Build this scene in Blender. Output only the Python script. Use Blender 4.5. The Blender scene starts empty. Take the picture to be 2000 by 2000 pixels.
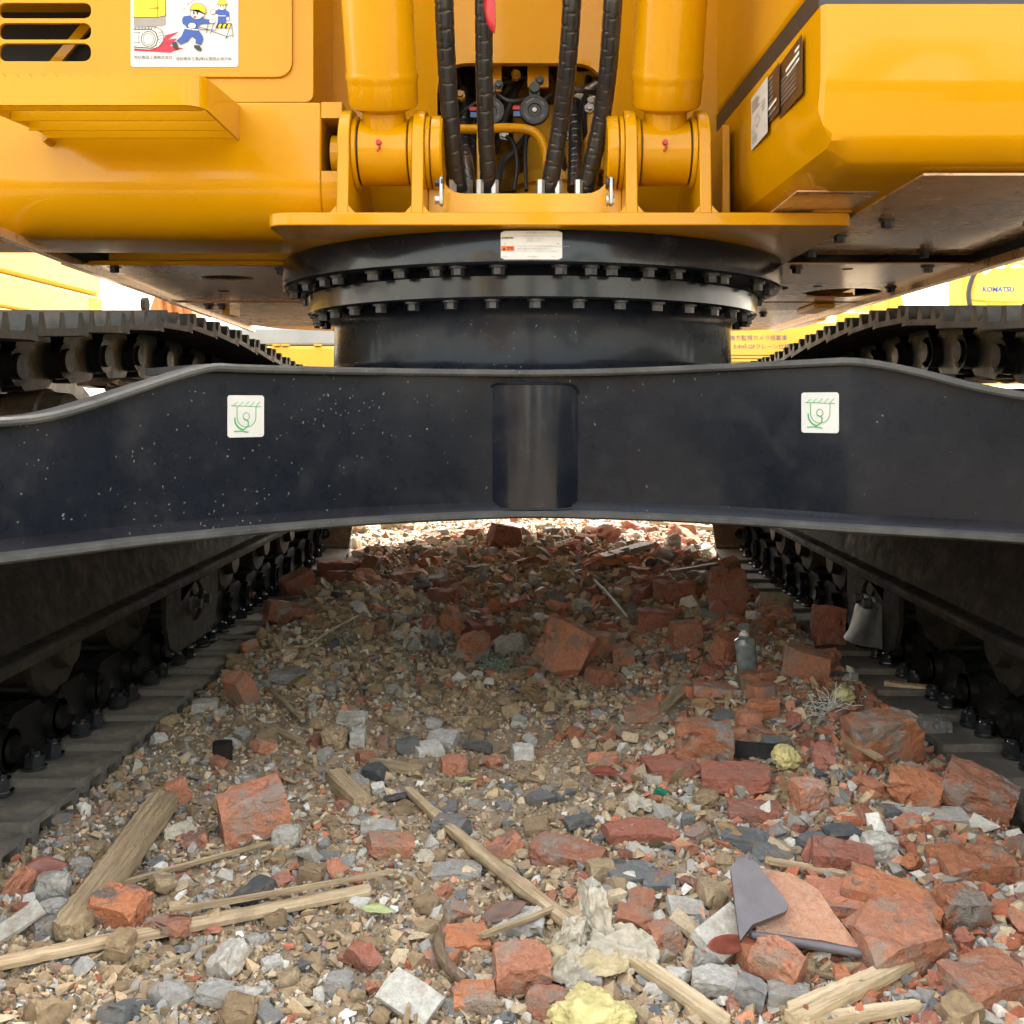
import bpy, bmesh, math, random
import numpy as np
from mathutils import Vector, Matrix, Euler
from mathutils.geometry import tessellate_polygon

random.seed(7)
rng = np.random.default_rng(11)
R = math.radians
scene = bpy.context.scene
C = scene.collection

# ------------------------------------------------------------------ camera, world, sun, exposure
CAMZ = 0.72
cam_d = bpy.data.cameras.new('camera')
cam = bpy.data.objects.new('camera', cam_d)
C.objects.link(cam)
cam.location = (0, 0, CAMZ)
cam.rotation_euler = (R(90), 0, 0)
cam_d.sensor_width = 36
cam_d.lens = 36
cam_d.shift_x = -0.020
cam_d.shift_y = -0.105
cam_d.clip_start = 0.05
cam_d.clip_end = 2000
scene.camera = cam

SUN_EL, SUN_AZ = R(61), R(16)          # azimuth: 0 = straight ahead of the camera (+Y), positive towards +X
world = bpy.data.worlds.new('World')
scene.world = world
world.use_nodes = True
wn = world.node_tree.nodes; wl = world.node_tree.links
bg = wn['Background']
sky = wn.new('ShaderNodeTexSky')
sky.sky_type = 'NISHITA'
sky.sun_disc = False
sky.sun_elevation = SUN_EL
sky.sun_rotation = SUN_AZ
sky.air_density = 3.0
sky.dust_density = 1.0
sky.ozone_density = 1.0
hs_ = wn.new('ShaderNodeHueSaturation')          # hazy, nearly white sky
hs_.inputs['Saturation'].default_value = 0.35
wl.new(sky.outputs[0], hs_.inputs['Color'])
wl.new(hs_.outputs[0], bg.inputs[0])
bg.inputs[1].default_value = 0.15

sun_d = bpy.data.lights.new('sun', 'SUN')
sun_d.energy = 3.2
sun_d.angle = R(10)
sun_d.color = (1.0, 0.95, 0.87)
sun = bpy.data.objects.new('sun', sun_d)
C.objects.link(sun)
sd = Vector((math.sin(SUN_AZ) * math.cos(SUN_EL), math.cos(SUN_AZ) * math.cos(SUN_EL), math.sin(SUN_EL)))
sun.rotation_euler = sd.to_track_quat('Z', 'Y').to_euler()
sun.location = (0, 8, 12)

scene.view_settings.view_transform = 'Standard'
scene.view_settings.look = 'None'
scene.view_settings.exposure = 2.45
scene.view_settings.gamma = 1.0
scene.view_settings.use_curve_mapping = False
scene.cycles.max_bounces = 6
scene.cycles.diffuse_bounces = 2
scene.cycles.glossy_bounces = 3
scene.cycles.use_adaptive_sampling = True
scene.cycles.adaptive_threshold = 0.03
try:
    scene.cycles.use_denoising = True
    scene.cycles.denoiser = 'OPENIMAGEDENOISE'
except Exception:
    pass

# ------------------------------------------------------------------ helpers
F, CX, CY = 2000.0, 1040.0, 790.0
def at(x, y, D):
    """place on the photograph (2000 px) at distance D -> metres"""
    return Vector(((x - CX) * D / F, D, CAMZ + (CY - y) * D / F))

def tag(o, label=None, cat=None, group=None, kind=None):
    if label: o['label'] = label
    if cat: o['category'] = cat
    if group: o['group'] = group
    if kind: o['kind'] = kind
    return o

class MB:
    def __init__(s):
        s.v = []; s.f = []; s.m = []; s.mi = 0
    def add(s, vs, fs):
        o = len(s.v)
        s.v.extend([tuple(p) for p in vs])
        s.f.extend([tuple(i + o for i in f) for f in fs])
        s.m.extend([s.mi] * len(fs))
    def box(s, x0, x1, y0, y1, z0, z1, M=None):
        vs = [Vector(p) for p in ((x0,y0,z0),(x1,y0,z0),(x1,y1,z0),(x0,y1,z0),(x0,y0,z1),(x1,y0,z1),(x1,y1,z1),(x0,y1,z1))]
        if M is not None: vs = [M @ p for p in vs]
        s.add(vs, [(0,3,2,1),(4,5,6,7),(0,1,5,4),(1,2,6,5),(2,3,7,6),(3,0,4,7)])
    def cyl(s, p0, p1, r0, r1=None, n=24, caps=True, up=None):
        if r1 is None: r1 = r0
        p0 = Vector(p0); p1 = Vector(p1); d = (p1 - p0).normalized()
        a = d.orthogonal().normalized() if up is None else (Vector(up) - d * Vector(up).dot(d)).normalized()
        b = d.cross(a)
        vs = []
        for p, r in ((p0, r0), (p1, r1)):
            for i in range(n):
                t = 2 * math.pi * i / n
                vs.append(p + a * (r * math.cos(t)) + b * (r * math.sin(t)))
        fs = [(i, (i + 1) % n, n + (i + 1) % n, n + i) for i in range(n)]
        if caps:
            fs.append(tuple(range(n - 1, -1, -1))); fs.append(tuple(range(n, 2 * n)))
        s.add(vs, fs)
    def lathe_axis(s, p0, axis, prof, n=32):
        """prof: list of (s, r) along the axis"""
        p0 = Vector(p0); d = Vector(axis).normalized(); a = d.orthogonal().normalized(); b = d.cross(a)
        vs = []; fs = []
        for q, r in prof:
            for i in range(n):
                t = 2 * math.pi * i / n
                vs.append(p0 + d * q + a * (r * math.cos(t)) + b * (r * math.sin(t)))
        for k in range(len(prof) - 1):
            for i in range(n):
                j = (i + 1) % n
                fs.append((k*n+i, k*n+j, (k+1)*n+j, (k+1)*n+i))
        fs.append(tuple(range(n - 1, -1, -1)))
        L = (len(prof) - 1) * n
        fs.append(tuple(range(L, L + n)))
        s.add(vs, fs)
    def tube(s, path, r, n=8, rf=None, caps=True):
        path = [Vector(p) for p in path]
        m = len(path); vs = []; fs = []
        a = None
        for k in range(m):
            t = (path[min(k+1, m-1)] - path[max(k-1, 0)]).normalized()
            if a is None: a = t.orthogonal().normalized()
            else: a = (a - t * a.dot(t)).normalized()
            b = t.cross(a)
            for i in range(n):
                th = 2 * math.pi * i / n
                rr = rf(k, i, th) if rf else (r[k] if isinstance(r, (list, tuple)) else r)
                vs.append(path[k] + a * (rr * math.cos(th)) + b * (rr * math.sin(th)))
        for k in range(m - 1):
            for i in range(n):
                j = (i + 1) % n
                fs.append((k*n+i, k*n+j, (k+1)*n+j, (k+1)*n+i))
        if caps:
            fs.append(tuple(range(n - 1, -1, -1))); fs.append(tuple(range((m-1)*n, m*n)))
        s.add(vs, fs)
    def prism(s, poly, o, u, v, depth, holes=()):
        """2-D outline (with holes) in the frame o,u,v, pushed depth along u x v (front face at depth 0)"""
        o = Vector(o); u = Vector(u); v = Vector(v); w = u.cross(v)
        loops = [list(poly)] + [list(h) for h in holes]
        flat = [p for l in loops for p in l]
        tris = tessellate_polygon([[Vector((p[0], p[1], 0)) for p in l] for l in loops])
        n = len(flat)
        vs = [o + u * p[0] + v * p[1] for p in flat] + [o + u * p[0] + v * p[1] + w * depth for p in flat]
        fs = []
        if not holes and len(poly) < 60:
            fs += [tuple(range(n)), tuple(range(2*n - 1, n - 1, -1))]
        else:
            fs += [tuple(t) for t in tris] + [tuple(i + n for i in reversed(t)) for t in tris]
        k = 0
        for l in loops:
            m = len(l)
            for i in range(m):
                j = (i + 1) % m
                fs.append((k+i, k+j, n+k+j, n+k+i))
            k += m
        s.add(vs, fs)
    def sweep(s, rings, closed_ends=True):
        """rings: list of equally long closed loops of points"""
        n = len(rings[0]); vs = [p for r in rings for p in r]; fs = []
        for k in range(len(rings) - 1):
            for i in range(n):
                j = (i + 1) % n
                fs.append((k*n+i, k*n+j, (k+1)*n+j, (k+1)*n+i))
        if closed_ends:
            fs.append(tuple(range(n - 1, -1, -1))); L = (len(rings)-1)*n; fs.append(tuple(range(L, L+n)))
        s.add(vs, fs)
    def mesh(s, name, mats, smooth=40):
        me = bpy.data.meshes.new(name)
        me.from_pydata(s.v, [], s.f)
        if not isinstance(mats, (list, tuple)): mats = [mats]
        for m in mats: me.materials.append(m)
        if len(mats) > 1: me.polygons.foreach_set('material_index', s.m)
        bm = bmesh.new(); bm.from_mesh(me)
        bmesh.ops.recalc_face_normals(bm, faces=bm.faces)
        bm.to_mesh(me); bm.free()
        finish(me, smooth)
        return me
    def build(s, name, mats, parent=None, bevel=0, seg=2, smooth=40, label=None):
        o = bpy.data.objects.new(name, s.mesh(name, mats, smooth))
        C.objects.link(o)
        put(o, parent)
        if bevel:
            b = o.modifiers.new('bevel', 'BEVEL'); b.width = bevel; b.segments = seg
            b.limit_method = 'ANGLE'; b.angle_limit = R(32); b.harden_normals = True
        if label: o['label'] = label
        return o

def finish(me, smooth=40):
    me.polygons.foreach_set('use_smooth', [bool(smooth)] * len(me.polygons))
    if smooth: me.set_sharp_from_angle(angle=R(smooth))
    me.update()

def put(o, parent):
    if parent is not None:
        o.parent = parent
        if parent.parent is None and parent.type == 'EMPTY':
            o.matrix_parent_inverse = parent.matrix_basis.inverted()

def empty(name, loc, rz=0):
    o = bpy.data.objects.new(name, None); C.objects.link(o)
    o.location = loc; o.rotation_euler = (0, 0, rz); o.empty_display_size = .2
    o.matrix_basis = Matrix.Translation(Vector(loc)) @ Matrix.Rotation(rz, 4, 'Z')
    return o

def rrect(x0, y0, x1, y1, r, n=5):
    pts = []
    for cx, cy, a in ((x1-r, y0+r, -90), (x1-r, y1-r, 0), (x0+r, y1-r, 90), (x0+r, y0+r, 180)):
        for k in range(n + 1):
            t = R(a + 90 * k / n)
            pts.append((cx + r * math.cos(t), cy + r * math.sin(t)))
    return pts
def ell(cx, cy, rx, ry, n=20, a0=0, a1=360):
    full = abs(a1 - a0) >= 360
    return [(cx + rx * math.cos(R(a0 + (a1-a0) * k / (n if full else n-1))), cy + ry * math.sin(R(a0 + (a1-a0) * k / (n if full else n-1)))) for k in range(n)]
def fillet(poly, r, n=4):
    out = []
    m = len(poly)
    for i in range(m):
        p0, p, p1 = Vector(poly[i-1]), Vector(poly[i]), Vector(poly[(i+1) % m])
        rr = r[i] if isinstance(r, (list, tuple)) else r
        a = (p0 - p); b = (p1 - p)
        d = min(rr, a.length * .45, b.length * .45)
        if d < 1e-5: out.append(tuple(p)); continue
        A = p + a.normalized() * d; B = p + b.normalized() * d
        for k in range(n + 1):
            t = k / n
            out.append(tuple(A * (1-t)**2 + p * 2*t*(1-t) + B * t*t))
    return out

# ---- numpy value noise
def _h(i, j, k, seed):
    n = (i.astype(np.int64) * 374761393 + j.astype(np.int64) * 668265263 + k.astype(np.int64) * 1274126177 + seed * 974711) & 0xffffffff
    n = ((n ^ (n >> 13)) * 1103515245) & 0xffffffff
    n = ((n ^ (n >> 16)) * 2246822519) & 0xffffffff
    return ((n ^ (n >> 15)) & 0xffffff) / float(0xffffff)
def vnoise(x, y, z=None, seed=0):
    x = np.asarray(x, float); y = np.asarray(y, float)
    z = np.zeros_like(x) if z is None else np.asarray(z, float)
    i, j, k = np.floor(x), np.floor(y), np.floor(z)
    fx, fy, fz = x - i, y - j, z - k
    fx, fy, fz = [t*t*(3-2*t) for t in (fx, fy, fz)]
    def g(a, b, c): return _h(i+a, j+b, k+c, seed)
    c00 = g(0,0,0)*(1-fx)+g(1,0,0)*fx; c10 = g(0,1,0)*(1-fx)+g(1,1,0)*fx
    c01 = g(0,0,1)*(1-fx)+g(1,0,1)*fx; c11 = g(0,1,1)*(1-fx)+g(1,1,1)*fx
    return ((c00*(1-fy)+c10*fy)*(1-fz) + (c01*(1-fy)+c11*fy)*fz) * 2 - 1
def fbm(x, y, z=None, f=1.0, octv=4, seed=0, gain=.5):
    s = 0; a = 1; t = 0
    for o in range(octv):
        s = s + a * vnoise(np.asarray(x)*f, np.asarray(y)*f, None if z is None else np.asarray(z)*f, seed + o*17)
        t += a; a *= gain; f *= 2.03
    return s / t

# ------------------------------------------------------------------ materials
def new_mat(name):
    m = bpy.data.materials.new(name); m.use_nodes = True
    nt = m.node_tree; b = nt.nodes['Principled BSDF']
    return m, nt, b
def node(nt, t, **kw):
    n = nt.nodes.new(t)
    for k, v in kw.items():
        if hasattr(n, k): setattr(n, k, v)
        else: n.inputs[k].default_value = v
    return n
def noise(nt, scale, detail=4, rough=.6, coord='Object', vec=None, dist=0):
    n = nt.nodes.new('ShaderNodeTexNoise')
    n.inputs['Scale'].default_value = scale; n.inputs['Detail'].default_value = detail
    n.inputs['Roughness'].default_value = rough; n.inputs['Distortion'].default_value = dist
    if vec is None:
        tc = nt.nodes.new('ShaderNodeTexCoord'); vec = tc.outputs[coord]
    nt.links.new(vec, n.inputs['Vector'])
    return n
def ramp(nt, src, stops):
    r = nt.nodes.new('ShaderNodeValToRGB')
    el = r.color_ramp.elements
    el[0].position, el[0].color = stops[0][0], (*stops[0][1], 1) if len(stops[0][1]) == 3 else stops[0][1]
    el[1].position, el[1].color = stops[-1][0], (*stops[-1][1], 1)
    for p, c in stops[1:-1]:
        e = el.new(p); e.color = (*c, 1)
    nt.links.new(src, r.inputs[0])
    return r
def g3(v): return (v, v, v)
def mix(nt, fac, a, b, mode='MIX'):
    m = nt.nodes.new('ShaderNodeMix'); m.data_type = 'RGBA'; m.blend_type = mode
    for s, inp in ((fac, 0), (a, 6), (b, 7)):
        if hasattr(s, 'is_linked') or hasattr(s, 'links'): nt.links.new(s, m.inputs[inp])
        elif isinstance(s, (int, float)): m.inputs[inp].default_value = s
        else: m.inputs[inp].default_value = (*s, 1)
    return m.outputs[2]
def bump(nt, b, src, strength=.3, dist=.005, prev=None):
    n = nt.nodes.new('ShaderNodeBump'); n.inputs['Strength'].default_value = strength; n.inputs['Distance'].default_value = dist
    nt.links.new(src, n.inputs['Height'])
    if prev is not None: nt.links.new(prev, n.inputs['Normal'])
    nt.links.new(n.outputs[0], b.inputs['Normal'])
    return n.outputs[0]
def stretched(nt, sx, sy, sz, coord='Object'):
    tc = nt.nodes.new('ShaderNodeTexCoord'); mp = nt.nodes.new('ShaderNodeMapping')
    mp.inputs['Scale'].default_value = (sx, sy, sz)
    nt.links.new(tc.outputs[coord], mp.inputs[0])
    return mp.outputs[0]

def plain(name, col, rough=.5, metal=0, coat=0, var=.15, scale=12, bumps=0):
    m, nt, b = new_mat(name)
    n = noise(nt, scale, 5)
    r = ramp(nt, n.outputs[0], [(.3, tuple(c*(1-var) for c in col)), (.7, tuple(min(1, c*(1+var)) for c in col))])
    nt.links.new(r.outputs[0], b.inputs['Base Color'])
    b.inputs['Roughness'].default_value = rough; b.inputs['Metallic'].default_value = metal
    b.inputs['Coat Weight'].default_value = coat; b.inputs['Coat Roughness'].default_value = .08
    if bumps:
        n2 = noise(nt, scale * 8, 3); bump(nt, b, n2.outputs[0], bumps, .002)
    return m

def yellow_paint(name, col=(.80, .385, .004), dust=.25, rough=.3):
    m, nt, b = new_mat(name)
    n = noise(nt, 2.3, 6, .65); n2 = noise(nt, 40, 4, .7)
    base = ramp(nt, n.outputs[0], [(.3, tuple(c*.90 for c in col)), (.7, tuple(min(1, c*1.05) for c in col))])
    d = ramp(nt, n2.outputs[0], [(.55, g3(0)), (.8, g3(dust))])
    c = mix(nt, d.outputs[0], base.outputs[0], (.62, .40, .16))
    nt.links.new(c, b.inputs['Base Color'])
    rr = ramp(nt, n.outputs[0], [(.3, g3(rough*.85)), (.75, g3(rough*1.3))])
    nt.links.new(rr.outputs[0], b.inputs['Roughness'])
    b.inputs['Specular IOR Level'].default_value = .12
    b.inputs['Coat Weight'].default_value = .3; b.inputs['Coat Roughness'].default_value = .06
    n3 = noise(nt, 5, 3); bump(nt, b, n3.outputs[0], .04, .006)
    return m

M = {}
M['yellow'] = yellow_paint('yellow_paint', (.56, .256, .0006), .0, .22)
M['yellow_bg'] = yellow_paint('yellow_paint_parked', (.62, .36, .05), .1, .4)
M['yellow_worn'] = yellow_paint('yellow_paint_dusty', (.72, .36, .03), .9, .45)

def black_paint(name, specks=True, rough=.22, dusty=.13):
    m, nt, b = new_mat(name)
    n = noise(nt, 3.0, 6, .6)
    base = ramp(nt, n.outputs[0], [(.3, (.005, .007, .012)), (.75, (.013, .015, .021))])
    c = base.outputs[0]
    dn = noise(nt, 14, 5, .7)
    dust = ramp(nt, dn.outputs[0], [(.52 if dusty < .3 else .32, g3(0 if dusty < .3 else .25)), (.85 if dusty < .3 else .7, g3(dusty))])
    c = mix(nt, dust.outputs[0], c, (.13, .12, .105) if dusty < .3 else (.20, .195, .18))
    if specks:
        vec = stretched(nt, 125, 125, 84)
        vo = nt.nodes.new('ShaderNodeTexVoronoi'); vo.inputs['Scale'].default_value = 1.0
        wob = noise(nt, 55, 2, .5)
        va = nt.nodes.new('ShaderNodeVectorMath'); va.operation = 'MULTIPLY_ADD'
        nt.links.new(wob.outputs[1], va.inputs[0]); va.inputs[1].default_value = (1.9, 1.9, 1.9); nt.links.new(vec, va.inputs[2])
        nt.links.new(va.outputs[0], vo.inputs['Vector'])
        dot = ramp(nt, vo.outputs['Distance'], [(.10, g3(1)), (.19, g3(0))])
        sp = nt.nodes.new('ShaderNodeSeparateColor'); nt.links.new(vo.outputs['Color'], sp.inputs[0])
        zone = noise(nt, 3.1, 3, .6)
        zr = ramp(nt, zone.outputs[0], [(.42, g3(.02)), (.66, g3(.7))])
        lt = nt.nodes.new('ShaderNodeMath'); lt.operation = 'LESS_THAN'
        tcx = nt.nodes.new('ShaderNodeTexCoord'); sxx = nt.nodes.new('ShaderNodeSeparateXYZ'); nt.links.new(tcx.outputs['Object'], sxx.inputs[0])
        mr = nt.nodes.new('ShaderNodeMapRange'); mr.inputs[1].default_value = -.35; mr.inputs[2].default_value = .15; mr.inputs[3].default_value = 1.0; mr.inputs[4].default_value = .16
        nt.links.new(sxx.outputs[0], mr.inputs[0])
        mz = nt.nodes.new('ShaderNodeMath'); mz.operation = 'MULTIPLY'; nt.links.new(zr.outputs[0], mz.inputs[0]); nt.links.new(mr.outputs[0], mz.inputs[1])
        nt.links.new(sp.outputs[0], lt.inputs[0]); nt.links.new(mz.outputs[0], lt.inputs[1])
        mu = nt.nodes.new('ShaderNodeMath'); mu.operation = 'MULTIPLY'
        nt.links.new(dot.outputs[0], mu.inputs[0]); nt.links.new(lt.outputs[0], mu.inputs[1])
        c = mix(nt, mu.outputs[0], c, (.17, .167, .155))
    nt.links.new(c, b.inputs['Base Color'])
    rr = ramp(nt, dn.outputs[0], [(.35, g3(rough)), (.8, g3(rough*2.1))])
    nt.links.new(rr.outputs[0], b.inputs['Roughness'])
    b.inputs['Coat Weight'].default_value = .10 if specks else .2; b.inputs['Coat Roughness'].default_value = .1; b.inputs['Specular IOR Level'].default_value = .12 if specks else .24
    n3 = noise(nt, 26, 3); bump(nt, b, n3.outputs[0], .06, .003)
    return m
M['black'] = black_paint('black_paint')
M['black_dusty'] = black_paint('black_paint_dusty', True, .3, .5)
M['black_gloss'] = black_paint('black_paint_gloss', False, .16)

def track_steel(name, lo, hi, mud, rough=.5, amt=.8, metal=.35, spec=.5):
    m, nt, b = new_mat(name)
    n = noise(nt, 30, 6, .7); n2 = noise(nt, 9, 5, .7)
    base = ramp(nt, n.outputs[0], [(.3, lo), (.7, hi)])
    mk = ramp(nt, n2.outputs[0], [(.48, g3(0)), (.68, g3(amt))])
    nt.links.new(mix(nt, mk.outputs[0], base.outputs[0], mud), b.inputs['Base Color'])
    b.inputs['Metallic'].default_value = metal; b.inputs['Specular IOR Level'].default_value = spec
    rr = ramp(nt, n.outputs[0], [(.3, g3(rough*.7)), (.7, g3(rough*1.3))]); nt.links.new(rr.outputs[0], b.inputs['Roughness'])
    bump(nt, b, n.outputs[0], .5, .003)
    return m
M['shoe'] = track_steel('track_shoe_steel', (.014, .0135, .013), (.055, .050, .044), (.10, .07, .045), .5, .75, .15, .3)
M['shoe_dusty_lit'] = track_steel('dusty_lit_track_shoe', (.11, .10, .09), (.20, .18, .15), (.36, .30, .22), .7, .8)  # dust plus extra brightness in the colour for light missing on the lower run
M['link'] = track_steel('track_link_steel', (.003, .0033, .0036), (.009, .0085, .0082), (.022, .016, .010), .35, .3, 0, .16)
M['frame'] = track_steel('track_frame_paint', (.008, .0075, .0075), (.018, .015, .013), (.045, .028, .02), .75, .5, 0, .15)
M['roller'] = track_steel('roller_steel', (.010, .009, .009), (.03, .025, .02), (.06, .042, .025), .45, .5, 0, .2)
M['cast'] = track_steel('cast_guard', (.03, .03, .03), (.07, .07, .07), (.03, .022, .018), .55, .4, .2, .3)
M['bolt'] = plain('bolt_steel', (.05, .05, .053), .45, .5, 0, .35, 60)
M['zinc'] = plain('zinc_plate', (.42, .42, .42), .4, .7, 0, .2, 40)
M['dark'] = plain('dark_cavity', (.012, .010, .009), .8)  # near-black colour that stands for the shade in holes and recesses
M['rubber'] = plain('rubber_hose', (.018, .018, .020), .28, 0, .3, .35, 30)
M['plastic'] = plain('black_plastic', (.02, .02, .021), .45, 0, 0, .2, 30)
M['red'] = plain('red_plastic', (.42, .008, .012), .4, 0, 0, .1)
M['blue'] = plain('blue_plastic', (.05, .12, .30), .5)
M['white'] = plain('white_vinyl', (.58, .565, .54), .45, 0, .1, .06, 20)
M['ink'] = plain('black_print', (.03, .03, .03), .6, 0, 0, .1)
M['ink_green'] = plain('green_print', (.05, .36, .09), .55, 0, 0, .1)
M['ink_blue'] = plain('blue_print', (.02, .07, .32), .5, 0, 0, .1)
M['ink_navy'] = plain('navy_print', (.02, .04, .16), .5, 0, 0, .1)
M['ink_red'] = plain('red_print', (.62, .01, .04), .5, 0, 0, .05)
M['ink_orange'] = plain('orange_print', (.85, .13, .03), .5, 0, 0, .05)
M['ink_yellow'] = plain('yellow_print', (.82, .62, .01), .5, 0, 0, .05)
M['ink_brown'] = plain('brown_plate', (.10, .055, .025), .35, .4, 0, .25, 50)
M['ink_skin'] = plain('pale_print', (.75, .70, .62), .5, 0, 0, .03)
M['ink_grey'] = plain('grey_print', (.28, .26, .24), .5, 0, 0, .1)
M['glass'] = plain('cab_glass', (.03, .04, .05), .05, 0, .5, .1)
M['teal'] = plain('teal_paint', (.03, .25, .24), .35, 0, .3, .15)
M['orange'] = plain('orange_rust_paint', (.50, .15, .04), .5, 0, 0, .35, 3)
M['greymetal'] = plain('grey_sheet_metal', (.25, .28, .31), .45, .2, 0, .15, 3)
M['lightyellow'] = yellow_paint('pale_yellow_paint', (.80, .55, .09), .1, .4)

def under_cover():
    m, nt, b = new_mat('dusty_under_cover')
    n = noise(nt, 3.2, 7, .72); st = noise(nt, 1.0, 5, .7, vec=stretched(nt, 6, 55, 20)); n2 = noise(nt, 60, 4, .7)
    base = ramp(nt, n.outputs[0], [(.25, (.52, .29, .12)), (.5, (.70, .48, .30)), (.75, (.78, .60, .44))])
    scr = ramp(nt, st.outputs[0], [(.56, g3(0)), (.62, g3(.7)), (.7, g3(0))])
    c = mix(nt, scr.outputs[0], base.outputs[0], (.12, .08, .05))
    pale = ramp(nt, n2.outputs[0], [(.55, g3(0)), (.8, g3(.5))])
    c = mix(nt, pale.outputs[0], c, (.48, .38, .29))
    nt.links.new(c, b.inputs['Base Color'])
    rr = ramp(nt, n.outputs[0], [(.3, g3(.15)), (.7, g3(.34))]); nt.links.new(rr.outputs[0], b.inputs['Roughness']); b.inputs['Specular IOR Level'].default_value = .5; b.inputs['Coat Weight'].default_value = .9; b.inputs['Coat Roughness'].default_value = .14; b.inputs['Coat Tint'].default_value = (1, .82, .62, 1)
    bump(nt, b, n2.outputs[0], .15, .002)
    return m
M['cover'] = under_cover()

def objrand(nt):
    oi = nt.nodes.new('ShaderNodeObjectInfo'); return oi.outputs['Random']
def brick_mat(name, c1, c2, mortar=.5):
    m, nt, b = new_mat(name)
    rnd = objrand(nt)
    tc = nt.nodes.new('ShaderNodeTexCoord')
    va = nt.nodes.new('ShaderNodeVectorMath'); va.operation = 'ADD'
    sc = nt.nodes.new('ShaderNodeVectorMath'); sc.operation = 'SCALE'; sc.inputs[0].default_value = (37, 91, 53)
    nt.links.new(rnd, sc.inputs['Scale']); nt.links.new(sc.outputs[0], va.inputs[1])
    geo = nt.nodes.new('ShaderNodeNewGeometry')
    nt.links.new(geo.outputs['Position'], va.inputs[0])
    v = va.outputs[0]
    big = noise(nt, 16, 5, .7, vec=v); fine = noise(nt, 110, 4, .7, vec=v); pit = noise(nt, 320, 2, .6, vec=v)
    base = ramp(nt, fine.outputs[0], [(.28, c1), (.72, c2)])
    dk = ramp(nt, big.outputs[0], [(.50, g3(0)), (.585, g3(mortar))])
    hue = ramp(nt, rnd, [(0, (.30, .27, .235)), (.55, (.24, .18, .13)), (.8, (.10, .085, .08)), (1, (.34, .30, .26))])
    c = mix(nt, dk.outputs[0], base.outputs[0], hue.outputs[0])
    vb = ramp(nt, rnd, [(0, g3(.72)), (.5, g3(1.0)), (1, g3(1.22))])
    c = mix(nt, 1.0, c, vb.outputs[0], 'MULTIPLY')
    sx_ = nt.nodes.new('ShaderNodeSeparateXYZ'); nt.links.new(geo.outputs['Normal'], sx_.inputs[0])
    dz = nt.nodes.new('ShaderNodeMath'); dz.operation = 'MULTIPLY_ADD'; dz.inputs[1].default_value = .55
    nt.links.new(sx_.outputs[2], dz.inputs[0]); nt.links.new(big.outputs[0], dz.inputs[2])
    dz2 = nt.nodes.new('ShaderNodeMath'); dz2.operation = 'MULTIPLY_ADD'; dz2.inputs[1].default_value = .55
    nt.links.new(fine.outputs[0], dz2.inputs[0]); nt.links.new(dz.outputs[0], dz2.inputs[2])
    du = ramp(nt, dz2.outputs[0], [(1.04, g3(.04)), (1.32, g3(.68))])
    c = mix(nt, du.outputs[0], c, (.40, .30, .21))
    grit = ramp(nt, pit.outputs[0], [(.66, g3(0)), (.76, g3(.55))])
    c = mix(nt, grit.outputs[0], c, (.52, .42, .32))
    nt.links.new(c, b.inputs['Base Color'])
    b.inputs['Roughness'].default_value = .92
    dkp = ramp(nt, pit.outputs[0], [(.26, g3(.45)), (.36, g3(0))]); c = mix(nt, dkp.outputs[0], c, (.07, .03, .02))
    nt.links.new(c, b.inputs['Base Color'])
    bump(nt, b, fine.outputs[0], 1.0, .006)
    return m
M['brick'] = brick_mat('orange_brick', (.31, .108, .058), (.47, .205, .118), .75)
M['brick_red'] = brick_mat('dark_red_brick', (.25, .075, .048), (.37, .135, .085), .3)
M['brick_mortar'] = brick_mat('mortared_brick', (.34, .10, .04), (.46, .19, .09), .95)

def stone_mat(name, c1, c2, c3):
    m, nt, b = new_mat(name)
    rnd = objrand(nt); geo = nt.nodes.new('ShaderNodeNewGeometry')
    big = noise(nt, 22, 5, .7, vec=geo.outputs['Position']); fine = noise(nt, 140, 4, .75, vec=geo.outputs['Position'])
    base = ramp(nt, rnd, [(0, c1), (.5, c2), (1, c3)])
    sh = ramp(nt, fine.outputs[0], [(.25, g3(.62)), (.75, g3(1.3))])
    c = mix(nt, 1.0, base.outputs[0], sh.outputs[0], 'MULTIPLY')
    dirt = ramp(nt, big.outputs[0], [(.50, g3(0)), (.68, g3(.65))])
    c = mix(nt, dirt.outputs[0], c, (.22, .155, .09))
    nt.links.new(c, b.inputs['Base Color']); b.inputs['Roughness'].default_value = .9
    bump(nt, b, fine.outputs[0], .6, .003)
    return m
M['stone'] = stone_mat('grey_concrete_rubble', (.17, .165, .16), (.27, .25, .225), (.40, .375, .34))
M['slate'] = stone_mat('dark_slate', (.055, .058, .062), (.095, .098, .10), (.15, .15, .145))
M['clay'] = stone_mat('clay_clod', (.20, .135, .075), (.26, .18, .10), (.33, .245, .15))
M['pale'] = stone_mat('pale_plaster', (.36, .335, .29), (.44, .415, .365), (.54, .51, .46))

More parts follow.
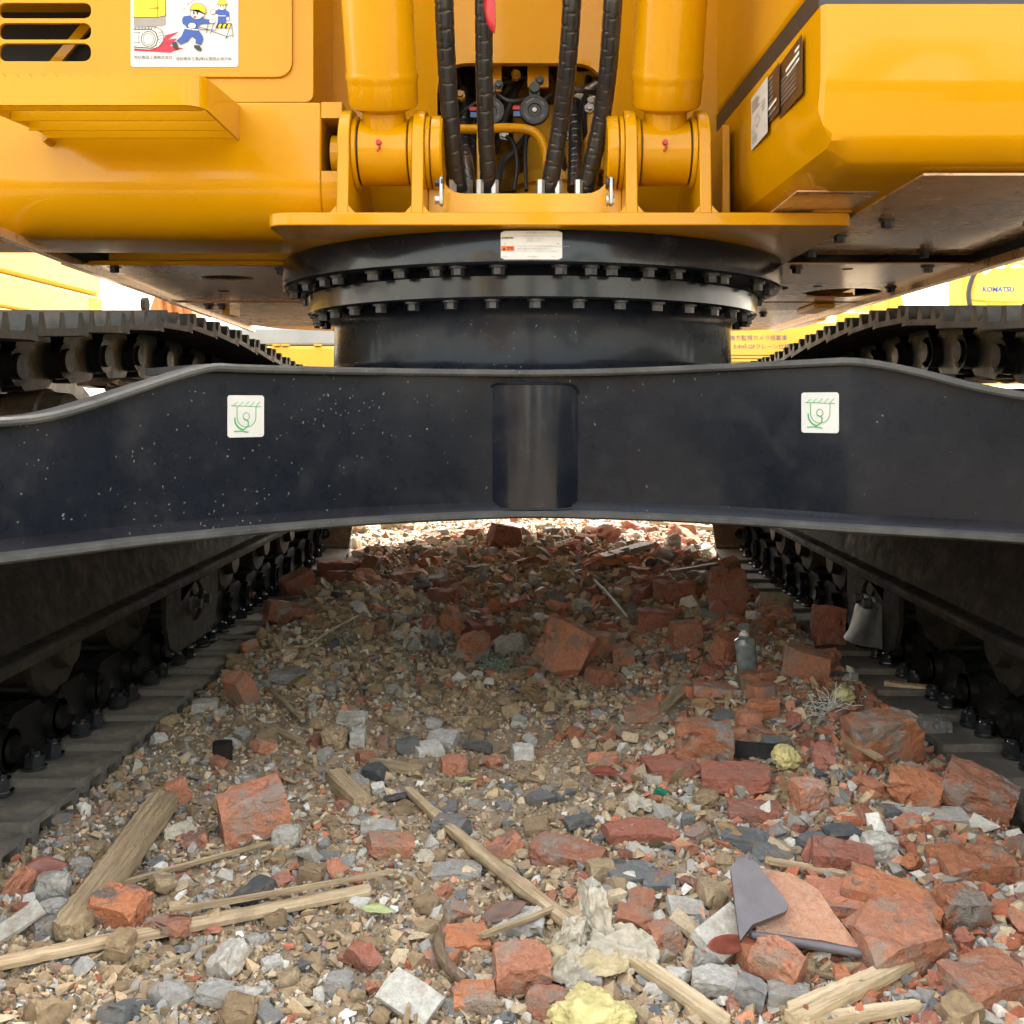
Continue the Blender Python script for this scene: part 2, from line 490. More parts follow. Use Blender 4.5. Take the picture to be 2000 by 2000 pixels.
def soil():
    m, nt, b = new_mat('rubbly_soil')
    tc = 'Object'
    n1 = noise(nt, 3.5, 6, .7); n2 = noise(nt, 38, 6, .75); n3 = noise(nt, 190, 4, .7)
    base = ramp(nt, n2.outputs[0], [(.28, (.17, .122, .075)), (.5, (.29, .212, .13)), (.72, (.40, .305, .20))])
    gr = ramp(nt, n1.outputs[0], [(.46, g3(0)), (.64, g3(.6))])
    c = mix(nt, gr.outputs[0], base.outputs[0], (.20, .175, .145))
    rd = noise(nt, 11, 5, .75)
    rr = ramp(nt, rd.outputs[0], [(.58, g3(0)), (.72, g3(.5))])
    c = mix(nt, rr.outputs[0], c, (.26, .10, .055))
    gt = ramp(nt, n3.outputs[0], [(.62, g3(0)), (.78, g3(.5))])
    c = mix(nt, gt.outputs[0], c, (.36, .30, .23))
    nt.links.new(c, b.inputs['Base Color']); b.inputs['Roughness'].default_value = .95
    bump(nt, b, n2.outputs[0], .9, .008)
    return m
M['soil'] = soil()

def attr_mat(name):
    m, nt, b = new_mat(name)
    a = nt.nodes.new('ShaderNodeAttribute'); a.attribute_name = 'tint'
    geo = nt.nodes.new('ShaderNodeNewGeometry')
    fine = noise(nt, 230, 4, .75, vec=geo.outputs['Position'])
    sh = ramp(nt, fine.outputs[0], [(.25, g3(.62)), (.75, g3(1.28))])
    nt.links.new(mix(nt, 1.0, a.outputs['Color'], sh.outputs[0], 'MULTIPLY'), b.inputs['Base Color'])
    b.inputs['Roughness'].default_value = .92
    return m
M['grain'] = attr_mat('mixed_gravel')

def wood_mat(name, c1, c2, stain, amt=.5):
    m, nt, b = new_mat(name)
    gr = noise(nt, 1.0, 5, .65, vec=stretched(nt, 9, 190, 190)); big = noise(nt, 20, 4, .7)
    base = ramp(nt, gr.outputs[0], [(.34, tuple(x*.62 for x in c1)), (.46, c1), (.66, c2)])
    st = ramp(nt, big.outputs[0], [(.5, g3(0)), (.72, g3(amt))])
    c = mix(nt, st.outputs[0], base.outputs[0], stain)
    rnd = objrand(nt); vb = ramp(nt, rnd, [(0, g3(.8)), (1, g3(1.15))])
    nt.links.new(mix(nt, 1.0, c, vb.outputs[0], 'MULTIPLY'), b.inputs['Base Color'])
    b.inputs['Roughness'].default_value = .75
    bump(nt, b, gr.outputs[0], .7, .002)
    return m
M['bamboo'] = wood_mat('split_bamboo', (.36, .255, .145), (.52, .40, .255), (.20, .145, .09), .65)
M['wood'] = wood_mat('weathered_wood', (.28, .20, .115), (.45, .335, .20), (.22, .165, .11))
M['wood_pale'] = wood_mat('fresh_split_wood', (.42, .31, .18), (.56, .45, .30), (.26, .19, .12), .45)
M['twig'] = wood_mat('dry_twig', (.16, .10, .06), (.26, .18, .11), (.10, .07, .05))

# ================================================================== THE EXCAVATOR IN FRONT OF THE CAMERA
EXC = empty('excavator', (0, 2.7, 0))
tag(EXC, 'large yellow excavator seen head-on from below, black undercarriage with white stickers', 'excavator')
YB = M['yellow']

# ---- front cross beam of the centre frame (arms swing forward to both tracks)
LEFT = [(0, 2.0, .787), (.10, 1.975, .787), (.20, 1.935, .787), (.30, 1.885, .787), (.40, 1.815, .787), (.50, 1.725, .787), (.545, 1.68, .785), (.62, 1.60, .752), (.69, 1.50, .716), (.74, 1.43, .703), (.84, 1.30, .70), (.97, 1.15, .70)]
RIGHT = [(.10, 1.985, .788), (.20, 1.957, .790), (.30, 1.917, .793), (.40, 1.865, .796), (.50, 1.80, .799), (.565, 1.755, .799), (.65, 1.71, .779), (.72, 1.67, .756), (.80, 1.615, .737), (.88, 1.55, .73), (.97, 1.45, .73)]
BEAM = [(-x, d, z) for x, d, z in reversed(LEFT)] + [(x, d, z) for x, d, z in RIGHT]
def catmull(pts, sub):
    pts = [Vector(p) for p in pts]; out = []
    for i in range(len(pts) - 1):
        p0, p1, p2, p3 = pts[max(i-1, 0)], pts[i], pts[i+1], pts[min(i+2, len(pts)-1)]
        for k in range(sub):
            t = k / sub
            out.append(.5*((2*p1) + (p2-p0)*t + (2*p0-5*p1+4*p2-p3)*t*t + (3*p1-p0-3*p2+p3)*t**3))
    out.append(pts[-1]); return out
BEAM = catmull(BEAM, 3)
ZB = .502
def beam_at(X):
    for i in range(len(BEAM) - 1):
        a, b = BEAM[i], BEAM[i+1]
        if a.x <= X <= b.x:
            t = (X - a.x) / (b.x - a.x); p = a.lerp(b, t); tg = (b - a); tg.z = 0; tg.normalize()
            return p, tg
def beam_rings(f):
    rings = []
    for i, p in enumerate(BEAM):
        tg = BEAM[min(i+1, len(BEAM)-1)] - BEAM[max(i-1, 0)]; tg.z = 0; tg.normalize()
        nrm = Vector((tg.y, -tg.x, 0))           # towards the camera
        rings.append([Vector((p.x, p.y, 0)) + nrm * a + Vector((0, 0, z)) for a, z in f(p)])
    return rings
mb = MB(); mb.sweep(beam_rings(lambda p: [(0, ZB + .012), (0, p.z - .012), (-.02, p.z - .012), (-.02, ZB + .012)]))
beam = mb.build('cross_beam', M['black'], EXC)
mb = MB(); mb.sweep(beam_rings(lambda p: [(.022, p.z - .013), (.026, p.z - .009), (.026, p.z - .004), (.022, p.z), (-.30 if abs(p.x) < .52 else -.021, p.z), (-.30 if abs(p.x) < .52 else -.021, p.z - .013)]))
mb.build('top_flange', M['black_dusty'], beam)
mb = MB(); mb.sweep(beam_rings(lambda p: [(.036, ZB), (.041, ZB + .004), (.041, ZB + .010), (.036, ZB + .014), (-.30, ZB + .014), (-.30, ZB)]))
mb.build('bottom_flange', M['black_dusty'], beam)
# weld bead between web and bottom flange
mb = MB(); mb.sweep(beam_rings(lambda p: [(.0, ZB + .014), (.014, ZB + .0142), (.010, ZB + .020), (.001, ZB + .030)]))
mb.build('weld_bead', M['black'], beam, smooth=80)
# rounded tube bulging out of the web, in the middle
mb = MB()
W2, BUL = .097, .028
Rb = (W2*W2 + BUL*BUL) / (2*BUL)
outline = rrect(-W2, ZB + .016, W2, .760, .03, 6)
cols = 24; vs = []; fs = []
xs = np.linspace(-W2, W2, cols + 1)
def zr(x, top):
    e = W2 - abs(x); r = .035
    k = 0 if e >= r else r - math.sqrt(max(0, r*r - (r-e)**2))
    return .760 - k if top else ZB + .016 + k * .6
for x in xs:
    yb = 1.993 - (math.sqrt(Rb*Rb - x*x) - (Rb - BUL))
    for k in range(9):
        vs.append((x, yb, zr(x, False) + (zr(x, True) - zr(x, False)) * k / 8))
    vs.append((x, 2.01, zr(x, True) + .006)); vs.append((x, 2.01, zr(x, False) - .006))
n = 11
for i in range(cols):
    for k in range(8): fs.append((i*n+k, (i+1)*n+k, (i+1)*n+k+1, i*n+k+1))
    fs.append((i*n+8, (i+1)*n+8, (i+1)*n+9, i*n+9)); fs.append((i*n+0, i*n+10, (i+1)*n+10, (i+1)*n+0))
mb.add(vs, fs); mb.build('pipe_cover', M['black_gloss'], beam, smooth=60)
mb = MB()
ol = [(x, zr(x, True)) for x in xs] + [(x, zr(x, False)) for x in reversed(xs)]
ol = [Vector((x, 1.992 - max(0, (math.sqrt(Rb*Rb - x*x) - (Rb - BUL))) * .98, z)) for x, z in ol]
mb.tube(ol + [ol[0]], .0026, 6); mb.build('weld_bead', M['black'], beam)
# rear arms of the centre frame
for s in (-1, 1):
    mb = MB()
    mb.prism([(.30, 3.1), (.95, 3.9), (1.05, 4.15), (.75, 4.15), (.1, 3.45)], (0, 0, ZB), (s, 0, 0), (0, 1, 0), .26 * s)
    mb.build('rear_arm', M['black'], EXC)
mb = MB(); mb.box(-.45, .45, 2.02, 3.5, ZB + .02, .775); mb.build('centre_box', M['black'], EXC)

# ---- drum and swing bearing
BY = 2.61
mb = MB(); mb.lathe_axis((0, BY, 0), (0, 0, 1), [(.787, .525), (.789, .516), (.800, .503), (.815, .498), (.90, .496), (.918, .500), (.934, .524)], 128)
drum = mb.build('drum', M['black'], EXC, smooth=50)
mb = MB(); mb.lathe_axis((0, BY, 0), (0, 0, 1), [(.933, .52), (.933, .555), (.937, .560), (.978, .560), (.985, .555), (.996, .548), (.996, .5)], 144)
ring2 = mb.build('lower_ring', M['black_gloss'], EXC, smooth=35)
mb = MB(); mb.lathe_axis((0, BY, 0), (0, 0, 1), [(.9945, .54), (.9945, .613), (.999, .619), (1.052, .620), (1.0605, .616), (1.0605, .5)], 160)
ring1 = mb.build('swing_bearing', M['black_gloss'], EXC, smooth=35)
def bolt_mesh(name, r=.0135, h=.018, mat='bolt'):
    b = MB(); b.cyl((0, 0, 0), (0, 0, -.004), r*1.35, r*1.35, 16); b.cyl((0, 0, -.004), (0, 0, -h), r, r*.96, 6)
    return b.mesh(name, M[mat], 30)
BM = bolt_mesh('bolt')
def bolt(parent, p, rz, me=BM, rot=None, name='bolt'):
    o = bpy.data.objects.new(name, me); C.objects.link(o); o.parent = parent
    o.location = p; o.rotation_euler = rot if rot else (0, 0, rz)
    if parent.type == 'EMPTY': o.matrix_parent_inverse = parent.matrix_basis.inverted()
    return o
for k in range(38):
    a = -math.pi/2 + .012 + 2*math.pi*k/38
    bolt(ring2, (math.cos(a)*.534, BY + math.sin(a)*.534, .9332), a)
# upper bolts: uneven spacing read off the photograph (bearing angle from the front, degrees)
ub = []
for px in (575, 601, 635, 661, 730, 782, 852, 894, 973, 1095, 1154, 1195, 1267, 1322, 1388, 1412, 1478, 1500):
    t = (px - CX) / F                     # ray slope; hit the circle r=.588 about (0,BY)
    A = 1 + t*t; B = -2*BY; Cc = BY*BY - .588*.588; disc = B*B - 4*A*Cc
    if disc < 0: a = math.copysign(1.35, t)
    else:
        y = (-B - math.sqrt(disc)) / (2*A); a = math.atan2(t*y, BY - y)
    ub.append(a)
for a in ub: bolt(ring1, (math.sin(a)*.588, BY - math.cos(a)*.588, .9947), -a)
for k in range(14):
    a = R(95 + 170 * k / 13); bolt(ring1, (math.sin(a)*.588, BY - math.cos(a)*.588, .9947), -a)

# ---- decals: flat print on a thin backing
def text_shape(s, size, align='CENTER', bold=0):
    cu = bpy.data.curves.new('t', 'FONT'); cu.body = s; cu.size = size; cu.align_x = align; cu.align_y = 'CENTER'
    cu.resolution_u = 3; cu.offset = bold
    o = bpy.data.objects.new('t', cu); C.objects.link(o)
    dg = bpy.context.evaluated_depsgraph_get(); dg.update()
    me = bpy.data.meshes.new_from_object(o.evaluated_get(dg))
    vs = [(v.co.x, v.co.y) for v in me.vertices]; fs = [tuple(p.vertices) for p in me.polygons]
    bpy.data.objects.remove(o); bpy.data.curves.remove(cu); bpy.data.meshes.remove(me)
    return vs, fs
class Decal:
    """prints on a plane: o = lower left corner, u right, v up; layers lift .35 mm each along n"""
    def __init__(s, o, u, v, warp=None):
        s.o = Vector(o); s.u = Vector(u).normalized(); s.v = Vector(v).normalized(); s.n = s.u.cross(s.v); s.mb = MB(); s.mats = []; s.warp = warp
    def P(s, x, y, l):
        p = s.o + s.u*x + s.v*y + s.n*(.0004*l)
        return s.warp(p, .0004*l) if s.warp else p
    def use(s, mat):
        if mat not in s.mats: s.mats.append(mat)
        s.mb.mi = s.mats.index(mat)
    def poly(s, pts, mat, l=1):
        s.use(mat); tri = tessellate_polygon([[Vector((p[0], p[1], 0)) for p in pts]])
        s.mb.add([s.P(x, y, l) for x, y in pts], [tuple(t) for t in tri])
    def line(s, pts, w, mat, l=2):
        for (x0, y0), (x1, y1) in zip(pts, pts[1:]):
            d = Vector((x1-x0, y1-y0));
            if d.length < 1e-6: continue
            d.normalize(); nx, ny = -d.y*w/2, d.x*w/2; e = d*w*.3
            s.poly([(x0-e.x+nx, y0-e.y+ny), (x0-e.x-nx, y0-e.y-ny), (x1+e.x-nx, y1+e.y-ny), (x1+e.x+nx, y1+e.y+ny)], mat, l)
    def text(s, txt, x, y, size, mat, l=3, align='CENTER', bold=0, sx=1):
        vs, fs = text_shape(txt, size, align, bold); s.use(mat)
        s.mb.add([s.P(x + a*sx, y + b, l) for a, b in vs], fs)
    def build(s, name, parent, smooth=0):
        me = bpy.data.meshes.new(name); me.from_pydata(s.mb.v, [], s.mb.f)
        for m in s.mats: me.materials.append(M[m])
        me.polygons.foreach_set('material_index', s.mb.m); me.update()
        ob = bpy.data.objects.new(name, me); C.objects.link(ob); put(ob, parent); return ob

def backing(name, o, u, v, w, h, r, mat, parent, t=.0012, label=None):
    b = MB(); o = Vector(o); n = Vector(u).cross(Vector(v))
    b.prism(rrect(0, 0, w, h, r, 4), o - n*.0002, u, v, t)
    return b.build(name, M[mat], parent, label=label)

# two "tie-down point" stickers on the beam
for X, sgn in ((-.487, -1), (.505, 1)):
    p, tg = beam_at(X)
    nrm = Vector((tg.y, -tg.x, 0))
    sz = .067; zc = .72 + (790 - (813 if sgn < 0 else 806)) * p.y / F
    o = Vector((p.x, p.y, zc)) - tg*sz/2 - Vector((0, 0, sz*.53)) + nrm*.0012
    st = backing('sticker', o, tg, (0, 0, 1), sz, sz*1.06, .005, 'white', EXC, label='white square sticker with green tie-down symbol')
    d = Decal(o + nrm*.0012, tg, (0, 0, 1)); k = sz
    d.line([(.10*k, .80*k), (.90*k, .77*k)], .016*k, 'ink_green')
    for q in range(5): d.line([((.15+.155*q)*k, .79*k), ((.26+.155*q)*k, .90*k)], .014*k, 'ink_green')
    d.line([(.25*k, .79*k), (.25*k, .52*k)] + [(x*k, y*k) for x, y in ell(.51, .52, .26, .26, 14, 180, 360)] + [(.77*k, .77*k)], .018*k, 'ink_green')
    d.line([(x*k, y*k) for x, y in ell(.50, .53, .085, .095, 14, 0, 360)] + [(.585*k, .53*k)], .017*k, 'ink_green')
    d.line([(.44*k, .47*k), (.56*k, .40*k), (.55*k, .28*k), (.40*k, .17*k)], .028*k, 'ink_green')
    d.line([(x*k, y*k) for x, y in ell(.46, .47, .27, .28, 8, 175, 262)], .034*k, 'ink_green')
    d.line([(.17*k, .15*k), (.36*k, .16*k), (.55*k, .13*k)], .028*k, 'ink_green')
    d.build('print', st)

# white warning label on the swing bearing (bent round it)
def cyl_warp(rad, off):
    def w(p, lift):
        a = p.x / rad; r = rad + off + lift
        return Vector((math.sin(a)*r, BY - math.cos(a)*r, p.z))
    return w
lx0, lx1 = (978 - CX)*1.992/F, (1098 - CX)*1.992/F
lz0, lz1 = .72 + (790-507)*1.992/F, .72 + (790-451)*1.992/F
lz1 = min(lz1, 1.058)
wp = cyl_warp(.620, .0010); w, h = lx1 - lx0, lz1 - lz0
b = MB(); vs = []; fs = []
for i in range(17):
    x = lx0 + w*i/16
    e = .0035 if i in (0, 16) else 0
    for z in (lz0 + e, lz1 - e): vs.append(wp(Vector((x, 0, z)), 0))
for i in range(16): fs.append((2*i, 2*i+2, 2*i+3, 2*i+1))
b.add(vs, fs); lab = b.build('warning_label', M['white'], ring1, label='white paper label with an orange warning box')
d = Decal((lx0, 0, lz0), (1, 0, 0), (0, 0, 1), wp)
d.text('KOMATSU', .115*w, .75*h, .085*h, 'ink', bold=.0002)
d.text('キャビン用ヘッドガード', .58*w, .91*h, .065*h, 'ink_brown')
d.text('このガードは労働安全衛生規則第百五十三条に適合するものである。', .60*w, .81*h, .056*h, 'ink_grey')
d.text('製造者名　KOMATSU', .56*w, .715*h, .06*h, 'ink_grey'); d.text('形式番号　キャビン', .55*w, .63*h, .06*h, 'ink_grey')
d.poly([(.05*w, .535*h), (.95*w, .545*h), (.95*w, .56*h), (.05*w, .55*h)], 'ink', 1)
d.poly([(.005*w, .29*h), (.225*w, .29*h), (.225*w, .475*h), (.005*w, .475*h)], 'ink_orange', 1)
d.poly([(.025*w, .325*h), (.085*w, .325*h), (.055*w, .43*h)], 'ink', 2)
d.text('警告', .155*w, .38*h, .105*h, 'ink', bold=.0001)
for q, t in enumerate(('キャビン用ヘッドガードを改造すると能力が低下することがあります。', '改造する場合は、必ず当社の承認を得て下さい。', 'キャビン用ヘッドガードは点検を行うことが必要です。')):
    d.text(t, .27*w, (.455 - .09*q)*h, .058*h, 'ink_grey', align='LEFT')
d.text('製造番号', .07*w, .08*h, .05*h, 'ink_grey'); d.text('東京都港区赤坂', .52*w, .09*h, .05*h, 'ink_grey'); d.text('09650-1', .86*w, .09*h, .05*h, 'ink_grey')
d.build('print', lab)

# ---- revolving frame: base plate, lugs, pins
mb = MB(); mb.prism(fillet([(-.512, 1.95), (.612, 1.95), (.612, 3.4), (-.512, 3.4)], [.05, .03, .1, .1], 5), (0, 0, 1.0612), (1, 0, 0), (0, 1, 0), .0250)
base = mb.build('base_plate', YB, EXC, bevel=.003)
mb = MB(); mb.box(.535, .611, 1.953, 2.3, 1.0866, 1.104); mb.build('corner_block', YB, base, bevel=.004)
PINY, PINZ = 2.065, 1.227
LUGS = [-.367, -.2226, .192, .335]
for i, X in enumerate(LUGS):
    prof = [(1.975, 1.087), (1.982, 1.20)] + [(PINY - .083*math.cos(R(t)), PINZ + .083*math.sin(R(t))) for t in range(0, 125, 12)] + [(2.30, 1.16), (2.30, 1.087)]
    mb = MB(); mb.prism(prof, (X - .0115, 0, 0), (0, 1, 0), (0, 0, 1), .023)
    lug = mb.build('lug', YB, base, bevel=.003)
    # flared foot
    mb = MB()
    for s in (-1, 1):
        x0 = X + s*.0115
        mb.prism([(0, 0), (.016*s, 0), (0, .018)], (x0, 1.977, 1.0868), (1, 0, 0), (0, 0, 1), -.3)
    mb.build('weld_gusset', YB, base)
    inner = (i in (0, 2))
    for s in (-1, 1):
        if (i == 0 and s < 0) or (i == 3 and s > 0): continue
        b = MB(); b.cyl((X + s*.0112, PINY, PINZ), (X + s*.021, PINY, PINZ), .073, .071, 40); b.build('boss', YB, base, bevel=.003)
# pin collars on the inner side and grey lock plates
for s, X in ((-1, -.2226), (1, .192)):
    d_ = -s
    b = MB(); b.lathe_axis((X + d_*.021, PINY, PINZ), (d_, 0, 0), [(0, .060), (.003, .060), (.003, .073), (.020, .073), (.024, .069), (.024, .04)], 48)
    b.build('pin_collar', YB, EXC, smooth=35)
    x0 = X + d_*.036
    b = MB(); b.prism(fillet([(-.012, 0), (.012, 0), (.013, .022), (.010, .056), (-.010, .056), (-.013, .022)], .005, 3), (x0 + d_*.006, 2.00, 1.108), (0, 1, 0), (0, 0, 1), .006)
    lock = b.build('lock_plate', M['zinc'], EXC, bevel=.001)
    for z in (1.119, 1.153): bolt(lock, (x0 + d_*.0125, 2.0, z), 0, bolt_mesh('bolt', .009, .016, 'bolt' if z > 1.13 else 'zinc'), (0, R(90) if d_ > 0 else R(-90), 0), 'bolt')
# front lip between the lugs
mb = MB(); mb.prism(fillet([(-.211, 1.087), (.1805, 1.087), (.1805, 1.20), (.168, 1.20), (.135, 1.148), (-.165, 1.148), (-.198, 1.20), (-.211, 1.20)], [0, 0, 0, 0, .03, .03, 0, 0], 5), (0, 2.075, 0), (1, 0, 0), (0, 0, 1), -.016)
mb.build('front_lip', M['yellow_worn'], base, bevel=.002)

M['inner'] = plain('oily_inner_paint', (.45, .22, .02), .6, 0, 0, .4, 6)
# ---- front wall with the big opening
Y0 = 2.30
op = fillet([(-.214, 1.10), (.160, 1.10), (.160, 1.487), (-.214, 1.487)], [.01, .01, .07, .07], 7)
mb = MB(); mb.prism([(-.46, 1.087), (.46, 1.087), (.46, 2.0), (-.46, 2.0)], (0, Y0, 0), (1, 0, 0), (0, 0, 1), -.022, holes=[op])
wall = mb.build('front_wall', YB, EXC)
mb = MB(); mb.box(-.47, .47, 2.95, 3.05, 1.09, 1.9); mb.box(-.47, -.43, Y0 + .03, 2.95, 1.09, 1.9); mb.box(.43, .47, Y0 + .03, 2.95, 1.09, 1.9); mb.box(-.43, .43, Y0 + .03, 2.95, 1.88, 1.9)
mb.build('inner_wall', M['inner'], EXC)
mb = MB(); mb.box(-.40, .40, 2.60, 2.94, 1.09, 1.15); mb.box(.02, .30, 2.72, 2.9, 1.16, 1.60); mb.box(-.36, -.16, 2.74, 2.9, 1.16, 1.45); mb.box(-.12, .0, 2.8, 2.92, 1.3, 1.62); mb.build('pump_housing', M['yellow_worn'], EXC, bevel=.012)

# ---- things seen inside the opening
# swing motor
mb = MB(); c0 = Vector((.075, 2.56, 0))
mb.lathe_axis((c0.x, c0.y, 1.09), (0, 0, 1), [(0, .15), (.05, .15), (.07, .152), (.072, .160), (.095, .160), (.10, .15), (.13, .125), (.16, .118), (.165, .13), (.19, .13), (.195, .10), (.30, .095), (.36, .07)], 48)
motor = mb.build('swing_motor', M['yellow_worn'], EXC, smooth=30)
for k in range(10):
    a = 2*math.pi*k/10; bolt(motor, (c0.x + math.cos(a)*.14, c0.y + math.sin(a)*.14, 1.205), a, bolt_mesh('bolt', .008, .014) if k == 0 else bpy.data.meshes['bolt'], (math.pi, 0, 0))
# valve block on the right with fittings
mb = MB(); mb.box(.10, .24, 2.45, 2.62, 1.34, 1.52); mb.box(.12, .2, 2.40, 2.46, 1.27, 1.42); valve = mb.build('valve_block', M['yellow_worn'], EXC, bevel=.006)
for k in range(5):
    a = at(1126 + 8*k, 190 + 19*k, 2.42); b = MB(); b.cyl(a, a + Vector((.03, -.012, .018)), .014, .014, 6); b.cyl(a + Vector((.03, -.012, .018)), a + Vector((.05, -.02, .03)), .010, .010, 12); b.build('hose_fitting', M['zinc'], valve)
mb = MB(); mb.box(-.20, -.12, 2.5, 2.6, 1.35, 1.47); mb.box(-.05, .0, 2.6, 2.7, 1.38, 1.52); mb.box(-.16, -.1, 2.6, 2.66, 1.2, 1.36); mb.build('inner_bracket', M['yellow_worn'], EXC, bevel=.005)
# hanging tabs for the horns
for px0, px1, yb in ((962, 980, 180), (1030, 1072, 172)):
    a = at(px0, 120, 2.36); c = at(px1, yb, 2.36)
    b = MB(); b.box(a.x, c.x, 2.355, 2.365, c.z, 1.51); tab = b.build('horn_bracket', YB, EXC, bevel=.002)
    bolt(tab, ((a.x + c.x)/2 + .004, 2.355, c.z + .015), 0, bolt_mesh('bolt', .0075, .012), (R(-90), 0, 0))
# horns
def horn(px, py, D, r):
    c = at(px, py, D)
    b = MB(); b.lathe_axis((c.x, c.y + .022, c.z), (0, -1, 0), [(0, r*.5), (.006, r*.92), (.012, r), (.019, r), (.022, r*.95), (.0225, r*.86), (.0215, r*.82), (.0215, r*.46), (.0185, r*.40), (.0185, r*.2), (.0195, r*.15)], 40)
    h_ = b.build('horn', M['plastic'], EXC, smooth=30)
    b = MB(); b.cyl((c.x, c.y + .004, c.z), (c.x, c.y - .001, c.z), r*.17, r*.15, 16); b.build('centre_stud', M['white'], h_)
    b = MB(); b.box(c.x - .012, c.x + .012, c.y + .006, c.y + .012, c.z + r*.9, c.z + r*1.75); b.cyl((c.x, c.y + .012, c.z + r*1.5), (c.x, c.y - .004, c.z + r*1.5), .012, .012, 16); b.build('horn_mount', M['plastic'], h_, bevel=.001)
    d = Decal((c.x, c.y - .0006, c.z), (1, 0, 0), (0, 0, 1))
    for t, a in (('BOSCH', 118), ('24V', 40), ('335Hz', 225), ('E00', 320)):
        vs, fs = text_shape(t, r*.20); d.use('ink_grey')
        th = R(a - 90); rad = r*.68
        d.mb.add([d.P(math.cos(R(a))*rad + x*math.cos(th) - y*math.sin(th), math.sin(R(a))*rad + x*math.sin(th) + y*math.cos(th), 0) for x, y in vs], fs)
    d.build('print', h_)
    b = MB(); b.box(c.x - r - .014, c.x - r + .006, c.y + .004, c.y + .016, c.z - .014, c.z - .002); b.build('plug', M['blue'], h_, bevel=.001)
    b = MB(); b.box(c.x - r - .016, c.x - r + .004, c.y + .004, c.y + .014, c.z + .001, c.z + .010); b.build('terminal', M['red'], h_, bevel=.001)
horn(1044, 214, 2.30, .0335); horn(958, 216, 2.31, .032)
# bent yellow guard bar
pts = [at(858, 252, 2.27), at(930, 252, 2.27), at(985, 250, 2.27), at(1025, 252, 2.27), at(1048, 262, 2.27), at(1062, 285, 2.27), at(1068, 320, 2.27), at(1069, 372, 2.27)]
b = MB(); b.tube(catmull(pts, 5), .0105, 14); bar = b.build('guard_bar', YB, EXC)
b = MB(); b.box(-.124, -.098, 2.262, 2.276, 1.11, 1.335); b.build('bar_strut', YB, bar, bevel=.003)

# hoses: spiral-wrapped
def hose(pts, r, name='hydraulic_hose', pitch=.034, parent=EXC, wrap=.0019, phase=0.0):
    P = catmull(pts, 14); L = 0; arc = [0]
    for a, c in zip(P, P[1:]): L += (c - a).length; arc.append(L)
    # resample densely
    step = .0024; n = int(L/step); Q = []; j = 0
    for k in range(n + 1):
        s = min(L, k*step)
        while j < len(arc) - 2 and arc[j+1] < s: j += 1
        Q.append(P[j].lerp(P[j+1], (s - arc[j]) / max(1e-9, arc[j+1] - arc[j])))
    def rf(k, i, th):
        q = (k*step/pitch - th/(2*math.pi)*.35 + phase) % 1.0
        return r - wrap*.8 if q < .09 else r - wrap*.25*(1 - q)
    b = MB(); b.tube(Q, r, 18, rf)
    return b.build(name, M['rubber'], parent, smooth=30)
hose([at(866, -260, 1.78), at(866, -90, 1.88), at(868, 20, 1.93), at(874, 150, 2.0), at(882, 260, 2.06), at(890, 330, 2.10), at(897, 372, 2.13)], .0185, phase=.2)
hose([at(946, -260, 1.78), at(945, -90, 1.88), at(945, 20, 1.93), at(946, 150, 2.0), at(949, 260, 2.06), at(953, 330, 2.10), at(953, 372, 2.13)], .0175, phase=.6)
hose([at(1120, -260, 1.78), at(1119, -90, 1.88), at(1116, 20, 1.93), at(1107, 140, 2.0), at(1096, 230, 2.06), at(1083, 310, 2.10), at(1072, 372, 2.13)], .0185, phase=.1)
hose([at(1202, -260, 1.78), at(1200, -90, 1.88), at(1196, 20, 1.93), at(1187, 140, 2.0), at(1175, 230, 2.06), at(1158, 310, 2.10), at(1143, 372, 2.13)], .0185, phase=.8)
hose([at(905, 235, 2.36), at(908, 280, 2.3), at(912, 320, 2.22), at(920, 372, 2.18)], .0135, pitch=.02)
hose([at(926, 235, 2.42), at(922, 290, 2.36), at(926, 372, 2.3)], .013, pitch=.02)
hose([at(1121, 200, 2.40), at(1124, 280, 2.34), at(1122, 372, 2.24)], .0165, pitch=.022)
hose([at(914, 60, 2.6), at(916, 180, 2.5), at(922, 240, 2.46)], .022, pitch=.04)
hose([at(905, 178, 2.42), at(870, 172, 2.5), at(850, 172, 2.5)], .012, pitch=.025)
def cable(pts, r, name='cable'):
    b = MB(); b.tube(catmull(pts, 6), r, 8); return b.build(name, M['plastic'], EXC)
cable([at(968, 182, 2.33), at(990, 196, 2.31), at(1012, 197, 2.31), at(1035, 190, 2.33)], .0045)
cable([at(1122, 175, 2.33), at(1140, 178, 2.33), at(1170, 184, 2.36)], .006)
cable([at(1029, 262, 2.38), at(1026, 300, 2.36), at(1028, 372, 2.3)], .0045)
cable([at(1040, 250, 2.42), at(1010, 290, 2.38), at(980, 322, 2.36), at(970, 372, 2.3)], .0085)
cable([at(1035, 130, 2.5), at(1010, 170, 2.46), at(985, 230, 2.46), at(965, 300, 2.5)], .010)
cable([at(1075, 185, 2.36), at(1060, 200, 2.345), at(1066, 212, 2.34)], .005)
cable([at(896, 226, 2.37), at(912, 212, 2.36), at(930, 200, 2.36)], .004)
cable([at(1018, 132, 2.52), at(990, 175, 2.5), at(960, 215, 2.55)], .013)
cable([at(1085, 140, 2.42), at(1100, 200, 2.4), at(1092, 270, 2.42), at(1104, 340, 2.44)], .009)
cable([at(890, 150, 2.44), at(905, 210, 2.44), at(900, 300, 2.42), at(888, 372, 2.4)], .011)
cable([at(1150, 150, 2.42), at(1140, 230, 2.40), at(1150, 300, 2.42)], .008)
cable([at(965, 140, 2.46), at(985, 160, 2.44), at(1020, 150, 2.44), at(1075, 160, 2.46)], .006)
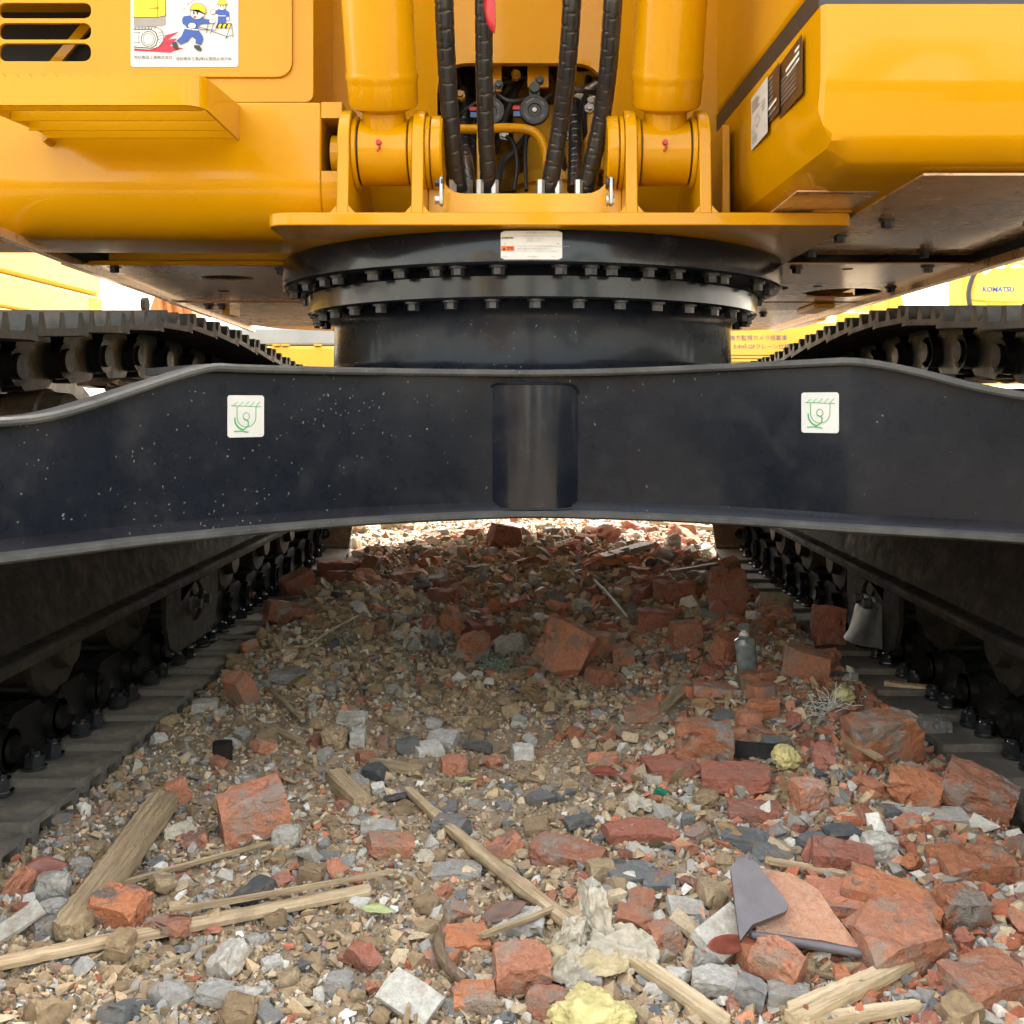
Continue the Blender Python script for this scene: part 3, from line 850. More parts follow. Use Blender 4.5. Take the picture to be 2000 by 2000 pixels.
cable([at(975, 262, 2.40), at(1000, 275, 2.38), at(1010, 320, 2.36), at(1004, 372, 2.34)], .005)
for px, py in ((900, 190), (918, 262), (1008, 150), (1090, 235), (1112, 268), (985, 268), (1150, 215)):
    p = at(px, py, 2.41); b = MB(); b.cyl(p, p + Vector((.0, -.02, .0)), .012, .012, 6); b.cyl(p + Vector((0, -.02, 0)), p + Vector((0, -.032, 0)), .007, .007, 10); b.build('hose_fitting', M['zinc' if px % 3 else 'yellow_worn'], EXC)
# silver hose ends
for px, D in ((884, 2.105), (916, 2.16), (937, 2.105), (966, 2.115), (1056, 2.11), (1090, 2.12), (1130, 2.11)):
    p = at(px, 352, D); b = MB(); b.cyl(p, p + Vector((0, 0, -.06)), .0085, .0085, 6); b.build('hose_fitting', M['zinc'], EXC)
# red ribbon tied to a hose
b = MB(); rows = [(953, -60, 20), (956, -10, 24), (957, 20, 22), (960, 45, 18), (962, 63, 9)]
vs = []
for k, (px, py, wd) in enumerate(rows):
    Dk = 1.895 + .006*(k % 2)
    vs += [at(px - wd/2, py + (0 if k < 4 else -6), Dk), at(px + wd/2, py + (0 if k < 4 else 4), Dk - .006)]
b.add(vs, [(2*k, 2*k+1, 2*k+3, 2*k+2) for k in range(4)]); rb = b.build('red_ribbon', M['red'], None)
rb.modifiers.new('thickness', 'SOLIDIFY').thickness = .0008
rb.parent = EXC; rb.matrix_parent_inverse = EXC.matrix_basis.inverted()

# ---- boom cylinders
for s, X, lo, hi in ((-1, -.295, -.3445, -.245), (1, .264, .214, .313)):
    dv = Vector((0, -.40, .9165)).normalized(); o = Vector((X, PINY, PINZ))
    b = MB(); b.lathe_axis((lo, PINY, PINZ), (1, 0, 0), [(0, .060), (.003, .066), (hi - lo - .003, .066), (hi - lo, .060)], 48)
    eye = b.build('cylinder_eye', YB, EXC, smooth=35)
    b = MB(); b.lathe_axis(o, dv, [(.03, .046), (.066, .043), (.080, .042), (.084, .050), (.090, .064), (.098, .0685), (.132, .0690), (.140, .0690), (.147, .0715), (.156, .0695), (.160, .0685), (1.5, .0685), (1.51, .06)], 56)
    b.build('boom_cylinder', YB, EXC, smooth=35)
    b = MB(); b.cyl(o + dv*1.5, o + dv*1.95, .045, .045, 32); b.build('piston_rod', M['zinc'], EXC)
    b = MB(); p = Vector((X - .005, PINY - .064, PINZ + .004)); b.cyl(p, p + Vector((0, -.010, 0)), .006, .005, 10); b.cyl(p + Vector((.002, -.004, -.008)), p + Vector((-.002, -.006, -.018)), .003, .002, 6); b.build('grease_cap', M['red'], eye)
    # small shim washers beside the eye
    for xx in (lo - .0005, hi + .0005):
        b = MB(); b.lathe_axis((xx - .0016, PINY, PINZ), (1, 0, 0), [(0, .055), (0, .063), (.0032, .063), (.0032, .055)], 40); b.build('shim', M['roller'], eye)

# ---- left side of the upper frame: rounded side beam, tool box with louvres, step
prof = [(2.03, 1.320), (2.03, 1.17)] + [(2.135 - .105*math.cos(R(t)), 1.165 - .105*math.sin(R(t))) for t in range(8, 91, 9)] + [(2.30, 1.06), (2.30, 1.320)]
mb = MB(); mb.prism(prof, (-1.34, 0, 0), (0, 1, 0), (0, 0, 1), 1.34 - .419)
side = mb.build('side_beam', YB, EXC, bevel=.006)
up = [(2.0303, 1.3197), (2.0303, 1.288), (2.30, 1.288), (2.30, 1.3197)]
lo_ = [(2.0303, 1.183), (2.0303, 1.17)] + [(2.135 - .1047*math.cos(R(t)), 1.165 - .1047*math.sin(R(t))) for t in range(8, 91, 9)] + [(2.30, 1.0603), (2.30, 1.183)]
for pr in (up, lo_):
    mb = MB(); mb.prism(pr, (-.4188, 0, 0), (0, 1, 0), (0, 0, 1), .0405); mb.build('beam_end', YB, side)
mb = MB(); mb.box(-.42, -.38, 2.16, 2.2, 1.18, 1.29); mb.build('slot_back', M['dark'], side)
b = MB(); b.cyl((-.405, PINY + .02, PINZ), (-.37, PINY + .02, PINZ), .04, .04, 28); b.build('pin_head', YB, side)

FY = 2.08
slots = [rrect(-1.080, z0, -.894, z1, (z1 - z0)*.42, 6) for z0, z1 in ((1.502, 1.533), (1.459, 1.492), (1.415, 1.451))]
# each slot again at the left, out of the frame
slots += [rrect(-1.30, z0, -1.11, z1, (z1 - z0)*.42, 6) for z0, z1 in ((1.502, 1.533), (1.459, 1.492), (1.415, 1.451))]
mb = MB(); mb.prism(rrect(-1.335, 1.383, -.487, 2.05, .03, 6), (0, FY - .007, 0), (1, 0, 0), (0, 0, 1), -.008, holes=slots)
door = mb.build('tool_box_door', YB, EXC, bevel=.003)
mb = MB()
bigslot = [[(-1.31, 1.40), (-.86, 1.40), (-.86, 1.55), (-1.31, 1.55)]]
mb.prism(fillet([(-1.35, 1.334), (-.445, 1.334), (-.445, 2.12), (-1.35, 2.12)], [0, .02, .04, .02], 4), (0, FY, 0), (1, 0, 0), (0, 0, 1), -.02, holes=bigslot)
mb.build('tool_box', YB, EXC, bevel=.004)
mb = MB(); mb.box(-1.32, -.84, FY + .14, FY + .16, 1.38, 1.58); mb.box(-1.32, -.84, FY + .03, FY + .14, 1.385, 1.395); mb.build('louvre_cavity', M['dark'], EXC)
mb = MB(); mb.box(-1.04, -1.02, FY + .11, FY + .12, 1.40, 1.56, Matrix.Translation((-.99, 0, 1.49)) @ Matrix.Rotation(R(40), 4, 'Y') @ Matrix.Translation((1.03, 0, -1.49))); mb.build('cavity_brace', YB, EXC)
mb = MB(); mb.box(-1.35, -.465, FY + .021, 3.2, 1.57, 2.12); mb.box(-.468, -.447, FY + .021, 2.75, 1.334, 2.12); mb.box(-1.35, -1.32, FY + .24, 3.2, 1.32, 1.57); mb.build('tool_box_body', YB, EXC)
mb = MB(); mb.box(-.447, -.425, 2.32, 2.75, 1.1, 2.0); mb.build('box_side_panel', YB, EXC)

# safety sticker with the cartoon print on the door
sx0, sx1 = -.813, -.595; sw = sx1 - sx0; sz0 = 1.403; sh = .225
oy = FY - .0074
st = backing('sticker', (sx0, oy, sz0), (1, 0, 0), (0, 0, 1), sw, sh, .006, 'white', EXC, .0012, 'white safety sticker: worker in yellow helmet caught by a crawler')
d = Decal((sx0, oy - .0014, sz0), (1, 0, 0), (0, 0, 1))
# sticker units: 270 px wide crop was 1932 wide -> use px of that crop (x-205)/1500, y up from 945
def q(x, y): return ((x - 205)/1500*sw, (945 - y)/1500*sw)
def pl(pts, mat, l=1): d.poly([q(*p) for p in pts], mat, l)
def ln(pts, w_, mat='ink', l=4): d.line([q(*p) for p in pts], w_/1500*sw, mat, l)
pl([(255, 722), (255, 700), (480, 712), (660, 600), (690, 505), (885, 455), (725, 565), (860, 548), (750, 655), (945, 688), (760, 742), (805, 752)], 'ink_red')
pl([(250, -120), (690, -120), (695, 235), (590, 258), (250, 255)], 'ink_yellow', 2)
pl([(250, 255), (590, 258), (695, 235), (695, 350), (650, 378), (250, 372)], 'ink_grey', 2)
ln([(580, -100), (583, 256)], 7); ln([(690, -100), (696, 235), (590, 258), (250, 255)], 7); ln([(470, 135), (600, 143)], 6); ln([(535, 124), (610, 128)], 6)
pl([(250, 392), (560, 392), (640, 440), (672, 520), (660, 600), (600, 670), (480, 712), (250, 690)], 'white', 2)
ln([(250, 392), (560, 392), (640, 440), (672, 520), (660, 600), (600, 670), (480, 712), (258, 700)], 7)
ln([(250, 425), (480, 425), (560, 470), (590, 560), (560, 650), (490, 690), (258, 672)], 12)
for k in range(7): ln([(270 + 45*k, 425), (290 + 45*k, 392)], 8)
for k in range(5): ln([(585 + 5*k, 480 + 45*k), (660 - 6*k, 460 + 48*k)], 5)
ln([q_ for q_ in ell(455, 560, 98, 105, 22)] + [(553, 560)], 8); ln([q_ for q_ in ell(455, 560, 72, 78, 20)] + [(527, 560)], 5)
ln([(250, 470), (345, 470)], 5); ln([(325, 470), (325, 620)], 6); ln([(250, 610), (340, 612)], 5)
# running worker
pl([(925, 290), (950, 245), (1040, 235), (1110, 300), (1200, 270), (1310, 295), (1305, 345), (1190, 350), (1155, 380), (1150, 440), (975, 415), (985, 380), (935, 350)], 'ink_blue', 5)
pl([(960, 420), (1160, 445), (1215, 520), (1222, 570), (1190, 645), (1110, 625), (1120, 575), (1060, 520), (1010, 590), (910, 640), (845, 590), (920, 520)], 'ink_blue', 5)
pl([(785, 605), (850, 600), (870, 650), (880, 705), (835, 712), (800, 680)], 'ink', 6)
pl([(1095, 645), (1170, 655), (1200, 700), (1195, 732), (1150, 728), (1090, 680)], 'ink', 6)
pl(ell(1135, 210, 92, 78, 22), 'ink_skin', 6); ln(ell(1135, 210, 92, 78, 22) + [(1227, 210)], 5, 'ink', 7)
pl(ell(1150, 165, 108, 98, 18, 180, 360), 'ink_yellow', 8)
pl([(1035, 155), (1050, 165), (1150, 160), (1250, 215), (1258, 165)], 'ink_yellow', 8)
ln(ell(1150, 165, 108, 98, 16, 180, 360) + [(1250, 212), (1150, 160), (1035, 160)], 6, 'ink', 9)
pl(ell(1092, 200, 13, 22, 12), 'ink', 8); pl(ell(1142, 205, 13, 22, 12), 'ink', 8); pl(ell(1108, 258, 24, 14, 12), 'ink_red', 8); pl(ell(1215, 235, 18, 24, 12), 'ink_skin', 8); ln(ell(1215, 235, 18, 24, 12) + [(1233, 235)], 4, 'ink', 9)
pl(ell(1068, 380, 55, 42, 16), 'ink_skin', 7); ln(ell(1068, 380, 55, 42, 16) + [(1123, 380)], 4, 'ink', 8)
pl(ell(1345, 320, 42, 26, 12), 'ink_skin', 7); ln(ell(1345, 320, 42, 26, 12) + [(1387, 320)], 4, 'ink', 8)
ln([(975, 412), (1060, 432), (1150, 438)], 16, 'white', 7)
# pointing worker
pl([(1395, 165), (1440, 145), (1530, 148), (1580, 190), (1585, 260), (1540, 265), (1530, 335), (1420, 335), (1425, 215), (1395, 205)], 'ink_blue', 3)
pl(ell(1480, 112, 52, 48, 18), 'ink_skin', 4); ln(ell(1480, 112, 52, 48, 18) + [(1532, 112)], 4, 'ink', 5)
pl(ell(1488, 85, 66, 68, 16, 180, 360), 'ink_yellow', 6); ln(ell(1488, 85, 66, 68, 16, 180, 360) + [(1425, 88)], 5, 'ink', 7)
pl(ell(1465, 105, 8, 13, 10), 'ink', 5); pl(ell(1498, 105, 8, 13, 10), 'ink', 5)
pl(ell(1355, 185, 36, 34, 14), 'ink_skin', 4); ln(ell(1355, 185, 36, 34, 14) + [(1391, 185)], 5, 'ink', 5)
pl(ell(1562, 280, 22, 28, 12), 'ink_skin', 4); ln(ell(1562, 280, 22, 28, 12) + [(1584, 280)], 4, 'ink', 5)
ln([(1430, 240), (1530, 242)], 12, 'white', 5)
# barrier
pl([(1420, 345), (1600, 350), (1585, 405), (1400, 395)], 'ink_yellow', 4)
for k in range(3): pl([(1420 + 62*k, 345), (1448 + 62*k, 347), (1418 + 62*k, 420), (1390 + 62*k, 410)], 'ink', 5)
for a_ in ([(1420, 345), (1615, 350), (1640, 540)], [(1610, 350), (1535, 560)], [(1370, 340), (1320, 495)], [(1330, 450), (1550, 530), (1640, 510)], [(1160, 395), (1290, 430), (1260, 480)], [(1290, 350), (1270, 440)], [(1170, 430), (1400, 440)]): ln(a_, 8, 'ink', 6)
ln([(995, 110), (1005, 60), (1020, 85), (1040, 35), (1060, 60), (1080, 0), (1100, 30), (1130, -5)], 4); ln([(930, 130), (975, 140)], 5); ln([(935, 165), (970, 172)], 5); ln([(1300, 30), (1340, 55)], 4); ln([(1265, 115), (1330, 118)], 4)
d.text('世紀東急工業株式会社', q(525, 0)[0], q(0, 818)[1], 54/1500*sw, 'ink', 4); d.text('世紀東急工業(株)災害防止協力会', q(1228, 0)[0], q(0, 838)[1], 53/1500*sw, 'ink', 4)
d.build('print', st)

# step bracket with a toothed top edge
SY, SB = 1.75, 2.0296
teeth = []
x = -.955
while x < -.615:
    teeth += [(x, 1.2865), (x + .0045, 1.2865), (x + .011, 1.2795), (x + .0175, 1.2865)]; x += .022
pl_ = [(-.955, 1.232), (-.60, 1.232), (-.60, 1.2868)] + list(reversed(teeth))
mb = MB(); mb.prism(pl_, (0, SY, 0), (1, 0, 0), (0, 0, 1), -.005)
step = mb.build('step', YB, EXC, smooth=30)
# rounded corner and side plate
rings = []
for k in range(9):
    t = R(-90 + 90*k/8); cx_, cy_ = -.60, SY + .035
    rings.append([Vector((cx_ + .035*math.cos(t), cy_ + .035*math.sin(t), 1.232)), Vector((cx_ + .035*math.cos(t), cy_ + .035*math.sin(t), 1.2868)), Vector((cx_ + .030*math.cos(t), cy_ + .030*math.sin(t), 1.2868)), Vector((cx_ + .030*math.cos(t), cy_ + .030*math.sin(t), 1.232))])
rings.append([Vector((-.580, SB, 1.243)), Vector((-.580, SB, 1.312)), Vector((-.585, SB, 1.312)), Vector((-.585, SB, 1.243))])
mb = MB(); mb.sweep(rings); mb.build('side_plate', YB, step, smooth=50)
for yy in (1.80, 1.865, 1.93, 1.985):
    mb = MB(); mb.box(-.95, -.58, yy, yy + .004, 1.237, 1.272); mb.build('slat', YB, step)
mb = MB(); mb.prism([(1.756, 1.234), (2.029, 1.252), (2.029, 1.29), (1.756, 1.262)], (-.958, 0, 0), (0, 1, 0), (0, 0, 1), .006); mb.build('side_plate', YB, step)
b = MB(); b.cyl((-.955, 2.0, 1.243), (-.955, 2.028, 1.243), .008, .012, 10); b.build('weld', YB, step)

# ---- right side: rounded cab base, black seal, cab
mb = MB()
prof2 = [(1.56, 1.33), (1.56, 1.218), (1.5615, 1.21), (1.574, 1.137), (1.578, 1.127), (1.600, 1.102), (1.612, 1.096), (1.66, 1.090), (2.30, 1.090), (2.30, 1.33)]
def cab_x(Y): return .441 - .028*(Y - 1.56)/.73          # the side face is slightly turned
rings = []
for dx, ins in ((0, .085), (.006, .060), (.020, .030), (.050, .008), (.085, 0), (.96, 0)):
    ring = []
    for (yy, zz) in prof2:
        zz2 = max(zz, 1.090 + ins) if zz < 1.329 else 1.33
        yy2 = yy + (.006 if dx == 0 and yy < 1.7 else 0)
        ring.append(Vector((cab_x(yy2) + dx, yy2, zz2)))
    rings.append(ring)
mb.sweep(rings)
cabbase = mb.build('cab_base', YB, EXC, smooth=28)
def cab_slab(y0, y1, z0, z1, off, name, mat, bev):
    b = MB(); b.prism([(cab_x(y0) + off, y0), (1.40, y0), (1.40, y1), (cab_x(y1) + off, y1)], (0, 0, z0), (1, 0, 0), (0, 1, 0), z1 - z0)
    return b.build(name, M[mat], EXC, bevel=bev, seg=3)
cab_slab(1.575, 2.9, 1.3303, 1.371, .0005, 'cab_seal', 'plastic', .003)
cab = cab_slab(1.60, 3.2, 1.3715, 1.80, .001, 'cab', 'yellow', .015)
for X0, X1, Y1, Y2 in ((.42, .47, 1.64, 1.70), (1.33, 1.385, 1.64, 1.70), (.42, .47, 3.1, 3.18), (1.33, 1.385, 3.1, 3.18)):
    mb = MB(); mb.box(X0, X1, Y1, Y2, 1.80, 2.88); mb.build('pillar', YB, cab)
mb = MB(); mb.box(.43, 1.375, 1.66, 3.16, 1.801, 2.86); mb.build('window', M['glass'], cab)
mb = MB(); mb.box(.40, 1.40, 1.60, 3.2, 2.86, 2.95); mb.build('roof', YB, cab, bevel=.02)
mb = MB(); mb.box(.392, .410, 2.12, 2.29, 1.10, 1.30); mb.build('hinge_panel', YB, EXC, bevel=.004)
# brown data plates and white label on the side of the cab base (face X = .405, seen obliquely)
def side_plate(px0, px1, ytop0, ytop1, hgt, mat, name, label):
    Dm = .425*F/((px0 + px1)/2 - CX); Xs = cab_x(Dm) - .0045
    D0, D1 = Xs*F/(px0 - CX), Xs*F/(px1 - CX)
    zt = .5*((CAMZ + (CY - ytop0)*D0/F) + (CAMZ + (CY - ytop1)*D1/F))
    w_ = D0 - D1
    o = backing(name, (Xs, D0, zt - hgt), (0, -1, 0), (0, 0, 1), w_, hgt, .002, mat, EXC, .001, label)
    return Decal((Xs - .0014, D0, zt - hgt), (0, -1, 0), (0, 0, 1)), w_, o
d, w_, o_ = side_plate(1468, 1499, 189, 155, .100, 'white', 'label', 'white label with a small line drawing')
for k in range(4): d.line([(.1*w_, .088 - .006*k), ((.45 + .1*(k % 2))*w_, .088 - .006*k)], .0025, 'ink_grey')
d.line([(.1*w_, .03), (.3*w_, .05), (.45*w_, .055), (.6*w_, .04), (.4*w_, .032), (.3*w_, .04)], .0015, 'ink_grey'); d.line([(.1*w_, .03), (.2*w_, .026), (.25*w_, .035)], .0015, 'ink_grey')
for k in range(3): d.line([(.1*w_, .02 - .005*k), (.4*w_, .02 - .005*k)], .0016, 'ink_grey'); d.line([(.7*w_, .065 - .007*k), (.9*w_, .065 - .007*k)], .002, 'ink_grey')
d.build('print', o_)
d, w_, o_ = side_plate(1500, 1522, 150, 125, .085, 'ink_brown', 'data_plate', 'brown engraved data plate')
for k in range(6): d.line([(.12*w_, .075 - .009*k), (.55*w_, .075 - .009*k)], .0022, 'ink_grey')
d.line([(.15*w_, .024), (.85*w_, .026)], .005, 'ink_skin'); d.line([(.15*w_, .012), (.85*w_, .013)], .003, 'ink_grey'); d.build('print', o_)
d, w_, o_ = side_plate(1523, 1567, 124, 70, .095, 'ink_brown', 'data_plate', 'larger brown engraved data plate')
for k in range(6): d.line([(.1*w_, .06 - .008*k), (.8*w_, .06 - .008*k)], .0016, 'ink_grey')
d.line([(.35*w_, .068), (.92*w_, .07)], .006, 'ink_skin'); d.line([(.4*w_, .058), (.92*w_, .06)], .005, 'ink_skin'); d.line([(.75*w_, .08), (.92*w_, .08)], .005, 'ink_skin'); d.build('print', o_)

# ---- underside: cover plates with holes and bolts
def cover(poly, z, holes=(), mat='cover', t=.004, name='under_cover'):
    b = MB(); b.prism(poly, (0, 0, z), (1, 0, 0), (0, 1, 0), t, holes)
    return b.build(name, M[mat], EXC)
CB = bolt_mesh('cover_bolt', .0125, .016)
def cb(par, x, y, z): bolt(par, (x, y, z), random.random(), CB)
zc = 1.058
# left
c1 = cover([(-1.14, 2.475), (-.515, 2.475), (-.515, 3.38), (-1.20, 3.38)], zc, [ell(-.815, 2.74, .068, .062, 24)])
for p in ((-.62, 2.53), (-1.02, 2.50)): cb(c1, p[0], p[1], zc)
for p in ((-.92, 3.05), (-.60, 3.08)):
    b = MB(); b.cyl((p[0], p[1], zc - .0006), (p[0], p[1], zc + .001), .018, .018, 16); b.build('hole_shade_disc', M['dark'], c1)  # flat dark disc carries the shade of a hole in its colour
c2 = cover([(-1.20, 3.355), (-.515, 3.355), (-.515, 4.35), (-1.24, 4.35)], zc - .0045)
for p in ((-1.08, 3.42), (-1.04, 3.43), (-.9, 4.28), (-.62, 4.25)): cb(c2, p[0], p[1], zc - .0045)
b = MB(); b.box(-1.06, -1.035, 3.5, 3.62, zc - .03, zc - .005, Matrix.Translation((0, 0, 0))); b.build('latch_strap', M['yellow_worn'], c2)
mb = MB(); mb.box(-1.02, -.515, 2.465, 2.474, 1.0625, 1.19); pan = mb.build('baffle_panel', M['yellow_worn'], EXC)
mb = MB(); mb.box(-1.06, -.515, 2.44, 2.4645, 1.052, 1.064); mb.build('panel_lip', YB, pan, bevel=.003)
b = MB(); b.cyl((-1.045, 2.40, 1.098), (-1.045, 2.47, 1.098), .03, .03, 20); b.build('rubber_hose', M['plastic'], EXC)
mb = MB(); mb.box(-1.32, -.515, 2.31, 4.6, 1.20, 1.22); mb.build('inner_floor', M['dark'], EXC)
# left edge rail: a thin curved skirt
rings = []
for X, Y in ((-1.02, 1.9), (-1.045, 2.1), (-1.085, 2.5), (-1.12, 3.0), (-1.165, 3.5), (-1.21, 4.1), (-1.25, 4.62)):
    rings.append([Vector((X, Y, 1.046)), Vector((X - .016, Y, 1.046)), Vector((X - .016, Y, 1.066)), Vector((X, Y, 1.066))])
mb = MB(); mb.sweep(rings); mb.build('skirt_rail', M['cover'], EXC, bevel=.002)
rings = []
for X, Y in ((-1.00, 2.305), (-1.03, 2.5), (-1.075, 2.9), (-1.13, 3.4), (-1.19, 4.1)):
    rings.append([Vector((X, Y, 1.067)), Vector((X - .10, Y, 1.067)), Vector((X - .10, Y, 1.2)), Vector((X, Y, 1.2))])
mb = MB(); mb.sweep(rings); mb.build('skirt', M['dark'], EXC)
# right
zr_ = 1.0845
r1 = cover([(.622, 1.63), (1.085, 1.63), (1.085, 2.50), (.622, 2.50)], zr_)
for p in ((.70, 2.02), (1.0, 2.05), (.66, 2.2), (.93, 2.43), (.66, 2.43), (1.02, 1.75)): cb(r1, p[0], p[1], zr_)
zr_ = 1.068
mb = MB(); mb.box(.46, .606, 1.78, 2.28, 1.0895, 1.0925); mb.build('cab_floor_plate', M['cover'], EXC)
hs = [ell(.60, 2.62, .05, .03, 18), ell(.66, 3.02, .10, .12, 24), ell(.99, 3.06, .13, .16, 28)]
r2 = cover([(.515, 2.512), (1.085, 2.512), (1.085, 3.42), (.515, 3.42)], zr_ - .004, [ell(.66, 3.05, .10, .11, 24), ell(.955, 3.16, .115, .13, 28)])
for p in ((.66, 2.56), (.98, 2.54), (.58, 3.34), (.63, 3.36), (1.05, 3.0)): cb(r2, p[0], p[1], zr_ - .004)
for p in ((.80, 2.60), (.83, 2.98)):
    b = MB(); b.cyl((p[0], p[1], zr_ - .0047), (p[0], p[1], zr_), .014, .014, 12); b.build('hole_shade_disc', M['dark'], r2)  # hole shade again as near-black discs, plate left uncut
r3 = cover([(.515, 3.70), (1.085, 3.70), (1.085, 4.55), (.515, 4.55)], zr_ - .006)
for p in ((.86, 3.82), (.62, 4.42)): cb(r3, p[0], p[1], zr_ - .006)
b = MB(); b.prism([(.72, 3.78), (.74, 3.77), (.80, 4.0), (.78, 4.01)], (0, 0, zr_ - .0068), (1, 0, 0), (0, 1, 0), .001); b.build('slot_shade_strip', M['dark'], r3)  # strip coloured like the shade inside a slot, plate left uncut
mb = MB(); mb.prism([(3.44, 1.062), (3.69, 1.062), (3.66, 1.10), (3.47, 1.10)], (.515, 0, 0), (0, 1, 0), (0, 0, 1), .57); mb.build('cross_channel', YB, EXC)
mb = MB(); mb.box(.95, 1.02, 3.45, 3.68, 1.045, 1.061); mb.build('bracket', M['yellow_worn'], EXC, bevel=.003)
mb = MB(); mb.box(1.087, 1.105, 1.66, 4.62, 1.048, 1.085); mb.build('skirt_rail', M['cover'], EXC, bevel=.002)
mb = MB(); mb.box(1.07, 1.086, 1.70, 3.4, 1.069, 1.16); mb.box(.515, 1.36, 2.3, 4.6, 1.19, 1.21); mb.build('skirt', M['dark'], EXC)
mb = MB(); mb.box(1.105, 1.36, 1.7, 4.6, 1.12, 1.18); mb.build('sill', YB, EXC)
# middle floor behind the bearing
mb = MB(); mb.box(-.513, .513, 3.405, 4.6, 1.061, 1.08); mb.build('rear_floor', M['cover'], EXC)

# ---- rear house and counterweight
mb = MB(); mb.box(-1.36, 1.36, 3.21, 4.6, 1.215, 2.15); mb.build('engine_house', YB, EXC, bevel=.03)
cw = [(-1.33, 4.605), (-1.33, 4.9)] + [(-1.33*math.cos(R(t)), 4.9 + .55*math.sin(R(t))) for t in range(10, 171, 10)] + [(1.33, 4.9), (1.33, 4.605)]
mb = MB(); mb.prism(cw, (0, 0, 1.095), (1, 0, 0), (0, 1, 0), .93); mb.build('counterweight', YB, EXC, bevel=.02)
# boom reaching forward over the camera, arm and bucket beyond it
def bar2(pts, wd, hts, name, mat, parent=EXC):
    rings = []
    for i, (y, z) in enumerate(pts):
        a = Vector(pts[max(i-1, 0)]); c = Vector(pts[min(i+1, len(pts)-1)]); t = (c - a).normalized(); nn = Vector((-t.y, t.x)); hh = hts[i]/2
        p = Vector((y, z)) + nn*hh; q2 = Vector((y, z)) - nn*hh
        rings.append([Vector((-wd/2, p.x, p.y)), Vector((wd/2, p.x, p.y)), Vector((wd/2, q2.x, q2.y)), Vector((-wd/2, q2.x, q2.y))])
    b = MB(); b.sweep(rings); return b.build(name, M[mat], parent, bevel=.01)
bar2([(2.55, 1.95), (2.2, 2.45), (1.5, 3.3), (.6, 3.95), (-.4, 4.3), (-2.6, 4.2), (-5.0, 3.7)], .52, [.35, .55, .68, .72, .66, .5, .35], 'boom', 'yellow')
bar2([(-4.6, 4.3), (-5.2, 3.5), (-6.9, 1.7), (-7.3, 1.2)], .36, [.3, .5, .35, .25], 'arm', 'yellow')
mb = MB(); mb.prism([(y_ - 2.75, z_) for y_, z_ in ((-4.75, 1.25), (-4.4, 1.2), (-4.0, .75), (-3.95, .35), (-4.2, .05), (-4.5, .03), (-4.85, .5))], (-.55, 0, 0), (0, 1, 0), (0, 0, 1), 1.1); mb.build('bucket', M['frame'], EXC, bevel=.02)

# ---- crawler tracks
SHOE = [(-.106, .012), (-.094, .005), (-.080, .001), (.082, 0), (.098, -.003), (.102, -.001), (.102, .014), (.087, .015), (.080, .040), (.065, .040), (.058, .013), (.014, .013), (.0075, .040), (-.0075, .040), (-.014, .013), (-.058, .013), (-.065, .040), (-.080, .040), (-.087, .012), (-.106, .018)]
mb = MB(); mb.prism([(a, -b_) for a, b_ in reversed(SHOE)], (-.3, 0, 0), (0, 1, 0), (0, 0, 1), .6)
me_shoe = mb.mesh('track_shoe', M['shoe'], 30); me_shoe2 = mb.mesh('track_shoe', M['shoe_dusty_lit'], 30)
def link_mesh():
    b = MB()
    prof = fillet([(-.128, .030), (-.128, .082), (-.098, .094), (-.06, .090), (-.045, .108), (.055, .108), (.07, .09), (.10, .094), (.128, .078), (.128, .034), (.10, .022), (.075, .030), (.06, .001), (-.055, .001), (-.075, .028), (-.10, .022)], .012, 3)
    for s in (-1, 1):
        b.prism(prof, (s*.140 - .018, 0, 0), (0, 1, 0), (0, 0, 1), .036)
    for sy in (-.095, .095):
        for s in (-1, 1):
            b.cyl((s*.155, sy, .058), (s*.176, sy, .058), .038, .036, 20); b.cyl((s*.176, sy, .058), (s*.183, sy, .058), .024, .023, 16)
    b.cyl((-.14, .095, .058), (.14, .095, .058), .03, .03, 20)
    return b.mesh('track_link', M['link'], 35)
def nut_mesh():
    b = MB(); b.cyl((0, 0, 0), (0, 0, .006), .021, .021, 18); b.cyl((0, 0, .006), (0, 0, .027), .0185, .0175, 6); b.cyl((0, 0, .027), (0, 0, .034), .010, .009, 10)
    return b.mesh('shoe_nut', M['link_gloss'], 30)
M['link_gloss'] = plain('black_nut_paint', (.015, .016, .018), .12, 0, .6, .3, 40)
me_link = link_mesh(); me_nut = nut_mesh()
def closed_path(pts, sub=10):
    pts = [Vector(p) for p in pts]; n = len(pts); out = []
    for i in range(n):
        p0, p1, p2, p3 = pts[i-1], pts[i], pts[(i+1) % n], pts[(i+2) % n]
        for k in range(sub):
            t = k/sub
            out.append(.5*((2*p1) + (p2-p0)*t + (2*p0-5*p1+4*p2-p3)*t*t + (3*p1-p0-3*p2+p3)*t**3))
    return out
ZS = .050
M['worn_roller'] = track_steel('worn_roller_steel', (.03, .024, .018), (.11, .08, .05), (.17, .12, .07), .35, .6)
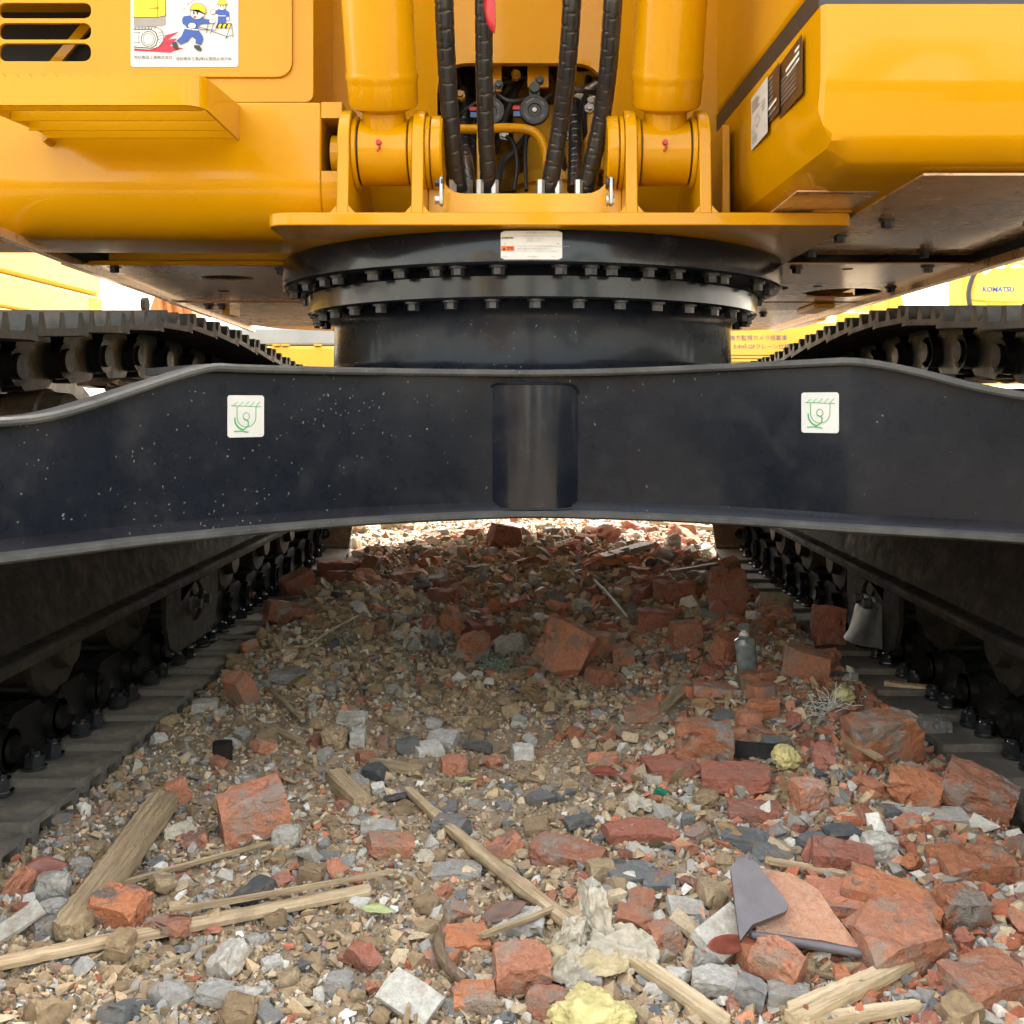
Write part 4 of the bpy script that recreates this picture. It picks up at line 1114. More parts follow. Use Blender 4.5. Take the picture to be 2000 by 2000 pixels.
def track(sgn):
    top = [(1.08, .80), (1.54, .818), (2.0, .862), (2.42, .893), (2.94, .872), (3.55, .818), (4.05, .812)] if sgn < 0 else [(1.08, .83), (1.66, .842), (2.0, .872), (2.35, .900), (2.86, .890), (3.4, .850), (3.72, .838), (4.05, .822)]
    path = [(4.0, ZS), (3.4, ZS), (2.8, ZS), (2.2, ZS), (1.6, ZS), (1.2, ZS)]
    path += [(1.08 - .365*math.sin(R(t)), .43 - .375*math.cos(R(t))) for t in (25, 55, 90, 125, 155)] + top
    path += [(4.28 + .365*math.sin(R(t)), .43 - .375*math.cos(R(t))) for t in (165, 140, 110, 80, 50, 22)]
    P = closed_path(path); L = [0]
    for i in range(len(P)): L.append(L[-1] + (P[(i+1) % len(P)] - P[i]).length)
    N = round(L[-1]/.190); pitch = L[-1]/N; j = 0
    def pt(s):
        s %= L[-1]
        i = max(0, np.searchsorted(L, s, 'right') - 1); i = min(i, len(P)-1)
        return P[i].lerp(P[(i+1) % len(P)], (s - L[i])/(L[i+1] - L[i]))
    XC = sgn*1.10
    # frame beam: the part that everything on this side belongs to
    b = MB()
    sec = [(.862, .268), (.862, .283), (.868, .290), (.900, .292), (.985, .585), (1.20, .585), (1.31, .29), (1.34, .28), (1.34, .268)]
    b.sweep([[Vector((sgn*x, y, z)) for x, z in sec] for y in (1.05, 2.0, 3.0, 4.05)])
    fr = b.build('track_frame', M['frame'], EXC, bevel=.003)
    for k in range(N):
        s0 = k*pitch; a = pt(s0 - pitch/2); c = pt(s0 + pitch/2); m_ = (a + c)/2; t = (c - a).normalized()
        # local frame: y along the track, z inwards
        ny = Vector((0, t.x, t.y)); nz = Vector((0, t.y, -t.x))
        # for the bottom run direction is -Y, so inward is +Z
        nx = ny.cross(nz)
        Mx = Matrix(((nx.x, ny.x, nz.x, XC), (nx.y, ny.y, nz.y, m_.x), (nx.z, ny.z, nz.z, m_.y), (0, 0, 0, 1)))
        o = bpy.data.objects.new('track_shoe', me_shoe2 if m_.y < .2 else me_shoe); C.objects.link(o); o.parent = fr
        o.matrix_basis = Mx @ Matrix.Rotation(R((2.6 if m_.y < .2 else 1.5) + random.uniform(-.6, .6)), 4, 'X')
        o = bpy.data.objects.new('track_link', me_link); C.objects.link(o); o.parent = fr; o.matrix_basis = Mx
        if m_.y < .2:
            for yy in (-.035, .035):
                o = bpy.data.objects.new('shoe_nut', me_nut); C.objects.link(o); o.parent = fr
                o.matrix_basis = Mx @ Matrix.Translation((-.188*(1 if nx.x*sgn > 0 else -1), yy, .002))
    # bottom rollers
    for k in range(8):
        y = 1.30 + k*.375; zc_ = .237
        b = MB(); b.lathe_axis((XC - sgn*.20, y, zc_), (sgn, 0, 0), [(.02, .02), (.02, .038), (.03, .042), (.032, .042), (.045, .045), (.048, .086), (.058, .098), (.072, .098), (.078, .078), (.15, .076), (.25, .076), (.322, .078), (.328, .098), (.345, .098), (.352, .045), (.40, .05), (.40, .03)], 36)
        ro = b.build('track_roller', M['roller'], fr, smooth=35)
        b = MB(); b.box(XC - sgn*.235 - .02, XC - sgn*.235 + .02, y - .05, y + .05, .205, .267); b.build('roller_bracket', M['frame'], ro, bevel=.006) if False else None
    # carrier rollers under the top run
    for y in (1.45, 2.04, 3.15):
        b = MB(); b.lathe_axis((XC - sgn*.19, y, .684), (sgn, 0, 0), [(0, .02), (0, .045), (.012, .058), (.05, .062), (.055, .068), (.12, .068), (.125, .058), (.19, .058), (.195, .070), (.30, .070), (.31, .04)], 32)
        b.build('carrier_roller', M['worn_roller'], fr, smooth=35)
        b = MB(); b.box(XC - .03, XC + .03, y - .06, y + .06, .586, .62); b.build('roller_stand', M['frame'], fr)
    # idler at the front, sprocket at the rear
    b = MB(); b.lathe_axis((XC - .08, 1.08, .43), (1, 0, 0), [(0, .06), (0, .22), (.01, .24), (.02, .265), (.14, .265), (.15, .24), (.16, .22), (.16, .06)], 48); b.build('idler', M['roller'], fr, smooth=35)
    b = MB(); tp = []
    for k in range(42):
        r_ = .30 if k % 2 else .255; tp.append((r_*math.cos(2*math.pi*k/42), r_*math.sin(2*math.pi*k/42)))
    b.prism(tp, (XC - .03, 4.28, .43), (0, 1, 0), (0, 0, 1), .06); b.lathe_axis((XC - sgn*.16, 4.28, .43), (sgn, 0, 0), [(0, .12), (.02, .19), (.25, .2), (.3, .15)], 40); b.build('sprocket', M['frame'], fr, smooth=35)
    # track guard hanging from the frame
    gy = 2.62
    b = MB()
    prof_ = [(-.20, .268), (-.20, .20), (-.17, .135), (-.12, .112), (.13, .112), (.17, .135), (.20, .20), (.20, .268)]
    notch = [(.055*math.cos(R(t)) + .02, .215 + .050*math.sin(R(t))) for t in range(0, 360, 20)]
    rg = []
    b.prism([(gy + a_, z_) for a_, z_ in prof_], (sgn*.872 - .006, 0, 0), (0, 1, 0), (0, 0, 1), .012, [[(gy + a_, z_) for a_, z_ in notch]])
    gd = b.build('track_guard', M['frame'], fr, bevel=.002)
    # cast half-round shell on it
    rings = []
    for k in range(9):
        t = R(180*k/8); yy = gy - .085*math.cos(t); bul_ = .055*math.sin(t)
        rings.append([Vector((sgn*(.868 - bul_*.55), yy, .225 - .03*math.sin(t))), Vector((sgn*(.868 - bul_), yy, .135)), Vector((sgn*(.868 - bul_ - .012), yy, .118)), Vector((sgn*.868, yy, .112)), Vector((sgn*.868, yy, .225))])
    b = MB(); b.sweep(rings)
    if sgn > 0: b.build('guard_shell', M['cast' if sgn > 0 else 'frame'], gd, smooth=50)
    for yy in (gy - .02, gy + .05): bolt(gd, (sgn*.858, yy, .215), 0, bpy.data.meshes['bolt'], (0, R(90)*sgn, 0))
    # lumps of dried mud on the carrier rail
    for k in range(7):
        y = 1.45 + .17*k + random.uniform(-.03, .03)
        v_ = [Vector((sgn*(1.0 + random.uniform(-.025, .03)), y + random.uniform(-.075, .075), .775 + random.uniform(-.012, .012))) for _ in range(16)]
        bm = bmesh.new()
        for p in v_: bm.verts.new(p)
        bmesh.ops.convex_hull(bm, input=bm.verts); me = bpy.data.meshes.new('mud_lump'); bm.to_mesh(me); bm.free(); me.materials.append(M['clay']); 
        o = bpy.data.objects.new('mud_lump', me); C.objects.link(o); o.parent = fr
    b = MB(); b.box(sgn*1.0 - .03, sgn*1.0 + .03, 1.2, 1.9, .742, .768); b.build('mud_rail', M['link'], fr, bevel=.004)
    return fr
track(-1); track(1)

# ================================================================== MACHINES IN THE YARD BEHIND
class Local:
    """parts in a thing's own coordinates"""
    def __init__(s, name, loc, rz, label, cat, group=None):
        s.e = empty(name, loc, rz); tag(s.e, label, cat, group)
    def part(s, mb, name, mat, parent=None, bevel=0, smooth=40):
        o = bpy.data.objects.new(name, mb.mesh(name, M[mat], smooth)); C.objects.link(o); o.parent = parent or s.e
        if bevel:
            b = o.modifiers.new('bevel', 'BEVEL'); b.width = bevel; b.segments = 2; b.limit_method = 'ANGLE'; b.angle_limit = R(32); b.harden_normals = True
        return o
def parked(name, loc, rz, label, paint='yellow_bg', boom=True, group=None, he=1.6, cd=.6):
    """front of the machine faces local -Y"""
    L = Local(name, loc, rz, label, 'excavator', group)
    for s in (-1, 1):
        b = MB(); b.prism(fillet([(-1.9, .45), (-1.55, .04), (1.55, .04), (1.9, .45), (1.6, .86), (-1.6, .86)], .25, 5), (s*1.1 - .28, 0, 0), (0, 1, 0), (0, 0, 1), .56)
        tr = L.part(b, 'crawler_track', 'shoe', bevel=.01)
        for k in range(15):
            b = MB(); y = -1.45 + k*.205
            b.box(s*1.1 - .3, s*1.1 + .3, y - .012, y + .012, .86, .90); L.part(b, 'grouser', 'shoe', tr)
    b = MB(); b.cyl((0, 0, .5), (0, 0, 1.05), .6, .6, 32); L.part(b, 'swing_base', 'frame')
    b = MB(); b.box(-1.30, 1.30, -1.2, he, 1.05, 1.25); L.part(b, 'deck', paint, bevel=.01)
    b = MB(); b.box(-1.30, 1.30, .1, he, 1.252, 1.44); lo = L.part(b, 'lower_panel', paint, bevel=.02)
    b = MB(); b.box(-1.285, 1.285, .1, he - .03, 1.446, 2.15); ho = L.part(b, 'engine_house', paint, bevel=.03)
    for k in range(6):
        b = MB(); z = 1.60 + .07*k; b.box(-1.292, -1.284, .4, 1.2, z, z + .03); L.part(b, 'louvre', 'dark', ho)
    cw = [(-1.25, he + .005), (-1.25, he + .1)] + [(-1.25*math.cos(R(t)), he + .1 + cd*math.sin(R(t))) for t in range(15, 166, 15)] + [(1.25, he + .1), (1.25, he + .005)]
    b = MB(); b.prism(cw, (0, 0, 1.06), (1, 0, 0), (0, 1, 0), .95); L.part(b, 'counterweight', paint, bevel=.03)
    b = MB(); b.box(.35, 1.3, -1.3, .08, 1.26, 1.8); cb_ = L.part(b, 'cab', paint, bevel=.03)
    b = MB(); b.box(.40, 1.25, -1.25, .03, 1.802, 2.75); L.part(b, 'window', 'glass', cb_)
    for x, y in ((.38, -1.27), (1.27, -1.27), (.38, .05), (1.27, .05), (1.27, -.6)):
        b = MB(); b.box(x - .035, x + .035, y - .035, y + .035, 1.80, 2.76); L.part(b, 'pillar', paint, cb_)
    b = MB(); b.box(.33, 1.32, -1.33, .1, 2.76, 2.86); L.part(b, 'roof', paint, cb_, bevel=.03)
    b = MB(); b.box(-1.3, -.5, -1.15, .08, 1.26, 2.0); L.part(b, 'tool_box', paint, bevel=.03)
    if boom:
        pts = [(-.3, 1.7), (-.9, 2.6), (-1.9, 3.6), (-3.0, 4.0), (-4.6, 3.6), (-5.6, 3.2)]; ht = [.4, .6, .7, .65, .5, .35]
        rings = []
        for i, (y, z) in enumerate(pts):
            a = Vector(pts[max(i-1, 0)]); c = Vector(pts[min(i+1, len(pts)-1)]); t = (c - a).normalized(); nn = Vector((-t.y, t.x))*ht[i]/2
            p = Vector((y, z)) + nn; q2 = Vector((y, z)) - nn
            rings.append([Vector((-.45, p.x, p.y)), Vector((.1, p.x, p.y)), Vector((.1, q2.x, q2.y)), Vector((-.45, q2.x, q2.y))])
        b = MB(); b.sweep(rings); L.part(b, 'boom', paint, bevel=.02)
        rings = []
        for y, z, h_ in ((-5.2, 3.7, .3), (-5.6, 3.0, .5), (-6.0, 1.7, .35), (-6.1, 1.2, .25)):
            rings.append([Vector((-.35, y - h_/2, z)), Vector((0, y - h_/2, z)), Vector((0, y + h_/2, z)), Vector((-.35, y + h_/2, z))])
        b = MB(); b.sweep(rings); L.part(b, 'arm', paint, bevel=.02)
        b = MB(); b.prism([(-6.3, 1.25), (-6.0, 1.2), (-5.6, .75), (-5.5, .35), (-5.8, .05), (-6.1, .03), (-6.4, .5)], (-.7, 0, 0), (0, 1, 0), (0, 0, 1), 1.0); L.part(b, 'bucket', 'frame', bevel=.02)
    return L
def copy_tree(o, parent=None):
    c = o.copy(); C.objects.link(c); c.parent = parent
    for ch in list(o.children): copy_tree(ch, c)
    return c

# A: parked alongside on the left; its right flank shows under our machine
A = parked('parked_excavator', (-4.2, 4.9, 0), 0, 'yellow excavator parked alongside on the left, warning sticker on its flank', 'yellow_bg', False, None, 2.02, .12)
stk = MB(); stk.prism([(1.80, 1.325), (1.985, 1.325), (1.985, 1.425), (1.80, 1.425)], (1.3005, 0, 0), (0, 1, 0), (0, 0, 1), .002)
so = A.part(stk, 'warning_sticker', 'ink_yellow')
d = Decal((1.3028, 1.80, 1.325), (0, 1, 0), (0, 0, 1))
d.line([(.03, .03), (.055, .085), (.08, .03), (.03, .03)], .005, 'ink'); d.line([(.095, .01), (.095, .09)], .003, 'ink'); d.line([(.11, .03), (.11, .07), (.13, .07)], .004, 'ink'); d.line([(.15, .02), (.16, .055)], .008, 'ink'); d.line([(.005, .005), (.18, .005), (.18, .095), (.005, .095), (.005, .005)], .003, 'ink')
o = bpy.data.objects.new('print', None); bpy.data.objects.remove(o)
me = bpy.data.meshes.new('print'); me.from_pydata(d.mb.v, [], d.mb.f); me.materials.append(M['ink']); o = bpy.data.objects.new('print', me); C.objects.link(o); o.parent = so
# B: low yellow machine straight behind on the left, grey sheet above its yellow counterweight
Bm = Local('yellow_roller', (-2.55, 10.2, 0), 0, 'low yellow machine with grey hood far behind, left of the drum', 'machine')
b = MB(); b.box(-1.3, 1.35, -1.0, 1.0, .35, 1.245); bo = Bm.part(b, 'body', 'yellow_bg', bevel=.03)
b = MB(); b.box(-1.25, 1.28, -.92, .95, 1.25, 1.42); Bm.part(b, 'hood', 'greymetal', bevel=.03)
b = MB(); b.cyl((-1.0, -1.0, .45), (1.0, -1.0, .45), .44, .44, 32); Bm.part(b, 'drum', 'frame')
b = MB(); b.cyl((-1.0, 1.2, .45), (1.0, 1.2, .45), .44, .44, 32); Bm.part(b, 'drum', 'frame')
for x in (.25, .33, .62):
    b = MB(); b.box(x - .03, x + .03, -1.02, -.95, 1.245, 1.262); Bm.part(b, 'bracket', 'yellow_bg', bo)
b = MB(); b.box(.42, .47, -1.008, -1.0, 1.03, 1.065); Bm.part(b, 'plate', 'ink_blue', bo)
# C: yellow counterweight with Japanese lettering, right of the drum
Cm = Local('yellow_crane_excavator', (3.2, 10.0, 0), 0, 'yellow excavator far behind with blue Japanese lettering on its counterweight, right of the drum', 'excavator')
b = MB(); b.box(-1.45, -.47, -.8, 1.3, 1.03, 1.46); cw_ = Cm.part(b, 'counterweight', 'yellow_bg', bevel=.02)
b = MB(); b.box(-.455, 1.3, -.78, 1.3, 1.03, 1.55); Cm.part(b, 'counterweight', 'yellow_bg', bevel=.02)
for k in range(7):
    b = MB(); z = 1.165 - k*.030; b.prism([(-1.46, 0), (-.62, 0), (-.60, .02), (-1.46, .02)], (0, -.80, z), (1, 0, 0), (0, 0, 1), .03); Cm.part(b, 'louvre', 'yellow_bg', cw_)
b = MB(); b.box(-1.4, 1.3, -.7, 1.3, .95, 1.03); Cm.part(b, 'deck', 'frame')
for s in (-.9, .9):
    b = MB(); b.prism(fillet([(-1.6, .45), (-1.3, .04), (1.3, .04), (1.6, .45), (1.3, .86), (-1.3, .86)], .25, 5), (s - .28, 0, 0), (0, 1, 0), (0, 0, 1), .56); Cm.part(b, 'crawler_track', 'shoe')
def local_text(L, txt, x, y, z, size, mat, name='lettering', bold=0, u=(1, 0, 0), parent=None, slant=0):
    vs, fs = text_shape(txt, size, 'CENTER', bold); u = Vector(u)
    b = MB(); o = Vector((x, y, z)); b.add([o + u*(a + slant*c) + Vector((0, 0, c)) for a, c in vs], fs)
    ob = L.part(b, name, mat, parent, smooth=0); return ob
local_text(Cm, '後方監視カメラ搭載車', -1.17, -.803, 1.315, .052, 'ink_navy', parent=cw_)
local_text(Cm, '0.4㎥-GFクレーン仕様', -1.14, -.803, 1.237, .052, 'ink_navy', parent=cw_)
# D: boom with lettering, right edge
Dm = Local('boom_excavator', (6.2, 13.0, 0), 0, 'pale yellow excavator boom lettered KOMATSU at the far right', 'excavator')
b = MB(); b.prism([(-.72, 2.02), (-.68, 2.28), (-.45, 2.42), (2.6, 2.50), (2.6, 1.96), (-.45, 2.0)], (0, -.25, 0), (1, 0, 0), (0, 0, 1), -.5); bm_ = Dm.part(b, 'boom', 'lightyellow', bevel=.02)
b = MB(); b.prism([(-.80, .9), (-.52, .9), (-.52, 2.0), (-.60, 2.75), (-.86, 2.9), (-.84, 1.9)], (0, -.2, 0), (1, 0, 0), (0, 0, 1), -.4); Dm.part(b, 'arm', 'lightyellow', bevel=.02)
local_text(Dm, "KOMATSU", -.40, -.253, 2.15, .085, 'ink_blue', bold=.003, slant=.12, parent=bm_)
b = MB(); b.tube(catmull([(-.55, -.3, 2.45), (-.72, -.32, 2.35), (-.80, -.32, 2.1), (-.76, -.32, 1.85)], 5), .03, 8); Dm.part(b, 'hose', 'plastic')
b = MB(); b.tube([(-.5, -.3, 2.46), (.4, -.3, 2.49), (1.2, -.3, 2.52), (2.6, -.3, 2.56)], .02, 8); Dm.part(b, 'pipe', 'lightyellow', bm_)
for x in (-.3, .2, .8, 1.5):
    b = MB(); b.box(x - .02, x + .02, -.33, -.26, 2.40, 2.53); Dm.part(b, 'pipe_clamp', 'lightyellow', bm_)
b = MB(); b.box(.3, 3.2, -.4, 2.0, 1.0, 1.9); Dm.part(b, 'house', 'lightyellow', bevel=.04)
b = MB(); b.prism([(.2, 2.9), (.9, 2.62), (2.6, 2.56), (2.6, 2.70), (.9, 2.76)], (0, 1.2, 0), (1, 0, 0), (0, 0, 1), -.3); Dm.part(b, 'boom_cylinder', 'lightyellow')
for s in (.6, 2.6):
    b = MB(); b.prism(fillet([(-1.6, .45), (-1.3, .04), (1.3, .04), (1.6, .45), (1.3, .9), (-1.3, .9)], .25, 5), (s - .28, 0, 0), (0, 1, 0), (0, 0, 1), .56); Dm.part(b, 'crawler_track', 'shoe')
# E: curved yellow boom and white cab between
Em = Local('distant_excavator', (4.75, 14.0, 0), 0, 'far pale yellow excavator with curved arm and white cab, behind the right track', 'excavator')
b = MB(); b.prism([(-.35, .9), (.45, .9), (.40, 1.9), (.22, 2.5), (-.05, 2.6), (-.30, 2.3), (-.42, 1.6)], (0, 0, 0), (1, 0, 0), (0, 0, 1), -.4); em_ = Em.part(b, 'arm', 'lightyellow', bevel=.03)
for x in (-.12, .12):
    b = MB(); b.box(x - .015, x + .015, -.012, -.001, .9, 2.3); Em.part(b, 'rib', 'yellow_worn', em_)
b = MB(); b.box(-1.15, -.55, .1, 1.2, .9, 1.92); cb_ = Em.part(b, 'cab', 'white', bevel=.06)
b = MB(); b.box(-1.08, -.62, .092, .099, 1.4, 1.84); Em.part(b, 'window', 'glass', cb_)
b = MB(); b.box(-1.2, 1.2, .2, 2.2, .5, .98); Em.part(b, 'deck', 'yellow_bg', bevel=.03)
for s in (-.9, .9):
    b = MB(); b.prism(fillet([(-1.2, .3), (-1.0, .04), (1.3, .04), (1.6, .3), (1.3, .5), (-1.0, .5)], .15, 5), (s - .28, .6, 0), (0, 1, 0), (0, 0, 1), .56); Em.part(b, 'crawler_track', 'shoe')
# F: reddish boom tip left
Fm = Local('rusty_boom_excavator', (-4.55, 12.8, 0), 0, 'rusty orange excavator bucket linkage far behind, above the left track', 'excavator')
b = MB(); b.prism([(-.30, .6), (-.28, 1.8), (-.12, 2.25), (.10, 2.3), (.30, 1.9), (.34, .6)], (0, 0, 0), (1, 0, 0), (0, 0, 1), -.4); fm_ = Fm.part(b, 'arm', 'orange', bevel=.02)
for x0, x1 in ((-.18, -.05), (.0, .06), (.16, .2)):
    b = MB(); b.tube([(x0, -.05, 1.2), (x1, -.06, 1.75), (x0*.6, -.05, 2.15)], .028, 8); Fm.part(b, 'hose', 'brick_red' if False else 'orange', fm_)
b = MB(); b.box(-.9, .9, .5, 2.4, .3, 1.2); Fm.part(b, 'house', 'orange', bevel=.04)
b = MB(); b.box(-.8, .8, .4, 2.5, .02, .3); Fm.part(b, 'crawler_track', 'shoe')
b = MB(); b.cyl((-.36, .1, 1.98), (-.30, .1, 1.98), .09, .09, 16); Fm.part(b, 'pin', 'frame', fm_)
# unseen machines added behind the camera so the black paint mirrors coloured bands
Gm = parked('parked_excavator', (-3.6, -11.5, 0), R(180), 'unseen yellow excavator added across the yard to mirror in the black ring', 'yellow_bg', True)
Hm = parked('parked_excavator', (4.4, -13.0, 0), R(180), 'unseen teal excavator added across the yard to mirror in the black paint', 'teal', True)
for X_, Y_, pt, lb in ((-7.6, -12.0, 'orange', 'unseen rust orange excavator added to mirror at the left end of the beam'), (8.4, -12.5, 'yellow_bg', 'unseen yellow excavator added to mirror at the right end of the beam'), (-11.4, -10.5, 'greymetal', 'unseen grey excavator added for reflections, leftmost of the row behind'), (.6, -14.5, 'greymetal', 'unseen grey excavator added for reflections, behind the bucket')):
    parked('parked_excavator', (X_, Y_, 0), R(180), lb, pt, False)

# ================================================================== GROUND
XL = [-.78, .78]
def Hbase(x, y):
    x = np.asarray(x, float); y = np.asarray(y, float)
    g = lambda cx, cy, sx, sy: np.exp(-((x-cx)/sx)**2 - ((y-cy)/sy)**2)
    h = .022 + .016*fbm(x, y, f=1.6, octv=3, seed=3)
    h = h + .100*g(.02, 4.40, .60, .75) + .065*g(.52, 3.25, .26, .75) + .065*g(-.58, 3.2, .22, .60) + .03*g(.66, 2.3, .16, .5) - .035*g(-.15, 3.0, .28, .35)
    h = h + .030*g(.50, 2.2, .28, .5) + .022*g(-.45, 2.25, .22, .35) + .02*g(.4, 1.45, .3, .25)
    # ground is pressed down under the tracks
    t = np.clip((np.abs(x) - .76)/.05, 0, 1) * np.clip((1.48 - np.abs(x))/.06, 0, 1) * np.clip((y - .55)/.1, 0, 1) * np.clip((4.75 - y)/.1, 0, 1)
    h = h*(1-t) + np.minimum(h, .004)*t
    far = np.clip((np.abs(y - 3) - 4)/4, 0, 1)
    return h*(1-far) + .0*far
def Hfine(x, y):
    near = np.clip((7.5 - y)/1.5, 0, 1)*np.clip((y + .5), 0, 1)
    n1 = fbm(x, y, f=14, octv=3, seed=21); n2 = fbm(x, y, f=60, octv=3, seed=31)
    return Hbase(x, y) + near*(.011*np.abs(n1)*1.3 + .0055*n2)
def ax(dense0, dense1, step, far, grow=1.35):
    a = list(np.arange(dense0, dense1 + 1e-9, step)); s = step; 
    while a[-1] < far: s *= grow; a.append(a[-1] + s)
    s = step
    while a[0] > -far: s *= grow; a.insert(0, a[0] - s)
    return np.array(a)
gx = ax(-.95, .95, .0075, 420)
ys = [1.0]
while ys[-1] < 7.2: ys.append(ys[-1] + max(.0055, ys[-1]*.0042))
s = .03
while ys[-1] < 420: s *= 1.35; ys.append(ys[-1] + s)
s = .02
while ys[0] > -420: s *= 1.35; ys.insert(0, ys[0] - s)
gy = np.array(ys)
GX, GY = np.meshgrid(gx, gy)
GZ = Hfine(GX, GY)
nx_, ny_ = len(gx), len(gy)
co = np.stack([GX.ravel(), GY.ravel(), GZ.ravel()], 1)
idx = np.arange(nx_*ny_).reshape(ny_, nx_)
quads = np.stack([idx[:-1, :-1], idx[:-1, 1:], idx[1:, 1:], idx[1:, :-1]], -1).reshape(-1, 4)
def np_mesh(name, co, faces, mat, smooth=True):
    me = bpy.data.meshes.new(name); k = faces.shape[1]
    me.vertices.add(len(co)); me.vertices.foreach_set('co', co.astype(np.float32).ravel())
    me.loops.add(faces.size); me.loops.foreach_set('vertex_index', faces.astype(np.int32).ravel())
    me.polygons.add(len(faces)); me.polygons.foreach_set('loop_start', np.arange(0, faces.size, k, dtype=np.int32))
    me.polygons.foreach_set('loop_total', np.full(len(faces), k, np.int32))
    me.polygons.foreach_set('use_smooth', np.full(len(faces), smooth))
    me.materials.append(mat); me.update(calc_edges=True); return me
ground = bpy.data.objects.new('ground', np_mesh('ground', co, quads, M['soil'])); C.objects.link(ground)
tag(ground, 'brown clay ground strewn with rubble', 'ground', kind='structure')

# ---- where a pixel of the photograph meets the ground
def ground_at(px, py, lift=0):
    D = 2.5
    for _ in range(25):
        X = (px - CX)*D/F; z = float(Hbase(X, D)) + lift
        D = (CAMZ - z)*F/max(60, (py - CY))
    return Vector(((px - CX)*D/F, D, float(Hbase((px - CX)*D/F, D))))

# ---- fine gravel: tens of thousands of grains, one object
def hull_template(seed, npts=9):
    r = np.random.default_rng(seed); bm = bmesh.new()
    p = r.normal(size=(npts, 3)); p /= np.linalg.norm(p, axis=1)[:, None]; p *= r.uniform(.75, 1.1, (npts, 1))
    for q_ in p: bm.verts.new(q_)
    bmesh.ops.convex_hull(bm, input=bm.verts); bmesh.ops.triangulate(bm, faces=bm.faces)
    loose = [v for v in bm.verts if not v.link_faces]; bmesh.ops.delete(bm, geom=loose, context='VERTS')
    bmesh.ops.recalc_face_normals(bm, faces=bm.faces); bm.verts.index_update()
    v = np.array([x.co[:] for x in bm.verts]); f = np.array([[l.index for l in q_.verts] for q_ in bm.faces]); bm.free(); return v, f
TPL = [hull_template(100 + i, 8 + i % 4) for i in range(14)]
PAL = {'clay': [(.25, .175, .10), (.31, .22, .13), (.20, .14, .08), (.35, .27, .175)], 'grey': [(.25, .228, .195), (.31, .285, .245), (.19, .18, .168), (.41, .38, .33)], 'brick': [(.34, .125, .065), (.28, .09, .045), (.40, .18, .10), (.24, .09, .06)], 'slate': [(.075, .078, .082), (.12, .12, .12)], 'white': [(.62, .59, .54), (.55, .50, .43)]}
def rubble_mix(X, Y):
    """how much brick / clay / grey / slate lies here (0..1 each), per place"""
    n = fbm(X, Y, f=2.4, octv=3, seed=51); n2 = fbm(X, Y, f=3.1, octv=2, seed=77)
    right = np.clip((X - .05)/.35, 0, 1)
    brick = .06 + .36*right + .16*np.clip(n*2, 0, 1) + .14*(Y > 3.3)
    clay = 1.05*(1 - .65*right) + .4*np.clip(-n*2, 0, 1)
    soilpatch = np.exp(-((X - .0)/.26)**2 - ((Y - 2.25)/.42)**2)
    clay = clay + 2.0*soilpatch
    grey = .40 + .1*n2
    slate = .05 + .16*np.clip(n2*2, 0, 1)
    white = .012*np.ones_like(brick)
    w = np.stack([clay, grey, brick, slate, white], -1); w = np.clip(w, .01, None); return w/w.sum(-1, keepdims=True)
def sample_ground(n, y0, y1, p=1.0):
    u = rng.random(n*2)
    if p == 0: Y = y0 + (y1 - y0)*u
    else: Y = y0*(y1/y0)**u
    half0 = -(CX + 60)/F*Y; half1 = (F - CX + 60)/F*Y
    X = half0 + (half1 - half0)*rng.random(n*2)
    lim = np.where(Y < 4.8, .815, 2.2); ok = np.abs(X) < lim
    return X[ok][:n], Y[ok][:n]
V_, F_, T_ = [], [], []; off = 0
